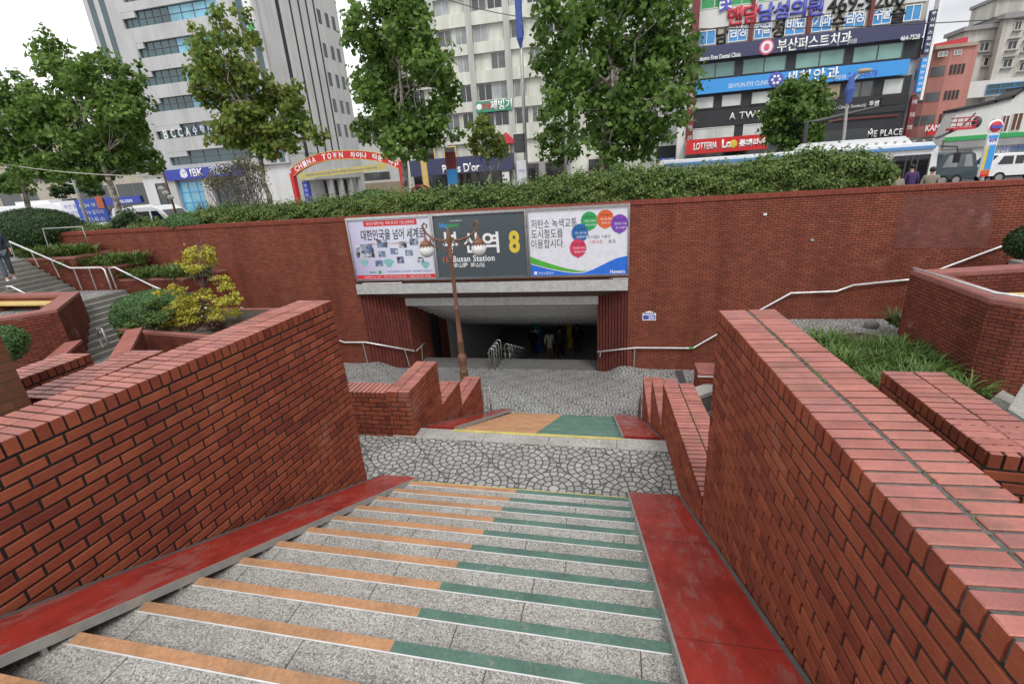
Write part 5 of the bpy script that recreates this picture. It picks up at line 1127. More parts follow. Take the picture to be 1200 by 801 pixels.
# ======== cream office block in the middle, y = 58
Y = 58; e = empty('office_block', (-2, Y, ZS), 'cream six-storey office block with banded windows behind the middle trees', 'building')
xa, xb = at(468, 150, Y).x, at(801, 100, Y).x; zr = [(at(530, a, Y).z, at(530, b, Y).z) for a, b in ((17.5, -2), (54.5, 33.5), (87.5, 67), (122.5, 101.5), (153, 133.5))]
zr = [(at(530, 1, Y).z+6.9, at(530, -18, Y).z+6.9)]+zr if False else zr
MB().box(xa, xb, Y+.3, Y+14, ZS, zr[0][1]+16).build('wall', M['clad_cream'], e)
zprev = zr[0][1]+3.2
for i in range(3): zr.insert(0, (zr[0][0]+3.55, zr[0][1]+3.55))
edges = [at(px, 60, Y).x for px in (474, 510, 552, 595.5, 637, 680, 722, 765, 800)]
ztop = zr[0][1]+1.2; prev = ztop
for z0, z1 in zr: band(e, xa, xb, z1, prev, Y, 'clad_cream', .1, 'spandrel'); prev = z0
band(e, xa, xb, at(530, 170, Y).z, prev, Y, 'clad_cream', .1, 'spandrel')
for x in edges: MB().box(x-.32, x+.32, Y-.2, Y+.3, at(530, 172, Y).z, ztop).build('pier', M['clad_pier'], e)
random.seed(5)
for r, (z0, z1) in enumerate(zr[2:]):
    for i in range(len(edges)-1):
        a, b = edges[i]+.36, edges[i+1]-.36; w = b-a
        for k in range(2):
            c0 = a+w*(k*.5)+.05; c1 = a+w*(k*.5+.5)-.05; g = random.choice(('glass_grey', 'glass_pale', 'glass_dark', 'glass_grey'))
            if random.random() < .8: window(e, c0+(.3 if k and i % 2 else 0), c1, z0+.05, z1-.05, Y+.24, g, 2, 1, 'offwhite', .05)
zg = at(530, 187, Y).z; zh = at(530, 170, Y).z
xq = [at(px, 178, Y).x for px in (488, 510, 520, 535, 553, 562, 577, 598)]
for a, b in zip(xq[::2], xq[1::2]): window(e, a, b, zg, zh-.1, Y-.08, 'glass_dark', 1, 1, 'plank', .14)
mb = MB(); p = at(594, 163, Y); mb.ext([(p.x-1.3, p.z-.5), (p.x+1.3, p.z-.5), (p.x, p.z+.7)], 'y', Y-.5, Y-.1); mb.build('red_gable', M['redletter'], e)
xl_, xr_ = at(484, 190, Y).x, at(603, 190, Y).x; zf0, zf1 = at(530, 204, Y).z, at(530, 188, Y).z
o = MB().box(xl_, xr_, Y-1.2, Y-.11, zf0, zf1+.3).build('shop_fascia', M['navy']); tag(o, 'dark navy bakery fascia with white gothic lettering', 'sign')
p = at(545, 196.5, Y-1.2); text("Palais D'or", M['white'], (p.x-.5, Y-1.21, p.z), 4.6, 1.0, o, .05, bold=.03)
for a, b in ((486, 520), (522, 560), (562, 600)): window(e, at(a, 210, Y).x, at(b, 210, Y).x, ZS+.3, zf0, Y-.15, 'glass_dark', 3, 1, 'darkgrey')
for a, b in ((612, 632), (640, 660), (690, 720)): window(e, at(a, 206, Y).x, at(b, 206, Y).x, ZS+.3, at(620, 192, Y).z, Y-.15, 'glass_dark', 2, 1, 'brown')
band(e, at(605, 200, Y).x, at(668, 200, Y).x, ZS, at(620, 190, Y).z, Y-.02, 'clad_grey', .1)
o = signb('green hangul sign between the upper windows of the cream office block', at(559, 125, Y).x, at(601, 125, Y).x, at(580, 131, Y).z, at(580, 118, Y).z, Y, 'teal_sign', .35); p = at(588, 123.3, Y); text('제빙기', M['white'], (p.x, Y-.36, p.z), 2.5, 1.05, o, .03, bold=.03); p = at(569, 125, Y); text('한일', M['redletter'], (p.x+.2, Y-.36, p.z), 1.0, .7, o, 0, bold=.03); p = at(562.5, 126, Y); MB().ball((p.x, Y-.37, p.z), .33, 12, 0, (1, .1, 1)).build('emblem', M['white'], o)
# white neighbour seen between the big tree and the clinic block
Y = 55; e = empty('narrow_building', (14, Y, ZS), 'narrow white building squeezed beside the clinic block, dark shopfront below', 'building'); xa, xb = at(770, 150, Y).x, at(803, 150, Y).x
MB().box(xa, xb, Y, Y+3, ZS, at(780, 60, Y).z).build('wall', M['clad_wall'], e); window(e, at(774, 158, Y).x, at(787, 158, Y).x, at(780, 167, Y).z, at(780, 152, Y).z, Y, 'glass_dark', 2, 1, 'offwhite'); window(e, at(796, 158, Y).x, at(802, 158, Y).x, at(798, 166, Y).z, at(798, 150, Y).z, Y, 'glass_grey', 1, 1, 'offwhite')
MB().box(xa, xb, Y-.3, Y-.01, ZS, at(780, 171, Y).z).build('shopfront', M['clad_dark'], e); o = signb('small blue shop sign on the dark shopfront left of the bus', at(772, 190, Y).x, at(793, 190, Y).x, at(780, 193, Y).z, at(780, 185, Y).z, Y-.3, 'blue', .2); p = at(782, 189, Y); text('SKT', M['white'], (p.x, Y-.51, p.z), 1.2, .5, o, 0, bold=.03)
# ======== bank tower on the left, y = 55
Y = 55; e = empty('bank_tower', (-40, Y, ZS), 'white bank tower with bands of blue-green glass and slit-lined side wall', 'building')
XA, XB = at(97, 0, Y).x, at(299, 0, Y).x; zt = lambda py, px=200: at(px, py, Y).z; ztop = zt(-90)
pr = at(392.5, 0, 1); YB = XB/pr.x
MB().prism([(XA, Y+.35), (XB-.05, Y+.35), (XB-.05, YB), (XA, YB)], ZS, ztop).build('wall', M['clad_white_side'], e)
rowsB = [(-36, -22), (-1, 13), (34-24, 34), (69-17.5, 69), (86.5, 102), (117, 134), (150, 167), (181.5, 198)]
zrow = []
for px, a, b in ((210, -62, -42), (205, -28, -7), (200, 5.5, 26), (205, 44, 63), (210, 79, 96.5), (213, 112, 128), (215, 145, 161), (217, 177, 193)): zrow.append((at(px, b, Y).z, at(px, a, Y).z))
xw0, xw1 = at(146, 30, Y).x, at(258, 20, Y).x
prev = ztop
for z0, z1 in zrow: band(e, XA, XB, z1, prev, Y, 'clad_white', .08, 'spandrel', .34); prev = z0
zs1 = at(217, 199, Y).z; band(e, XA, XB, zs1-.2, prev, Y, 'clad_white', .08, 'spandrel', .34)
for i, (z0, z1) in enumerate(zrow):
    band(e, XA, xw0+(.9 if i % 2 else 0), z0, z1, Y, 'clad_white', .08, 'wall_panel', .34); band(e, xw1, XB, z0, z1, Y, 'clad_white', .08, 'wall_panel', .34)
    xm = xw0+(xw1-xw0)*(.48 if i < 6 else .95); h = z1-z0
    window(e, xw0, xw0+(xm-xw0)*.3, z0, z0+h*.62, Y+.26, 'glass_teal', 2, 1, 'darkgrey', .05); band(e, xw0, xw0+(xm-xw0)*.3, z0+h*.62, z1, Y, 'clad_white', .06, 'wall_panel', .34)  # stepped dark end of a reflection, put into pane shape and colour
    window(e, xw0+(xm-xw0)*.3, xm, z0, z1, Y+.26, 'glass_teal', 4, 2, 'darkgrey', .05); window(e, xm, xw1, z0, z1, Y+.26, 'glass_sky' if i < 6 else 'glass_teal', 4, 2, 'darkgrey', .05)  # reflections painted into the glass colour: dark panes left, sky-blue right
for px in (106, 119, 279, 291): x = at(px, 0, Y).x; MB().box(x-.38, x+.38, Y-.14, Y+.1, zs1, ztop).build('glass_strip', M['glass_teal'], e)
z0, z1 = zrow[6]; o = empty('sign_lettering', (xw0, Y, z0), 'pale academy lettering stuck along a dark window band of the bank tower', 'sign')
for i, c in enumerate('BCCA수학보습'): p = at(195+i*8.6, 157.5-i*1.1, Y); text(c, M['offwhite' if i < 4 else 'lilac'], (p.x, Y-.13, p.z), .68, 1.05, o, 0, bold=.03)
xs0, xs1 = at(197, 206, Y).x, at(285, 196, Y).x; zs0 = at(197, 212, Y).z
o = signb('blue bank sign band with a white cube emblem', xs0, xs1, zs0, zs1+.1, Y-.08, 'ibkblue', .5); p = at(219.5, 203, Y); q = .62
for k, pl in enumerate((((-.5, .22), (0, 0), (0, -.6), (-.5, -.38)), ((.05, 0), (.55, .22), (.55, -.38), (.05, -.6)), ((-.48, .29), (.03, .07), (.53, .29), (.03, .55)))): MB().ext([(p.x+a, p.z+b) for a, b in pl], 'y', Y-.62, Y-.58).build('emblem', M['postwhite'], o)
p = at(235, 202, Y); text('IBK', M['white'], (p.x, Y-.6, p.z), 2.0, .95, o, .03, bold=.02); p = at(262, 199, Y); text('기업은행', M['white'], (p.x, Y-.6, p.z), 3.2, .95, o, .03, bold=.02)
for px in (205, 247, 290): x = at(px, 225, Y).x; MB().box(x-.7, x+.7, Y-.3, Y+.3, ZS, zs0).build('pillar', M['clad_white'], e)
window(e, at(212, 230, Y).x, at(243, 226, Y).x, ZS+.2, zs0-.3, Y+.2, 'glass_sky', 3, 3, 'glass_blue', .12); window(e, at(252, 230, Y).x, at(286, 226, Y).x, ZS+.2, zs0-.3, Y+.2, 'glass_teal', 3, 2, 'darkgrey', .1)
window(e, at(185, 232, Y).x, at(203, 230, Y).x, ZS+.2, zs0-.2, Y+.2, 'glass_dark', 2, 2, 'darkgrey', .1)
# side wall of the tower (faces the street running away)
def swin(ya, yb, z0, z1, mat, nm, d=.1): return MB().box(XB-.06, XB+d, ya, yb, z0, z1).build(nm, M[mat], e)
ys = lambda px, py=0: XB/ray(px, py).x*ray(px, py).y
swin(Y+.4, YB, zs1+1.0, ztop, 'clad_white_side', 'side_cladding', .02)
for px, wd in ((323.5, .7), (338.5, .35), (348.5, .35), (357.5, .35), (366, .35)): y0 = ys(px); swin(y0-wd/2, y0+wd/2, ZS+6, ztop, 'clad_char', 'wall_slit', .035)
zr = [at(383, py, ys(383, py)).z for py in (-40, -10, 24, 60, 92, 122, 151)]
for i, zc in enumerate([zr[2]+8, zr[2]+4]+zr[2:]):
    for px in (375.5, 384, 391): y0 = ys(px, 20)-.3; o = swin(y0-.42, y0+.42, zc-.85, zc+.85, 'glass_dark', 'side_window', .03); 
o = MB().box(XB-1.2, XB-.3, Y-.6, Y-.1, at(303, 37, Y).z, at(303, -40, Y).z).build('banner_sign', M['white']); tag(o, 'white vertical sign with a green foot at the corner of the bank tower', 'sign'); MB().box(XB-1.15, XB-.35, Y-.62, Y-.6, at(303, 36, Y).z, at(303, 28, Y).z).build('green_panel', M['ballgreen'], o)
MB().box(XB+.0, XB+1.6, Y+2, YB-3, at(380, 207, 60).z-.3, at(380, 207, 60).z+.4).build('canopy', M['clad_white'], e)
for k in range(4): y0 = Y+6+k*(YB-Y-10)/3; MB().box(XB+.9, XB+1.4, y0-.35, y0+.35, ZS, at(380, 207, 60).z-.3).build('pillar', M['clad_white'], e)
for k in range(3): y0 = Y+6.5+k*(YB-Y-10)/3; swin(y0, y0+(YB-Y-10)/3-1, ZS+.2, at(380, 207, 60).z-.5, 'glass_dark', 'door_glass', .04)
# low pale building at the end of the side street
Y = 95; e = empty('low_building', (at(430, 200, Y).x, Y, ZS), 'pale low building closing the side street behind the arch', 'building'); xa, xb = at(412, 180, Y).x, at(474, 180, Y).x
MB().box(xa, xb, Y, Y+8, ZS, at(430, 138, Y).z).build('wall', M['clad_wall'], e); MB().box(xa, xb, Y-.5, Y, at(430, 141, Y).z, at(430, 136, Y).z).build('roof_edge', M['clad_grey'], e); window(e, at(427, 208, Y).x, at(457, 206, Y).x, at(440, 211, Y).z, at(440, 202, Y).z, Y, 'glass_grey', 8, 1, 'darkgrey')
for a, b in ((418, 430), (436, 448), (452, 464)): window(e, at(a, 160, Y).x, at(b, 160, Y).x, at(440, 166, Y).z, at(440, 154, Y).z, Y, 'glass_grey', 2, 1, 'grey')
band(e, xa, xb, ZS, at(440, 214, Y).z, Y-.3, 'clad_tan', .1)
# beige building far left
Y = 62; e = empty('shop_building', (at(60, 230, Y).x, Y, ZS), 'low beige and grey shop building behind the left street trees', 'building'); xa, xb = at(-80, 230, Y).x, at(186, 235, Y).x
MB().box(xa, xb, Y, Y+12, ZS, at(60, 160, Y).z).build('wall', M['clad_beige'], e)
for a, b in ((5, 25), (32, 52), (58, 78), (100, 125)): window(e, at(a, 200, Y).x, at(b, 200, Y).x, at(60, 212, Y).z, at(60, 196, Y).z, Y, 'glass_dark', 2, 1, 'grey')
for a, b in ((0, 25), (30, 45), (95, 130), (140, 180)): window(e, at(a, 230, Y).x, at(b, 230, Y).x, ZS+.2, at(60, 222, Y).z, Y, 'glass_dark', 2, 1, 'grey')
o = signb('dark blue shop sign band behind the white minibus', at(118, 235, Y).x, at(166, 232, Y).x, at(140, 239, Y).z, at(140, 231, Y).z, Y, 'ibkblue', .3); p = at(145, 235, Y-.3); text('dwcc.com', M['white'], (p.x, Y-.31, p.z), 3.2, .6, o, 0, bold=.02)
# ======== right end: pink-brick block, apartments, pale hall
Y = 62; e = empty('pink_block', (at(1110, 150, Y).x, Y, ZS), 'salmon-pink brick block with a rounded corner and ribbon windows', 'building')
xa, xb = at(1092, 60, Y).x, at(1147, 55, Y).x; ztp = at(1092, 58, Y).z
poly = [(xa+1.6, Y), (xb, Y), (xb, Y+6), (xa-1.0, Y+6), (xa-1.0, Y+3.6), (xa-.4, Y+1.8), (xa+.5, Y+.6)]
MB().prism(poly, ZS, ztp).build('wall', M['clad_pink'], e)
for za, zb in ((88, 76.5), (117, 106.5), (144, 133)):
    z0, z1 = at(1110, za, Y).z, at(1110, zb, Y).z
    for i in range(4): a = xa+1.9+(xb-xa-2.6)*i/4; window(e, a, a+(xb-xa-2.6)/4-.12, z0, z1, Y, 'glass_grey', 2, 1, 'darkgrey')
    for (p, q) in ((poly[6], poly[0]), (poly[5], poly[6]), (poly[4], poly[5])):
        T = Vector((q[0]-p[0], q[1]-p[1])).normalized(); Nn = Vector((T.y, -T.x)); MB().obox(p, T, Nn, .08, (Vector(q)-Vector(p)).length-.08, 0, .05, z0, z1).build('window', M['glass_grey'], e)
MB().prism([(xa+.6, Y+1.2), (xb-.4, Y+1.2), (xb-.4, Y+5), (xa+.6, Y+5)], ztp, 0, top=[at(1100, 49, Y).z, at(1140, 40, Y).z, at(1140, 40, Y).z, at(1100, 49, Y).z]).build('roof', M['redletter'], e)
MB().box(xa+.2, xb-.2, Y-.2, Y+1.1, at(1115, 53, Y).z-.25, at(1115, 53, Y).z+.05).build('roof_edge', M['clad_tan'], e)
for a, b in ((1099, 1110), (1117, 1126)): window(e, at(a, 64, Y).x, at(b, 64, Y).x, at(1110, 66, Y).z, at(1110, 60, Y).z, Y, 'glass_pale', 2, 1, 'offwhite')
p = at(1086, 153, Y-1); o = signb('red and white shop sign on the pink block left of the boom lift', p.x, at(1105, 148, Y).x, at(1095, 158, Y).z, at(1095, 146, Y).z, Y-1.0, 'red', .3); q = at(1096, 149.5, Y-1.3); text('KAMA', M['white'], (q.x, Y-1.31, q.z), 1.7, .6, o, 0, bold=.03)
MB().box(xa-2, xb, Y-1.0, Y, ZS, at(1095, 160, Y).z).build('shopfront', M['glass_grey'], e)
for px in (1109, 1114.5):
    o = signb('navy sign square with a white character, '+('next to the red shop sign' if px < 1110 else 'farther from the red shop sign'), at(px-2, 150, Y).x, at(px+2, 150, Y).x, at(px, 156, Y).z, at(px, 147, Y).z, Y-1.0, 'blueletter', .2); q = at(px, 151.5, Y); text('성', M['white'], (q.x, Y-1.21, q.z), .4, .5, o, 0, bold=.02)
Y = 67; e = empty('apartment_block', (at(1180, 150, Y).x, Y, ZS), 'tall weather-streaked cream apartment block with small windows at the right edge', 'building')
xa, xb, xc = at(1137, 40, Y).x, at(1176, 30, Y).x, at(1230, 20, Y).x
MB().box(xa, xb, Y+1, Y+4, ZS, at(1150, 33, Y).z).build('wall', M['clad_apart'], e); MB().box(xb, xc+10, Y, Y+5, ZS, at(1185, 22, Y).z).build('wall', M['clad_apart'], e)
MB().box(xa-.3, xb, Y+.6, Y+4.2, at(1150, 33, Y).z, at(1150, 33, Y).z+.4).build('cornice', M['clad_grey'], e); MB().box(xb-.3, xc+10, Y-.4, Y+5.2, at(1185, 22, Y).z, at(1185, 22, Y).z+.5).build('cornice', M['clad_grey'], e)
mb = MB(); z0 = at(1185, 22, Y).z+.5; mb.prism([(xb-.5, Y+1), (xc+10, Y+1), (xc+10, Y+5), (xb-.5, Y+5)], z0, 0, top=[z0+1.6, z0+3.4, z0+3.4, z0+1.6]); mb.build('roof', M['clad_apart'], e); mb = MB(); mb.prism([(xb-.7, Y+.7), (xc+10, Y+.7), (xc+10, Y+5.1), (xb-.7, Y+5.1)], z0+1.6, 0, top=[z0+1.9, z0+3.8, z0+3.8, z0+1.9]); mb.build('roof_edge', M['clad_grey'], e)
for px, py, w in ((1193, 30, 5), (1186, 53, 7), (1180.5, 74, 7), (1199, 78, 6), (1203, 55, 6), (1210, 28, 7), (1153, 55, 7), (1158, 72, 7)):
    y = Y if px > 1176 else Y+1; c = at(px, py, y); s = y/FPX; window(e, c.x-w*s*.5, c.x+w*s*.5, c.z-3.4*s, c.z+3.4*s, y, 'glass_dark', 2, 1, 'offwhite'); MB().box(c.x-w*s*.65, c.x+w*s*.65, y-.3, y, c.z-4.6*s, c.z-4.0*s).build('sill', M['clad_grey'], e); MB().box(c.x-w*s*.65, c.x+w*s*.65, y-.4, y, c.z+4.4*s, c.z+4.9*s).build('lintel', M['clad_grey'], e)
window(e, at(1152, 105, Y).x, at(1200, 98, Y).x+6, at(1175, 110, Y).z, at(1175, 98, Y).z, Y-.5, 'glass_teal', 8, 2, 'glass_blue'); MB().box(xb-6, xc+10, Y-.45, Y-.02, at(1175, 112, Y).z, at(1175, 93, Y).z).build('lower_band', M['clad_wall'], e)
Y = 50; e = empty('pale_hall', (at(1170, 180, Y).x, Y, ZS), 'low pale building with a sloping dark roof edge and a green fascia band', 'building')
P = [at(1115, 205, Y), at(1122, 131, Y), at(1165, 121, Y), at(1186, 115.5, Y), at(1199, 105, Y), at(1290, 98, Y)]
pf = [(P[1].x-1.2, ZS)]+[(p.x, p.z) for p in P[1:]]+[(P[5].x, ZS)]
MB().ext(pf, 'y', Y, Y+1.6).build('wall', M['clad_wall'], e)
mb = MB()
for a, b in zip(P[1:], P[2:]): mb.ext([(a.x-.1, a.z), (b.x+.05, b.z), (b.x+.05, b.z+.22), (a.x-.1, a.z+.22)], 'y', Y-.2, Y+1.8)
mb.build('roof_edge', M['black'], e)
zg0, zg1 = at(1150, 163, Y).z, at(1150, 158, Y).z; xg = P[1].x-.6
mb = MB(); mb.box(xg, P[5].x, Y-.35, Y-.01, zg0, zg1); mb.build('green_band', M['ballgreen'], e); mb = MB(); mb.box(xg, P[5].x, Y-.3, Y-.01, at(1150, 172, Y).z, zg0-.005); mb.build('grey_band', M['clad_grey'], e)
for px, py, w, h in ((1166.5, 143, 5.5, 6), (1177, 145, 6, 14), (1191, 143, 8, 15)): c = at(px, py, Y); s = Y/FPX; window(e, c.x-w*s*.5, c.x+w*s*.5, c.z-h*s*.5, c.z+h*s*.5, Y, 'brown', 2, 1, 'offwhite')
for a, b in ((1120, 1138), (1150, 1166), (1182, 1210)): window(e, at(a, 185, Y).x, at(b, 182, Y).x, ZS+.3, at(1150, 174, Y).z, Y, 'glass_green' if a > 1180 else 'glass_grey', 3, 1, 'grey')
q = at(1192, 159, Y); text('현대주차장', M['blueletter'], (q.x+.4, Y-.31, q.z-1.0), 3.2, .55, e, 0)
# background blocks so the skyline closes behind the trees
for lab, px0, px1, pt, Y, mt in (('grey office slab far behind the shop building on the left', -140, 70, 120, 95, 'clad_grey'), ('cream slab behind the clinic block', 640, 790, 40, 80, 'clad_cream')):
    xa, xb = at(px0, 200, Y).x, at(px1, 200, Y).x; o = empty('far_block', (xa, Y, ZS), lab, 'building'); zt_top = at((px0+px1)/2, pt, Y).z; MB().box(xa, xb, Y, Y+10, ZS, zt_top).build('wall', M[mt], o)
    z = zt_top-2.4; k = 0
    while z > 4: MB().box(xa+1, xb-1, Y-.06, Y+.01, z, z+1.3).build('window_band', M['glass_grey'], o); z -= 3.5
# ---- street arch
Y = 48; e = empty('street_arch', (at(345, 230, Y).x, Y, ZS), 'red Chinatown gate arch with white lettering spanning the side street', 'gate')
ctr = [(343, 203), (352, 195.5), (364, 189), (378, 184.5), (393, 182), (410, 181.2), (426, 181.8), (441, 183.5), (456, 187.5), (470, 194)]
pts = [at(px, py, Y) for px, py in ctr]; mb = MB(); h = 4.7*Y/FPX
for a, b in zip(pts, pts[1:]): mb.ext([(a.x, a.z-h), (b.x, b.z-h), (b.x, b.z+h), (a.x, a.z+h)], 'y', Y-.25, Y+.25)
mb.build('arch_band', M['red'], e)
mb = MB()
for a, b in zip(pts, pts[1:]):
    for s in (-1, 1): mb.tube([(a.x, Y-.25, a.z+s*h), (b.x, Y-.25, b.z+s*h)], .03, 5)
mb.build('arch_trim', M['yellow'], e)
def along(t):
    t *= len(pts)-1; i = min(int(t), len(pts)-2); f = t-i; p = pts[i].lerp(pts[i+1], f); d = pts[i+1]-pts[i]; return p, math.atan2(d.z, d.x)
s_ = 'CHINA TOWN 차이나 타운 특구'
for i, c in enumerate(s_):
    if c == ' ': continue
    p, a = along(.055+.93*(i+.5)/len(s_)); text(c, M['white'], (p.x, Y-.26, p.z), .44 if ord(c) < 200 else .54, .56, e, 0, rot=(0, -a, 0), bold=.03, name='letter')
for (pa, pb) in (((341, 203), (351, 240)), ((468, 195), (472, 232))): a, b = at(*pa, Y), at(*pb, Y); MB().box(a.x, a.x+.38, Y-.3, Y+.3, ZS, a.z).build('post', M['red'], e)
a = at(352, 206, Y); o = MB().box(a.x+.15, a.x+.8, Y-.2, Y+.2, ZS, a.z-.6).build('banner_sign', M['ibkblue']); tag(o, 'blue vertical board beside the left red post of the arch', 'sign'); 
for i in range(5): text('안전', M['white'], (a.x+.47, Y-.21, a.z-1.0-i*.5), .3, .3, o, 0)
a, b = at(351, 210, Y-.6), at(452, 198, Y-.6); o = MB(); nseg = 12
for i in range(nseg):
    t0, t1 = i/nseg, (i+1)/nseg; sg = lambda t: -.55*math.sin(PI*t)*0+0
    p, q = a.lerp(b, t0), a.lerp(b, t1); up = Vector((0, 0, .55)); o.face([p, q, q+up, p+up]);
o = o.build('banner', paint('banner_cloth', (.52, .45, .14), .8), None); tag(o, 'yellow cloth banner stretched below the red arch', 'banner'); so_ = o.modifiers.new('thick', 'SOLIDIFY'); so_.thickness = .02
p = a.lerp(b, .5); text('제9회 차이나타운 특구 축제 (Chinatown Festival)', M['blueletter'], (p.x, Y-.63, p.z+.27), (b-a).length*.82, .26, o, 0, rot=(0, -math.atan2(b.z-a.z, b.x-a.x), 0))
# ---------------------------------------------------------------- ornate twin lamp in the plaza
B = atz(545, 452, ZP); lx, ly = B.x, 12.35; B = atz(545.2, 452, ZP); ly = B.y; lx = B.x
top = at(527, 266, ly).z; H = top-ZP
t = empty('street_lamp', (lx, ly, ZP), 'ornate bronze lamp post with two white globes in front of the station panels', 'lamp post')
pz = lambda py, px=536: at(px, py, ly).z-ZP
MB().lathe((lx, ly, ZP), [(.17, 0), (.17, .10), (.13, .14), (.12, .45), (.14, .48), (.105, .53), (.10, .72), (.13, .80), (.145, .92), (.11, 1.03), (.075, 1.08), (.09, 1.13), (.09, 1.42), (.105, 1.45), (.075, 1.50), (.068, 2.4), (.078, 2.42), (.078, 2.47), (.066, 2.49), (.060, pz(371)), (.072, pz(370)), (.058, pz(367)), (.052, pz(305)), (.066, pz(303)), (.066, pz(298)), (.05, pz(296)), (.055, pz(286)), (.085, pz(281)), (.06, pz(275)), (.05, pz(271)), (.03, pz(268)), (.012, pz(265.5))], 16).build('pole', M['lamp_bronze'], t, True)
for s, gx, gy in ((-1, 500, 292), (1, 561, 290)):
    g = at(gx, gy, ly); zarm = at(536, 279, ly).z; ex = g.x
    zc = g.z+.34
    pts = [(lx, ly, zarm-.03), (lx+(ex-lx)*.35, ly, zarm-.06), (lx+(ex-lx)*.7, ly, zarm+.02), (lx+(ex-lx)*.93, ly, zarm+.16), (ex, ly, zarm+.27), (ex+s*.05, ly, zarm+.36), (ex-s*.01, ly, zarm+.43), (ex-s*.09, ly, zarm+.38), (ex-s*.06, ly, zarm+.30)]
    MB().tube(pts, [.035, .032, .03, .03, .03, .03, .028, .024, .018], 8).build('arm', M['lamp_bronze'], t, True)
    sc = [(lx+s*.05, ly, zarm-.32), (lx+s*.14, ly, zarm-.34), (lx+s*.24, ly, zarm-.26), (lx+s*.27, ly, zarm-.14), (lx+s*.20, ly, zarm-.08), (lx+s*.15, ly, zarm-.14), (lx+s*.19, ly, zarm-.19)]
    MB().tube([(x+(s*.28), y, z+.12) for x, y, z in sc], .02, 6).build('scroll', M['lamp_bronze'], t, True); MB().tube([(x-s*.02, y, z) for x, y, z in sc], .018, 6).build('scroll', M['lamp_bronze'], t, True)
    MB().tube([(ex, ly, zarm+.28), (ex, ly, g.z+.2)], .018, 6).build('hanger', M['lamp_bronze'], t)
    MB().lathe((ex, ly, g.z), [(.172, .115), (.15, .16), (.11, .20), (.08, .225), (.05, .25), (.035, .30), (.02, .33)], 18).build('globe_cap', M['lamp_bronze'], t, True)
    MB().ball((ex, ly, g.z-.02), .205, 20).build('globe', M['globe'], t, True)
    c = MB()
    for k in range(14): a0, a1 = 2*PI*k/14, 2*PI*(k+1)/14; am = (a0+a1)/2; r = .208; c.face([(ex+r*math.cos(a0)*.84, ly+r*math.sin(a0)*.84, g.z+.118), (ex+r*math.cos(am)*.99, ly+r*math.sin(am)*.99, g.z+.045), (ex+r*math.cos(a1)*.84, ly+r*math.sin(a1)*.84, g.z+.118)])
    c.build('petal_rim', M['lamp_bronze'], t)
# ---------------------------------------------------------------- street poles
def pole(label, base, top, r, mat, nm='street_pole', cat='pole', n=10, r2=None):
    o = MB().tube([base, top], [r, r2 or r*.7], n).build(nm, M[mat], None, True); tag(o, label, cat); return o
y = 21.0; b = at(617, 219, y); tp = at(607, -30, y)
o = pole('tall slim dark flag pole with a furled blue banner in front of the office block', (b.x, y, ZS), (tp.x, y, tp.z), .085, 'steel_dull', 'flag_pole')
MB().tube([at(606.4, -25, y-.1), at(607.8, 15, y-.1), at(609.5, 45, y-.1), at(610, 56, y-.1)], [.16, .13, .14, .03], 8).build('furled_banner', M['bannerblue'], o)
c = at(611, 168, y-.15); MB().box(c.x-.28, c.x+.12, c.y-.2, c.y+.2, c.z-.35, c.z+.35).build('control_box', M['darkgrey'], o); MB().box(c.x-.3, c.x+.14, c.y-.22, c.y+.22, c.z+.35, c.z+.4).build('box_cover', M['steel'], o)
c = at(611.5, 203, y-.25); MB().box(c.x-.2, c.x+.2, c.y-.02, c.y+.02, c.z-.45, c.z+.5).build('notice_sheet', M['postwhite'], o); text('주차금지', M['blueletter'], (c.x, c.y-.025, c.z+.1), .3, .12, o, 0)
y = 26; b, tp = at(661, 215, y), at(664.5, 70, y); o = pole('plain grey lamp pole beside the slim tree', (b.x, y, ZS), (tp.x, y, tp.z), .08, 'steel_dull', 'lamp_pole')
# station medallion post
y = 22; b, tp = at(531.5, 219, y), at(528, 178, y); t = empty('sign_post', (b.x, y, ZS), 'square patterned sign post with a maroon and blue cap in front of the bakery', 'sign post')
zt2 = tp.z; w_ = .22; zs = [ZS, ZS+(zt2-ZS)*.28, ZS+(zt2-ZS)*.62, ZS+(zt2-ZS)*.8, zt2]
for i, mt in enumerate(('steel_dull', 'offwhite', 'sky', 'maroon')): MB().box(b.x-w_, b.x+w_, y-.1, y+.1, zs[i], zs[i+1]-.004).build('panel_block', M[mt], t)
for k in range(3): MB().box(b.x-.13, b.x+.13, y-.112, y-.101, zs[1]+.15+k*.42, zs[1]+.4+k*.42).build('dark_square', M['darkgrey'], t)
# lamp with banner and traffic mast on the right, behind the bus
y = 29; b = at(983, 190, y); pts = [(b.x, y, ZRD), at(989, 160, y), at(993, 120, y), at(999, 96, y), at(1006, 88, y), at(1012, 84.5, y)]
o = MB().tube(pts, [.09, .08, .07, .06, .05, .04], 8).build('street_light', M['steel_dull'], None, True); tag(o, 'curved street light with a blue banner rising behind the bus', 'street light')
p = at(1013, 83, y); MB().ball((p.x, y, p.z), .22, 10, 0, (1.6, .8, .5)).build('lamp_head', M['clad_tan'], o, True); MB().tube([at(998.5, 90, y-.1), at(996, 105, y-.1), at(994, 121, y-.1)], [.1, .22, .12], 8).build('banner', M['bannerblue'], o)
y = 31; a, b2 = at(958, 142, y), at(1056, 118.5, y); o = MB().tube([(a.x-.5, y, ZRD), (a.x-.5, y, a.z), a, b2], [.12, .11, .10, .05], 8).build('signal_mast', M['darkgrey']); tag(o, 'long dark traffic signal arm reaching across the cafe front', 'signal mast')
p = at(1050, 118, y); MB().box(p.x-.7, p.x+.5, y-.15, y+.15, p.z-.18, p.z+.22).build('signal_head', M['black'], o)
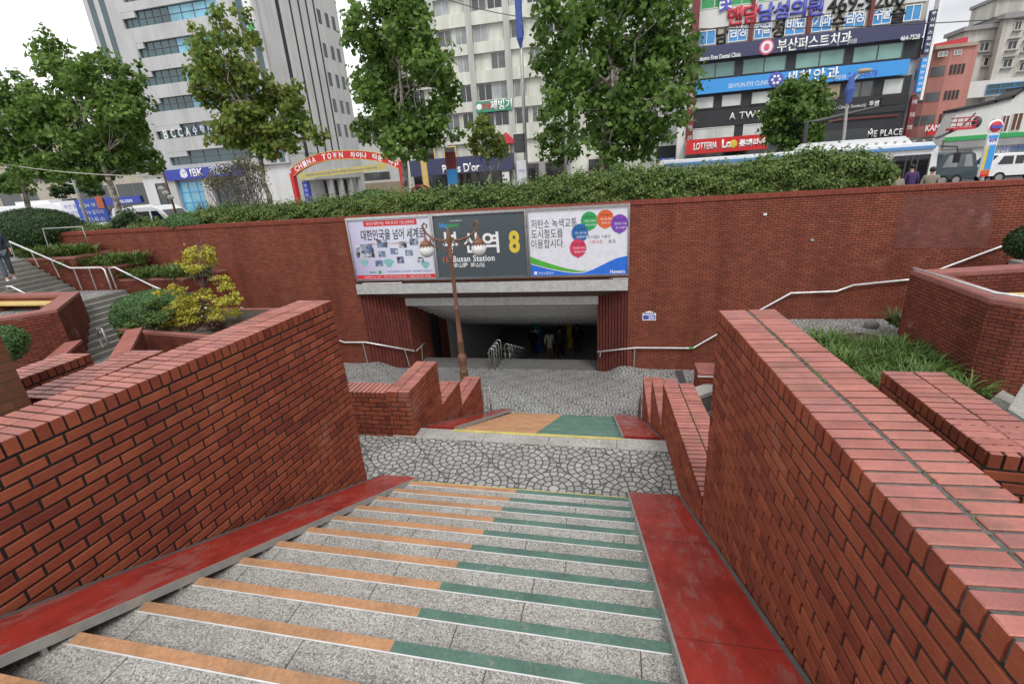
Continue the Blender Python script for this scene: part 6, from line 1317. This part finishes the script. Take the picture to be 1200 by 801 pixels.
# lamps on the left
y = 23; b, tp = at(104, 263, y), at(84, 206, y); o = pole('leaning grey lamp pole with a white lamp head on a short arm, far left', (b.x, y, ZS), (tp.x, y, tp.z), .11, 'steel_dull', 'lamp_pole')
MB().tube([at(88, 216, y), at(72, 214, y), at(62, 213.5, y)], .03, 6).build('arm', M['steel'], o); p = at(59, 212.5, y); MB().ball((p.x, y, p.z), .22, 10, 0, (1.3, .8, .5)).build('lamp_head', M['white'], o, True); MB().tube([at(84, 216, y), at(100, 219, y)], .025, 6).build('arm', M['steel'], o)
y = 24; b, tp = at(206, 248, y), at(190, 198, y); o = pole('brown camera pole with a pale camera cluster beside the bank door', (b.x, y, ZS), (tp.x, y, tp.z), .07, 'brown', 'camera_pole')
for px, py in ((189, 221), (194, 226), (200, 231)): p = at(px, py, y-.15); MB().ball((p.x, p.y, p.z), .16, 10, 0, (1.2, 1, .8)).build('camera', M['offwhite'], o, True)
# overhead wires
def wire(label, pts, r, mat):
    P = []
    for (a, b) in zip(pts, pts[1:]):
        for i in range(10): t = i/10; P.append(Vector(a).lerp(Vector(b), t)-Vector((0, 0, .25*math.sin(PI*t))))
    P.append(Vector(pts[-1])); o = MB().tube(P, r, 5).build('wire', M[mat]); tag(o, label, 'wire')
wire('pale cable sagging across the left street trees', [at(-60, 181, 18.5), at(190, 207, 18.5)], .022, 'cream_wire')
wire('thin dark overhead wire crossing the sky beside the apartment block', [at(805, 34, 45), at(1260, 17, 45)], .035, 'wire'); wire('thin dark overhead wire in front of the cream office block', [at(500, -8, 40), at(640, 24, 40)], .03, 'wire')
# advertising boards on the left pavement
def board(label, px0, px1, pa, pb, y, mt, tx):
    a, b = at(px0, pb, y), at(px1, pa, y); t = empty('notice_board', ((a.x+b.x)/2, y, ZS), label, 'board'); MB().box(a.x, b.x, y-.04, y+.04, a.z, b.z).build('board_face', M[mt], t)
    for x in (a.x+.1, b.x-.1): MB().box(x-.04, x+.04, y-.03, y+.03, ZS, a.z).build('leg', M['steel_dull'], t)
    for i, l in enumerate(tx): text(l, M['white' if mt != 'postwhite' else 'blueletter'], ((a.x+b.x)/2, y-.045, b.z-.35-i*.42), (b.x-a.x)*.75, .26, t, 0)
    return t
board('white street notice board with purple print behind the left lamp pole', 80, 96, 234, 262, 24.5, 'postwhite', ('부산 동구', '관광안내'))
t = board('bright blue street notice board with white print beside the white minibus', 97, 121, 232, 261, 24.2, 'blue', ('1004 부산', '2014 일자리', '안내소'))
a = at(117, 240, 24.1); MB().box(a.x-.2, a.x+.3, 24.1, 24.12, a.z-.2, a.z+.5).build('photo_patch', M['ballorange'], t)
# ---------------------------------------------------------------- vehicles
def wheel(t, x, y, r, z0=ZRD):
    m_ = Matrix
    o = MB(); n = 20; i = 0
    prof_ = [(r*.58, -.11), (r*.95, -.11), (r, -.07), (r, .07), (r*.95, .11), (r*.58, .11)]
    for q in range(n):
        a0, a1 = 2*PI*q/n, 2*PI*(q+1)/n
        for (ra, ya), (rb, yb) in zip(prof_, prof_[1:]): o.face([(x+ra*math.cos(a0), y+ya, z0+r+ra*math.sin(a0)), (x+rb*math.cos(a0), y+yb, z0+r+rb*math.sin(a0)), (x+rb*math.cos(a1), y+yb, z0+r+rb*math.sin(a1)), (x+ra*math.cos(a1), y+ya, z0+r+ra*math.sin(a1))])
    o = o.build('wheel', M['rubber'], t); h = MB()
    for yy in (-.10, .10): h.face([(x+r*.6*math.cos(2*PI*q/14), y+yy, z0+r+r*.6*math.sin(2*PI*q/14)) for q in range(14)][::(1 if yy < 0 else -1)])
    MB().tube([(x, y-.10, z0+r), (x, y+.10, z0+r)], r*.6, 16).build('rim', M['steel'], o)
def vehicle(nm, label, x0, y0, L, Wd, prof_, mat, wins, wheels, wr, cat, lamps=(), gl='glass_car', inset=.06, z0=None):
    """side-on vehicle heading +x or -x; prof_ is its side outline (u along length, v up), wins are side-glass outlines"""
    z0 = ZRD if z0 is None else z0; t = empty(nm, (x0+L/2, y0, z0), label, cat)
    bm = bmesh.new(); n = len(prof_); rings = []
    for yy, k in ((y0-Wd/2, 1), (y0+Wd/2, 1)): pass
    vtop = max(v for u, v in prof_); sl = []
    for f in (-1, -.9, .9, 1):
        ring = []
        for u, v in prof_:
            tuck = .10*max(0, (v-.9*.9)/(vtop-.8))**1.2 if v > .8 else 0
            yy = y0+Wd/2*f*(1-tuck); e = .05 if abs(f) == 1 else 0
            uc = L/2; ring.append(bm.verts.new((x0+uc+(u-uc)*(1-e*.25), yy, z0+v-(e*.6 if v > vtop*.9 else 0)+(e*.5 if v < .4 else 0))))
        rings.append(ring)
    for a, b in zip(rings, rings[1:]):
        for i in range(n): j = (i+1) % n; bm.faces.new((a[i], a[j], b[j], b[i]))
    bm.faces.new(rings[0][::-1]); bm.faces.new(rings[-1]); bmesh.ops.recalc_face_normals(bm, faces=bm.faces)
    me = bpy.data.meshes.new('body'); bm.to_mesh(me); bm.free(); me.materials.append(M[mat]); o = bpy.data.objects.new('body', me); COL.objects.link(o); link_to(o, t)
    for w in wins:
        for f in (-1, 1):
            mb = MB(); pts = [(x0+u, y0+f*(Wd/2*(1-(.10*max(0, (v-.81)/(vtop-.8))**1.2 if v > .8 else 0))+.006), z0+v) for u, v in w]; mb.face(pts if f < 0 else pts[::-1])
            mb.build('side_window', M[gl], o)
    for u in wheels: wheel(t, x0+u, y0-Wd/2+.10, wr, z0); wheel(t, x0+u, y0+Wd/2-.10, wr, z0)
    for (u, v, s, mt) in lamps: MB().box(x0+u-.03, x0+u+.03, y0-Wd/2+.1, y0-Wd/2+.4, z0+v-s/2, z0+v+s/2).build('lamp', M[mt], t)
    return t, o
def wscreen(o, x0, z0, y0, Wd, a, b, mt='glass_car', k=.86, off=.012):
    (u0, v0), (u1, v1) = a, b; nrm = Vector((v1-v0, 0, -(u1-u0))).normalized()
    if nrm.x*(1 if u0 > .5 else -1) < 0 and False: nrm = -nrm
    s = 1 if nrm.z >= 0 else -1; d = nrm*off*s
    P = [(x0+u0, y0-Wd/2*k, z0+v0), (x0+u0, y0+Wd/2*k, z0+v0), (x0+u1, y0+Wd/2*k*.93, z0+v1), (x0+u1, y0-Wd/2*k*.93, z0+v1)]
    MB().face([tuple(Vector(p)+d) for p in P]).build('windscreen', M[mt], o)
# city bus behind the tall hedge
yb = 24.9; xr_ = at(1104.5, 185, 23.65).x; L = 11.0; x0 = xr_-L; zr_ = at(1100, 165.3, 23.65).z-ZRD
t, o = vehicle('city_bus', 'white city bus with open front door standing behind the tall hedge', x0, yb, L, 2.5, [(0, .35), (L-.05, .35), (L, 1.0), (L-.10, zr_-.25), (L-.35, zr_), (.25, zr_), (.05, zr_-.2), (0, 1.0)], 'carwhite',
     [[(.5, 1.15), (L-2.0, 1.15), (L-2.0, zr_-.38), (.5, zr_-.38)]], [2.6, L-2.75], .5, 'bus')
wscreen(o, x0, ZRD, yb, 2.5, (L, 1.0), (L-.10, zr_-.3))
yf = yb-1.25; mb = MB(); mb.box(x0+.3, x0+L-.3, yf-.004, yf+.1, ZRD+zr_-.26, ZRD+zr_-.14); mb.build('blue_stripe', M['busblue'], o); mb = MB(); mb.box(x0+.2, x0+L-1.9, yf-.012, yf+.05, ZRD+.55, ZRD+.95); mb.build('blue_stripe', M['busblue'], o)
mb = MB(); mb.box(x0+L-1.72, x0+L-.42, yf-.012, yf+.05, ZRD+.42, ZRD+zr_-.46); dr = mb.build('door', M['glass_car'], o)
for u in (1.72, 1.28, 1.07, .86, .45): MB().box(x0+L-u-.025, x0+L-u+.025, yf-.03, yf-.013, ZRD+.42, ZRD+zr_-.46).build('door_bar', M['ballgreen' if False else 'darkgrey'], dr)
for u in (2.4, 4.0, 5.6, 7.2, 8.8, 10.3): MB().box(x0+L-u-.05, x0+L-u+.05, yf+.03, yf+.12, ZRD+1.15, ZRD+zr_-.38).build('window_post', M['black'], o)
xu0, xu1 = at(938, 178, 24.5).x, at(1056, 162, 24.5).x; zu = at(1000, 164, 24.5).z; MB().ext([(xu0, ZRD+zr_-.02), (xu1+.25, ZRD+zr_-.02), (xu1-.1, zu), (xu0+.3, zu)], 'x' if False else 'y', yb-.9, yb+.7).build('roof_unit', M['carwhite'], o)
for k in range(22): MB().box(xu0+1.6+k*.17, xu0+1.7+k*.17, yb-.91, yb-.905, zu-.26, zu-.18).build('vent', M['grey'], o) if k % 2 == 0 else None
MB().tube([(xr_-.2, yf-.05, ZRD+zr_-.2), (xr_+.25, yf-.3, ZRD+zr_-.25), (xr_+.3, yf-.35, ZRD+zr_-.5)], .03, 6).build('mirror_arm', M['black'], o); MB().box(xr_+.20, xr_+.36, yf-.45, yf-.3, ZRD+zr_-.85, ZRD+zr_-.48).build('mirror', M['black'], o)
MB().ball((xr_-1.1, yb-.2, ZRD+1.5), .22, 8).build('driver_seat', M['grey'], o)
# dark van, white pick-up and white car on the right
yv = 38; xa = at(1102, 190, yv-.9).x; zt2 = at(1115, 178.5, yv-.9).z-ZRD; L = at(1139, 190, yv-.9).x-xa+.4; h = zt2
t, o = vehicle('dark_van', 'dark slate-green van passing beyond the front of the bus', xa-.6, yv, L+.6, 1.85, [(0, .4), (L+.55, .4), (L+.6, .95), (L+.35, h-.15), (L+.1, h), (1.1, h), (.75, h-.1), (.3, 1.15), (.02, .95)], 'carslate',
    [[(.75, 1.12), (1.85, 1.12), (1.85, h-.18), (1.05, h-.18)], [(1.95, 1.12), (L-.55, 1.12), (L-.55, h-.18), (1.95, h-.18)], [(L-.45, 1.12), (L+.3, 1.12), (L+.12, h-.18), (L-.45, h-.18)]], [.95, L-.45], .34, 'van', ((L+.57, 1.0, .3, 'redletter'),), 'glass_pale')
yv = 38; xa = at(1157, 195, yv-.85).x; zt2 = at(1175, 180, yv-.85).z-ZRD; L = 5.0
t, o = vehicle('pickup_truck', 'small white pick-up truck at the right edge beyond the bus stop sign', xa, yv, 2.1, 1.75, [(0, .45), (2.05, .45), (2.1, zt2-.2), (1.95, zt2), (.75, zt2), (.55, zt2-.1), (.12, 1.15), (0, 1.0)], 'carwhite',
    [[(.5, 1.12), (1.3, 1.12), (1.3, zt2-.15), (.78, zt2-.15)], [(1.42, 1.12), (1.85, 1.12), (1.85, zt2-.15), (1.42, zt2-.15)]], [.75], .34, 'truck', ((.0, .75, .2, 'ballorange'),))
wscreen(o, xa, ZRD, yv, 1.75, (.12, 1.15), (.55, zt2-.1)); wheel(t, xa+3.4, yv-.75, .32); wheel(t, xa+3.4, yv+.75, .32)
MB().box(xa+2.15, xa+5.0, yv-.83, yv+.83, ZRD+.75, ZRD+.85).build('bed', M['carwhite'], t)
for ya in (yv-.85, yv+.8): MB().box(xa+2.15, xa+5.0, ya, ya+.05, ZRD+.72, ZRD+1.15).build('side_board', M['carwhite'], t)
MB().box(xa+2.2, xa+4.9, yv-.6, yv+.6, ZRD+.5, ZRD+.74).build('chassis', M['black'], t); MB().box(xa+2.4, xa+4.6, yv-.78, yv+.78, ZRD+.86, ZRD+1.35).build('cargo', M['blue'], t)
yv = 43; xa = at(1134, 195, yv).x
t, o = vehicle('parked_car', 'white car half hidden behind the dark van and the bus stop sign', xa, yv, 4.2, 1.75, [(0, .35), (4.15, .35), (4.2, .8), (3.5, .95), (2.7, 1.45), (1.2, 1.45), (.5, .95), (0, .85)], 'carwhite', [[(.75, .95), (1.3, 1.38), (1.95, 1.38), (1.95, .95)], [(2.05, .95), (2.05, 1.38), (2.6, 1.38), (3.2, .95)]], [.8, 3.4], .32, 'car')
# coach and minibus on the left
yv = 26.5; xr_ = at(92, 255, yv-1.2).x; h = at(60, 238, yv-1.2).z-ZRD; L = 9.0; x0 = xr_-L
t, o = vehicle('coach', 'white coach with a dark raked windscreen behind the dome-shaped shrub', x0, yv, L, 2.45, [(0, .4), (L-.1, .4), (L, 1.0), (L-.25, 1.35), (L-1.35, h-.15), (L-1.7, h), (.2, h), (0, h-.2)], 'carwhite', [[(.6, 1.45), (L-1.0, 1.45), (L-1.75, h-.4), (.6, h-.4)]], [2.0, L-2.2], .48, 'coach')
wscreen(o, x0, ZRD, yv, 2.45, (L-.25, 1.38), (L-1.35, h-.17)); MB().box(x0+3.5, x0+6.5, yv-.8, yv+.8, ZRD+h, ZRD+h+.22).build('roof_unit', M['carwhite'], o); MB().box(x0+6.9, x0+7.4, yv-.3, yv+.3, ZRD+h, ZRD+h+.2).build('roof_vent', M['darkgrey'], o)
yv = 27.5; xr_ = at(207, 252, yv-.9).x; h = at(170, 242, yv-.9).z-ZRD; L = 5.2; x0 = xr_-L
t, o = vehicle('minibus', 'white minibus with sloping nose parked left of the bank, behind the loose bush', x0, yv, L, 1.95, [(0, .35), (L-.1, .35), (L, .75), (L-.3, 1.05), (L-1.25, h-.2), (L-1.75, h), (.15, h), (0, h-.2)], 'carwhite', [[(.4, 1.2), (1.9, 1.2), (1.9, h-.3), (.4, h-.3)], [(2.0, 1.2), (3.1, 1.2), (3.1, h-.3), (2.0, h-.3)], [(3.25, 1.2), (4.45, 1.12), (3.75, h-.3), (3.25, h-.3)]], [1.0, L-1.0], .34, 'minibus')
wscreen(o, x0, ZRD, yv, 1.95, (L-.3, 1.07), (L-1.25, h-.22))
MB().box(x0+1.2, x0+2.9, yv-.3, yv+.3, ZRD+h, ZRD+h+.1).build('roof_rack', M['offwhite'], o)
# cars in the side street
for i, (px, py, yv, mt, lab) in enumerate(((424, 226, 40, 'carslate', 'dark grey car stopped under the arch, left of a second dark car'), (448, 222, 44, 'cardark', 'dark blue-black car beside the right post of the arch'), (250, 240, 30, 'carwhite', 'white car partly hidden behind the half-bare bush'), (322, 238, 30, 'carwhite', 'white car roof just showing over the hedge beside the yellowing tree'))):
    p = at(px, py, yv); vehicle('parked_car', lab, p.x-2.1, yv, 4.3, 1.75, [(0, .35), (4.25, .35), (4.3, .8), (3.55, .95), (2.8, 1.45), (1.1, 1.48), (.3, 1.0), (0, .85)], mt, [[(.6, 1.0), (1.2, 1.4), (1.95, 1.4), (1.95, 1.0)], [(2.05, 1.0), (2.05, 1.38), (2.65, 1.38), (3.3, .98)]], [.85, 3.45], .32, 'car')
# things on the pavement in front of the bakery
y = 23; p = at(493, 221, y); o = MB(); o.tube([(p.x+.55*math.cos(a), y, p.z-.35+.5*math.sin(a)) for a in [PI*i/10 for i in range(11)]], .06, 6); o.tube([(p.x+.3*math.cos(a), y, p.z-.35+.28*math.sin(a)) for a in [PI*i/10 for i in range(11)]], .05, 6); o.tube([(p.x, y, ZS), (p.x, y, p.z-.3)], .04, 6)
p2 = p; o = MB().tube([(p.x+.55*math.cos(PI*i/10), y, p.z-.35+.5*math.sin(PI*i/10)) for i in range(11)]+[(p.x-.55, y, ZS)], .06, 6).build('bike_rack', M['redletter']); tag(o, 'round-topped red metal hoop standing before the bakery', 'hoop'); MB().tube([(p.x+.55, y, p.z-.35), (p.x+.55, y, ZS)], .06, 6).build('leg', M['redletter'], o)
p = at(499, 212, 50); o = MB().box(p.x-.3, p.x+.3, 49.9, 50.1, ZS, p.z+2).build('banner_sign', M['plank']); tag(o, 'narrow ochre street banner left of the patterned sign post', 'banner')
p = at(594, 210, 50); o = MB().box(p.x-.5, p.x+.4, 49.9, 50.1, ZS, p.z+.9).build('notice_board', M['darkgrey']); tag(o, 'small dark framed notice board right of the thin pollard tree', 'board'); MB().box(p.x-.4, p.x+.3, 49.88, 49.9, p.z-.9, p.z+.7).build('board_face', M['offwhite'], o)
# bus stop sign
y = 22.3; b, tp = at(1149, 204, y), at(1166, 152, y); t = empty('bus_stop_sign', (b.x+.2, y, ZS), 'tall slim bus stop sign with coloured route bands and a round emblem', 'bus stop'); xm = (at(1147, 205, y).x+at(1155, 158, y).x)/2
x0, x1 = at(1146, 205, y).x, at(1158, 205, y).x; za, zb_ = at(1150, 207, y).z, at(1162, 157, y).z
MB().box(x0, x1, y-.05, y+.05, za, zb_).build('panel', M['postwhite'], t); MB().box((x0+x1)/2-.05, (x0+x1)/2+.05, y-.04, y+.04, ZS, za).build('leg', M['steel_dull'], t)
H = zb_-za; dx = x1-x0
for c, u0, u1, v0, v1 in (('red', .06, .94, .0, .06), ('ballorange', .06, .94, .065, .16), ('yellow', .06, .30, .17, .72), ('sky', .32, .94, .17, .74), ('postwhite', .06, .94, .75, .80), ('sky', .06, .94, .90, .97)): MB().box(x0+dx*u0, x0+dx*u1, y-.058, y-.051, za+H*v0, za+H*v1).build('route_band', M[c], t)
text('부산역', M['blueletter'], (x0+dx*.5, y-.06, za+H*.85), dx*.7, .16, t, 0, bold=.03)
mb = MB(); p = at(1163, 153, y); MB().ball((x0+dx*.5, y, zb_+.24), .25, 14, 0, (1, .25, 1)).build('emblem', M['white'], t, True); MB().ball((x0+dx*.5, y-.03, zb_+.24), .20, 14, 0, (1, .25, 1)).build('emblem', M['redletter'], t, True); MB().box(x0+dx*.5-.17, x0+dx*.5+.17, y-.1, y-.07, zb_+.18, zb_+.28).build('emblem_bar', M['blueletter'], t)
# boom lift
y = 46; a, c = at(1068, 172, y), at(1124, 150, y); t = empty('boom_lift', (a.x, y, ZRD), 'red work platform on a dark boom in front of the pale hall', 'boom lift'); MB().tube([(a.x, y, ZRD+1.0), a, at(1102, 160, y), c], [.16, .14, .11, .09], 8).build('boom', M['darkgrey'], t)
q = at(1129, 143, y); bw_ = .62
for z in (q.z-.30, q.z, q.z+.30): MB().tube([(q.x-bw_, y-.4, z), (q.x+bw_, y-.4, z), (q.x+bw_, y+.4, z), (q.x-bw_, y+.4, z), (q.x-bw_, y-.4, z)], .035, 5).build('platform_rail', M['redletter'], t)
for x in (-1, -.33, .33, 1): MB().tube([(q.x+bw_*x, y-.4, q.z-.5), (q.x+bw_*x, y-.4, q.z+.35)], .03, 5).build('platform_post', M['redletter'], t)
MB().box(q.x-bw_-.2, q.x+bw_, y-.45, y+.45, q.z-.55, q.z-.38).build('platform_floor', M['redletter'], t); MB().ball((q.x+bw_+.25, y, q.z-.1), .42, 10, 0, (.7, .8, 1)).build('turning_head', M['darkgrey'], t); MB().tube([(q.x, y, q.z-.3), (q.x+.6, y-.1, q.z+.55)], .06, 6).build('lever_arm', M['darkgrey'], t)
MB().box(a.x-1.6, a.x+1.6, y-1, y+1, ZRD+.45, ZRD+1.1).build('carrier', M['redletter'], t)
for u in (-1.1, 1.1): wheel(t, a.x+u, y-.85, .42); wheel(t, a.x+u, y+.85, .42)
# ---------------------------------------------------------------- people
def skin(name, verts, edges, radii, mat, parent=None, sub=1):
    me = bpy.data.meshes.new(name); me.from_pydata([tuple(v) for v in verts], edges, []); o = bpy.data.objects.new(name, me)
    sk = o.modifiers.new('skin', 'SKIN'); sk.use_smooth_shade = True; ly_ = me.skin_vertices[0].data
    for i, r in enumerate(radii): ly_[i].radius = r if isinstance(r, tuple) else (r, r)
    for i in range(len(verts)): ly_[i].use_root = (i == 0)
    sd_ = o.modifiers.new('sub', 'SUBSURF'); sd_.levels = sub; sd_.render_levels = sub
    m2 = evaluated(o)
    m2.name = name; m2.materials.clear(); m2.materials.append(M[mat]); m2.polygons.foreach_set('use_smooth', [True]*len(m2.polygons)); m2.update()
    q = bpy.data.objects.new(name, m2); COL.objects.link(q)
    if parent: q.parent = parent
    return q
def person(label, loc, rz, h, top, legs, hairc='hair', stride=.0, arms=((.0, .0), (.0, .0)), skirt=None, shoes='shoe', long_coat=False, lean=0.0, cat='person', bag=False, hand_fwd=None, hairlong=False):
    """standing or walking figure about 1.72 m tall before scaling, facing -y in its own frame"""
    t = empty('person', loc, label, cat, None, rz, local=True); k = h/1.72; t.scale = (k, k, k)
    s = stride; L = lean
    hip, ch, nk, hd = (0, 0, .93), (0, -.02*L-.01, 1.28), (0, -.05*L, 1.45), (0, -.07*L-.02, 1.60)
    kn = [(-.09, -.10*s-.03, .50), (.09, .12*s-.03, .50)]; an = [(-.095, -.26*s, .09), (.095, .26*s+.02, .10 if s == 0 else .13)]; toe = [(-.10, -.26*s-.15, .035), (.10, .26*s-.13, .04)]
    sh = [(-.19, -.03*L, 1.39), (.19, -.03*L, 1.39)]; el = []; wr = []
    for i, sg in enumerate((-1, 1)):
        f, u = arms[i]; el.append((sg*.25, -.04*L+.02-f*.12, 1.13+u*.04)); wr.append((sg*(.26-.06*abs(f)), -.04*L-.04-f*.30, .90+u*.28))
    V_ = [hip, ch, nk, hd, (0, hd[1]-.005, 1.70), kn[0], an[0], toe[0], kn[1], an[1], toe[1], sh[0], el[0], wr[0], sh[1], el[1], wr[1], (-.09, 0, .88), (.09, 0, .88)]
    E_ = [(0, 1), (1, 2), (2, 3), (3, 4), (0, 17), (17, 5), (5, 6), (6, 7), (0, 18), (18, 8), (8, 9), (9, 10), (1, 11), (11, 12), (12, 13), (1, 14), (14, 15), (15, 16)]
    R_ = [(.13, .10), (.14, .10), .055, (.078, .095), (.065, .08), .06, .04, .035, .06, .04, .035, .055, .042, .03, .055, .042, .03, .08, .08]
    # hands: palm, four fingers and a thumb, part of the one body surface
    for i in (13, 16):
        w = Vector(V_[i]); sg = -1 if i == 13 else 1; dr = (w-Vector(V_[i-1])).normalized(); pm = w+dr*.07; V_.append(pm); R_.append((.032, .018)); E_.append((i, len(V_)-1)); pi = len(V_)-1
        for j, (o_, ln) in enumerate(((-.026, .065), (-.009, .078), (.009, .072), (.025, .058))):
            a = pm+Vector((0, o_, 0))+dr*.03; b = a+dr*ln+Vector((-sg*.012, 0, 0)); V_ += [a, b]; R_ += [.0095, .007]; n_ = len(V_); E_ += [(pi, n_-2), (n_-2, n_-1)]
        a = w+dr*.03+Vector((0, -.032, 0)); b = a+dr*.04+Vector((-sg*.01, -.012, 0)); V_ += [a, b]; R_ += [.011, .009]; n_ = len(V_); E_ += [(i, n_-2), (n_-2, n_-1)]
    body = skin('body', V_, E_, R_, 'skin', t, 1)
    # face and ears (part of the head)
    f = MB(); y = hd[1]
    f.ball((0, y-.10, 1.585), .016, 8, 0, (1, 1.3, 1.4)); f.ball((-.083, y, 1.60), .022, 8, 0, (.5, 1, 1.4)); f.ball((.083, y, 1.60), .022, 8, 0, (.5, 1, 1.4)); f.build('face', M['skin'], body, True)
    f = MB(); [f.ball((sx, y-.090, 1.615), .011, 8) for sx in (-.032, .032)]; f.box(-.024, .024, y-.094, y-.085, 1.545, 1.551); f.build('eyes_and_mouth', M['ink'], body)
    hr = MB(); hr.ball((0, y+.018, 1.645), .108, 14, 0, (.90, 1.05, .95)); hr.build('hair', M[hairc], t, True)
    if hairlong: MB().ball((0, y+.06, 1.50), .10, 12, 0, (.95, .6, 1.5)).build('hair', M[hairc], t, True)
    # trousers or bare legs with skirt
    if legs: skin('trousers', [hip, (-.09, 0, .88), kn[0], (an[0][0], an[0][1], an[0][2]+.03), (.09, 0, .88), kn[1], (an[1][0], an[1][1], an[1][2]+.03)], [(0, 1), (1, 2), (2, 3), (0, 4), (4, 5), (5, 6)], [(.15, .12), .10, .078, .065, .10, .078, .065], legs, t)
    cz = .60 if long_coat else .84
    Vc = [(0, 0, 1.0), ch, (0, nk[1]+.01, 1.43), sh[0], el[0], (wr[0][0], wr[0][1], wr[0][2]+.03), sh[1], el[1], (wr[1][0], wr[1][1], wr[1][2]+.03), (0, .0, cz)]
    skin('coat', Vc, [(0, 1), (1, 2), (1, 3), (3, 4), (4, 5), (1, 6), (6, 7), (7, 8), (0, 9)], [(.165, .125), (.175, .125), (.085, .075), .075, .058, .048, .075, .058, .048, (.20, .16) if long_coat else (.165, .13)], top, t)
    for a, b in ((an[0], toe[0]), (an[1], toe[1])): skin('shoe', [(a[0], a[1]+.04, .045), (a[0], a[1]-.05, .05), (b[0], b[1]-.02, .035)], [(0, 1), (1, 2)], [.045, .05, .036], shoes, t)
    if bag: MB().box(.20, .34, -.12, .16, .62, .86).build('bag', M[bag], t); MB().tube([(.27, -.08, .86), (.27, -.06, .98), (.27, .06, .98), (.27, .10, .86)], .01, 5).build('bag_handle', M[bag], t)
    return t
ZC = -9.30
def feet(px, y, z): p = at(px, 420, y); return (p.x, y, z)
yq = 22.6
person('woman in a cream belted coat walking away inside the dark hall', feet(645, yq, ZC), PI, 1.60, 'creamcoat', None, 'hair', .5, ((.1, 0), (-.1, 0)), long_coat=True, shoes='shoe', hairlong=True)
person('person in black standing before the blue poster stand in the hall', feet(626, yq+.3, ZC), PI, 1.58, 'blackcoat', 'trouser', 'hair', .2)
person('tall person in a dark navy suit with white shoe soles, beside the cream coat', feet(657, yq-.1, ZC), PI, 1.80, 'navycoat', 'trouser', 'hair', .6, ((.2, 0), (-.2, 0)), shoes='shoewhite', bag='black')
person('dark figure deep in the hall, right of the yellow column', feet(677, yq+.6, ZC), PI, 1.72, 'blackcoat', 'trouser', 'hair', .3)
# man coming down the left steps
q = at(15, 328, 10.9); zst = q.z
person('man in a navy top and grey jeans coming down the left steps with white shoes', (q.x-.05, 10.9, zst-.01), R(62), 1.66, 'navycoat', 'jeans', 'hair', .75, ((.6, .5), (.2, .2)), shoes='shoewhite')
# passengers at the bus door
y = 21.2
p = at(1055, 196, y); person('person in a taupe jacket seen from behind at the hedge end by the bus', (p.x, y, ZS), R(195), 1.68, 'taupe', 'trouser', 'hair', .1)
p = at(1094, 196, y+.4); person('dark-haired man in a grey-brown jacket turned to the bus door', (p.x, y+.4, ZS), R(150), 1.74, 'taupe', 'trouser', 'hair', .1)
p = at(1073, 200, y+1.6); person('passenger in dark purple stepping up into the open bus door', (p.x, y+1.75, ZS+.12), R(185), 1.70, 'purplecoat', 'trouser', 'hair', .4, lean=1.5)
# ---------------------------------------------------------------- overcast daylight
w = bpy.data.worlds.new('World'); scene.world = w; w.use_nodes = True; nt = w.node_tree
bg = nt.nodes['Background']; bg.inputs['Strength'].default_value = .155
sky = nt.nodes.new('ShaderNodeTexSky'); sky.sky_type = 'NISHITA'; sky.sun_disc = False
SE, SR = R(52), R(150)
sky.sun_elevation = SE; sky.sun_rotation = SR; sky.air_density = 1.0; sky.dust_density = 6.0; sky.ozone_density = 1.0
hs = nt.nodes.new('ShaderNodeHueSaturation'); hs.inputs['Saturation'].default_value = .22; nt.links.new(sky.outputs[0], hs.inputs['Color'])
tc = nt.nodes.new('ShaderNodeTexCoord'); nz_ = nt.nodes.new('ShaderNodeTexNoise'); nz_.inputs['Scale'].default_value = 2.2; nz_.inputs['Detail'].default_value = 5
mp_ = nt.nodes.new('ShaderNodeMapping'); mp_.inputs['Scale'].default_value = (1, 1, 2.5); nt.links.new(tc.outputs['Generated'], mp_.inputs[0]); nt.links.new(mp_.outputs[0], nz_.inputs['Vector'])
rp = nt.nodes.new('ShaderNodeValToRGB'); rp.color_ramp.elements[0].position = .25; rp.color_ramp.elements[0].color = (3.3, 3.4, 3.65, 1); rp.color_ramp.elements[1].position = .65; rp.color_ramp.elements[1].color = (8.2, 8.25, 8.35, 1)
sx = nt.nodes.new('ShaderNodeSeparateXYZ'); nt.links.new(tc.outputs['Generated'], sx.inputs[0])
ma = nt.nodes.new('ShaderNodeMath'); ma.operation = 'MULTIPLY_ADD'; nt.links.new(sx.outputs[0], ma.inputs[0]); ma.inputs[1].default_value = -.30; nt.links.new(nz_.outputs['Fac'], ma.inputs[2])
nt.links.new(ma.outputs[0], rp.inputs[0])
mx = nt.nodes.new('ShaderNodeMix'); mx.data_type = 'RGBA'; mx.inputs['Factor'].default_value = .8
nt.links.new(hs.outputs[0], mx.inputs[6]); nt.links.new(rp.outputs[0], mx.inputs[7]); nt.links.new(mx.outputs[2], bg.inputs['Color'])
sl = bpy.data.lights.new('sun', 'SUN'); sl.energy = 1.3; sl.angle = R(20); sl.color = (1, .97, .93)
so = bpy.data.objects.new('sun', sl); COL.objects.link(so)
# sun_rotation is measured clockwise from +Y
sd = Vector((math.sin(SR)*math.cos(SE), math.cos(SR)*math.cos(SE), math.sin(SE)))
so.rotation_euler = sd.to_track_quat('Z', 'Y').to_euler(); so.location = sd*50
vs = scene.view_settings; vs.view_transform = 'Standard'; vs.look = 'None'; vs.exposure = 0.32; vs.gamma = 1; vs.use_curve_mapping = False
scene.render.engine = 'CYCLES'; scene.cycles.use_denoising = True; scene.cycles.max_bounces = 9; scene.cycles.diffuse_bounces = 7; scene.cycles.transparent_max_bounces = 8

bpy.data.scenes.remove(TS)
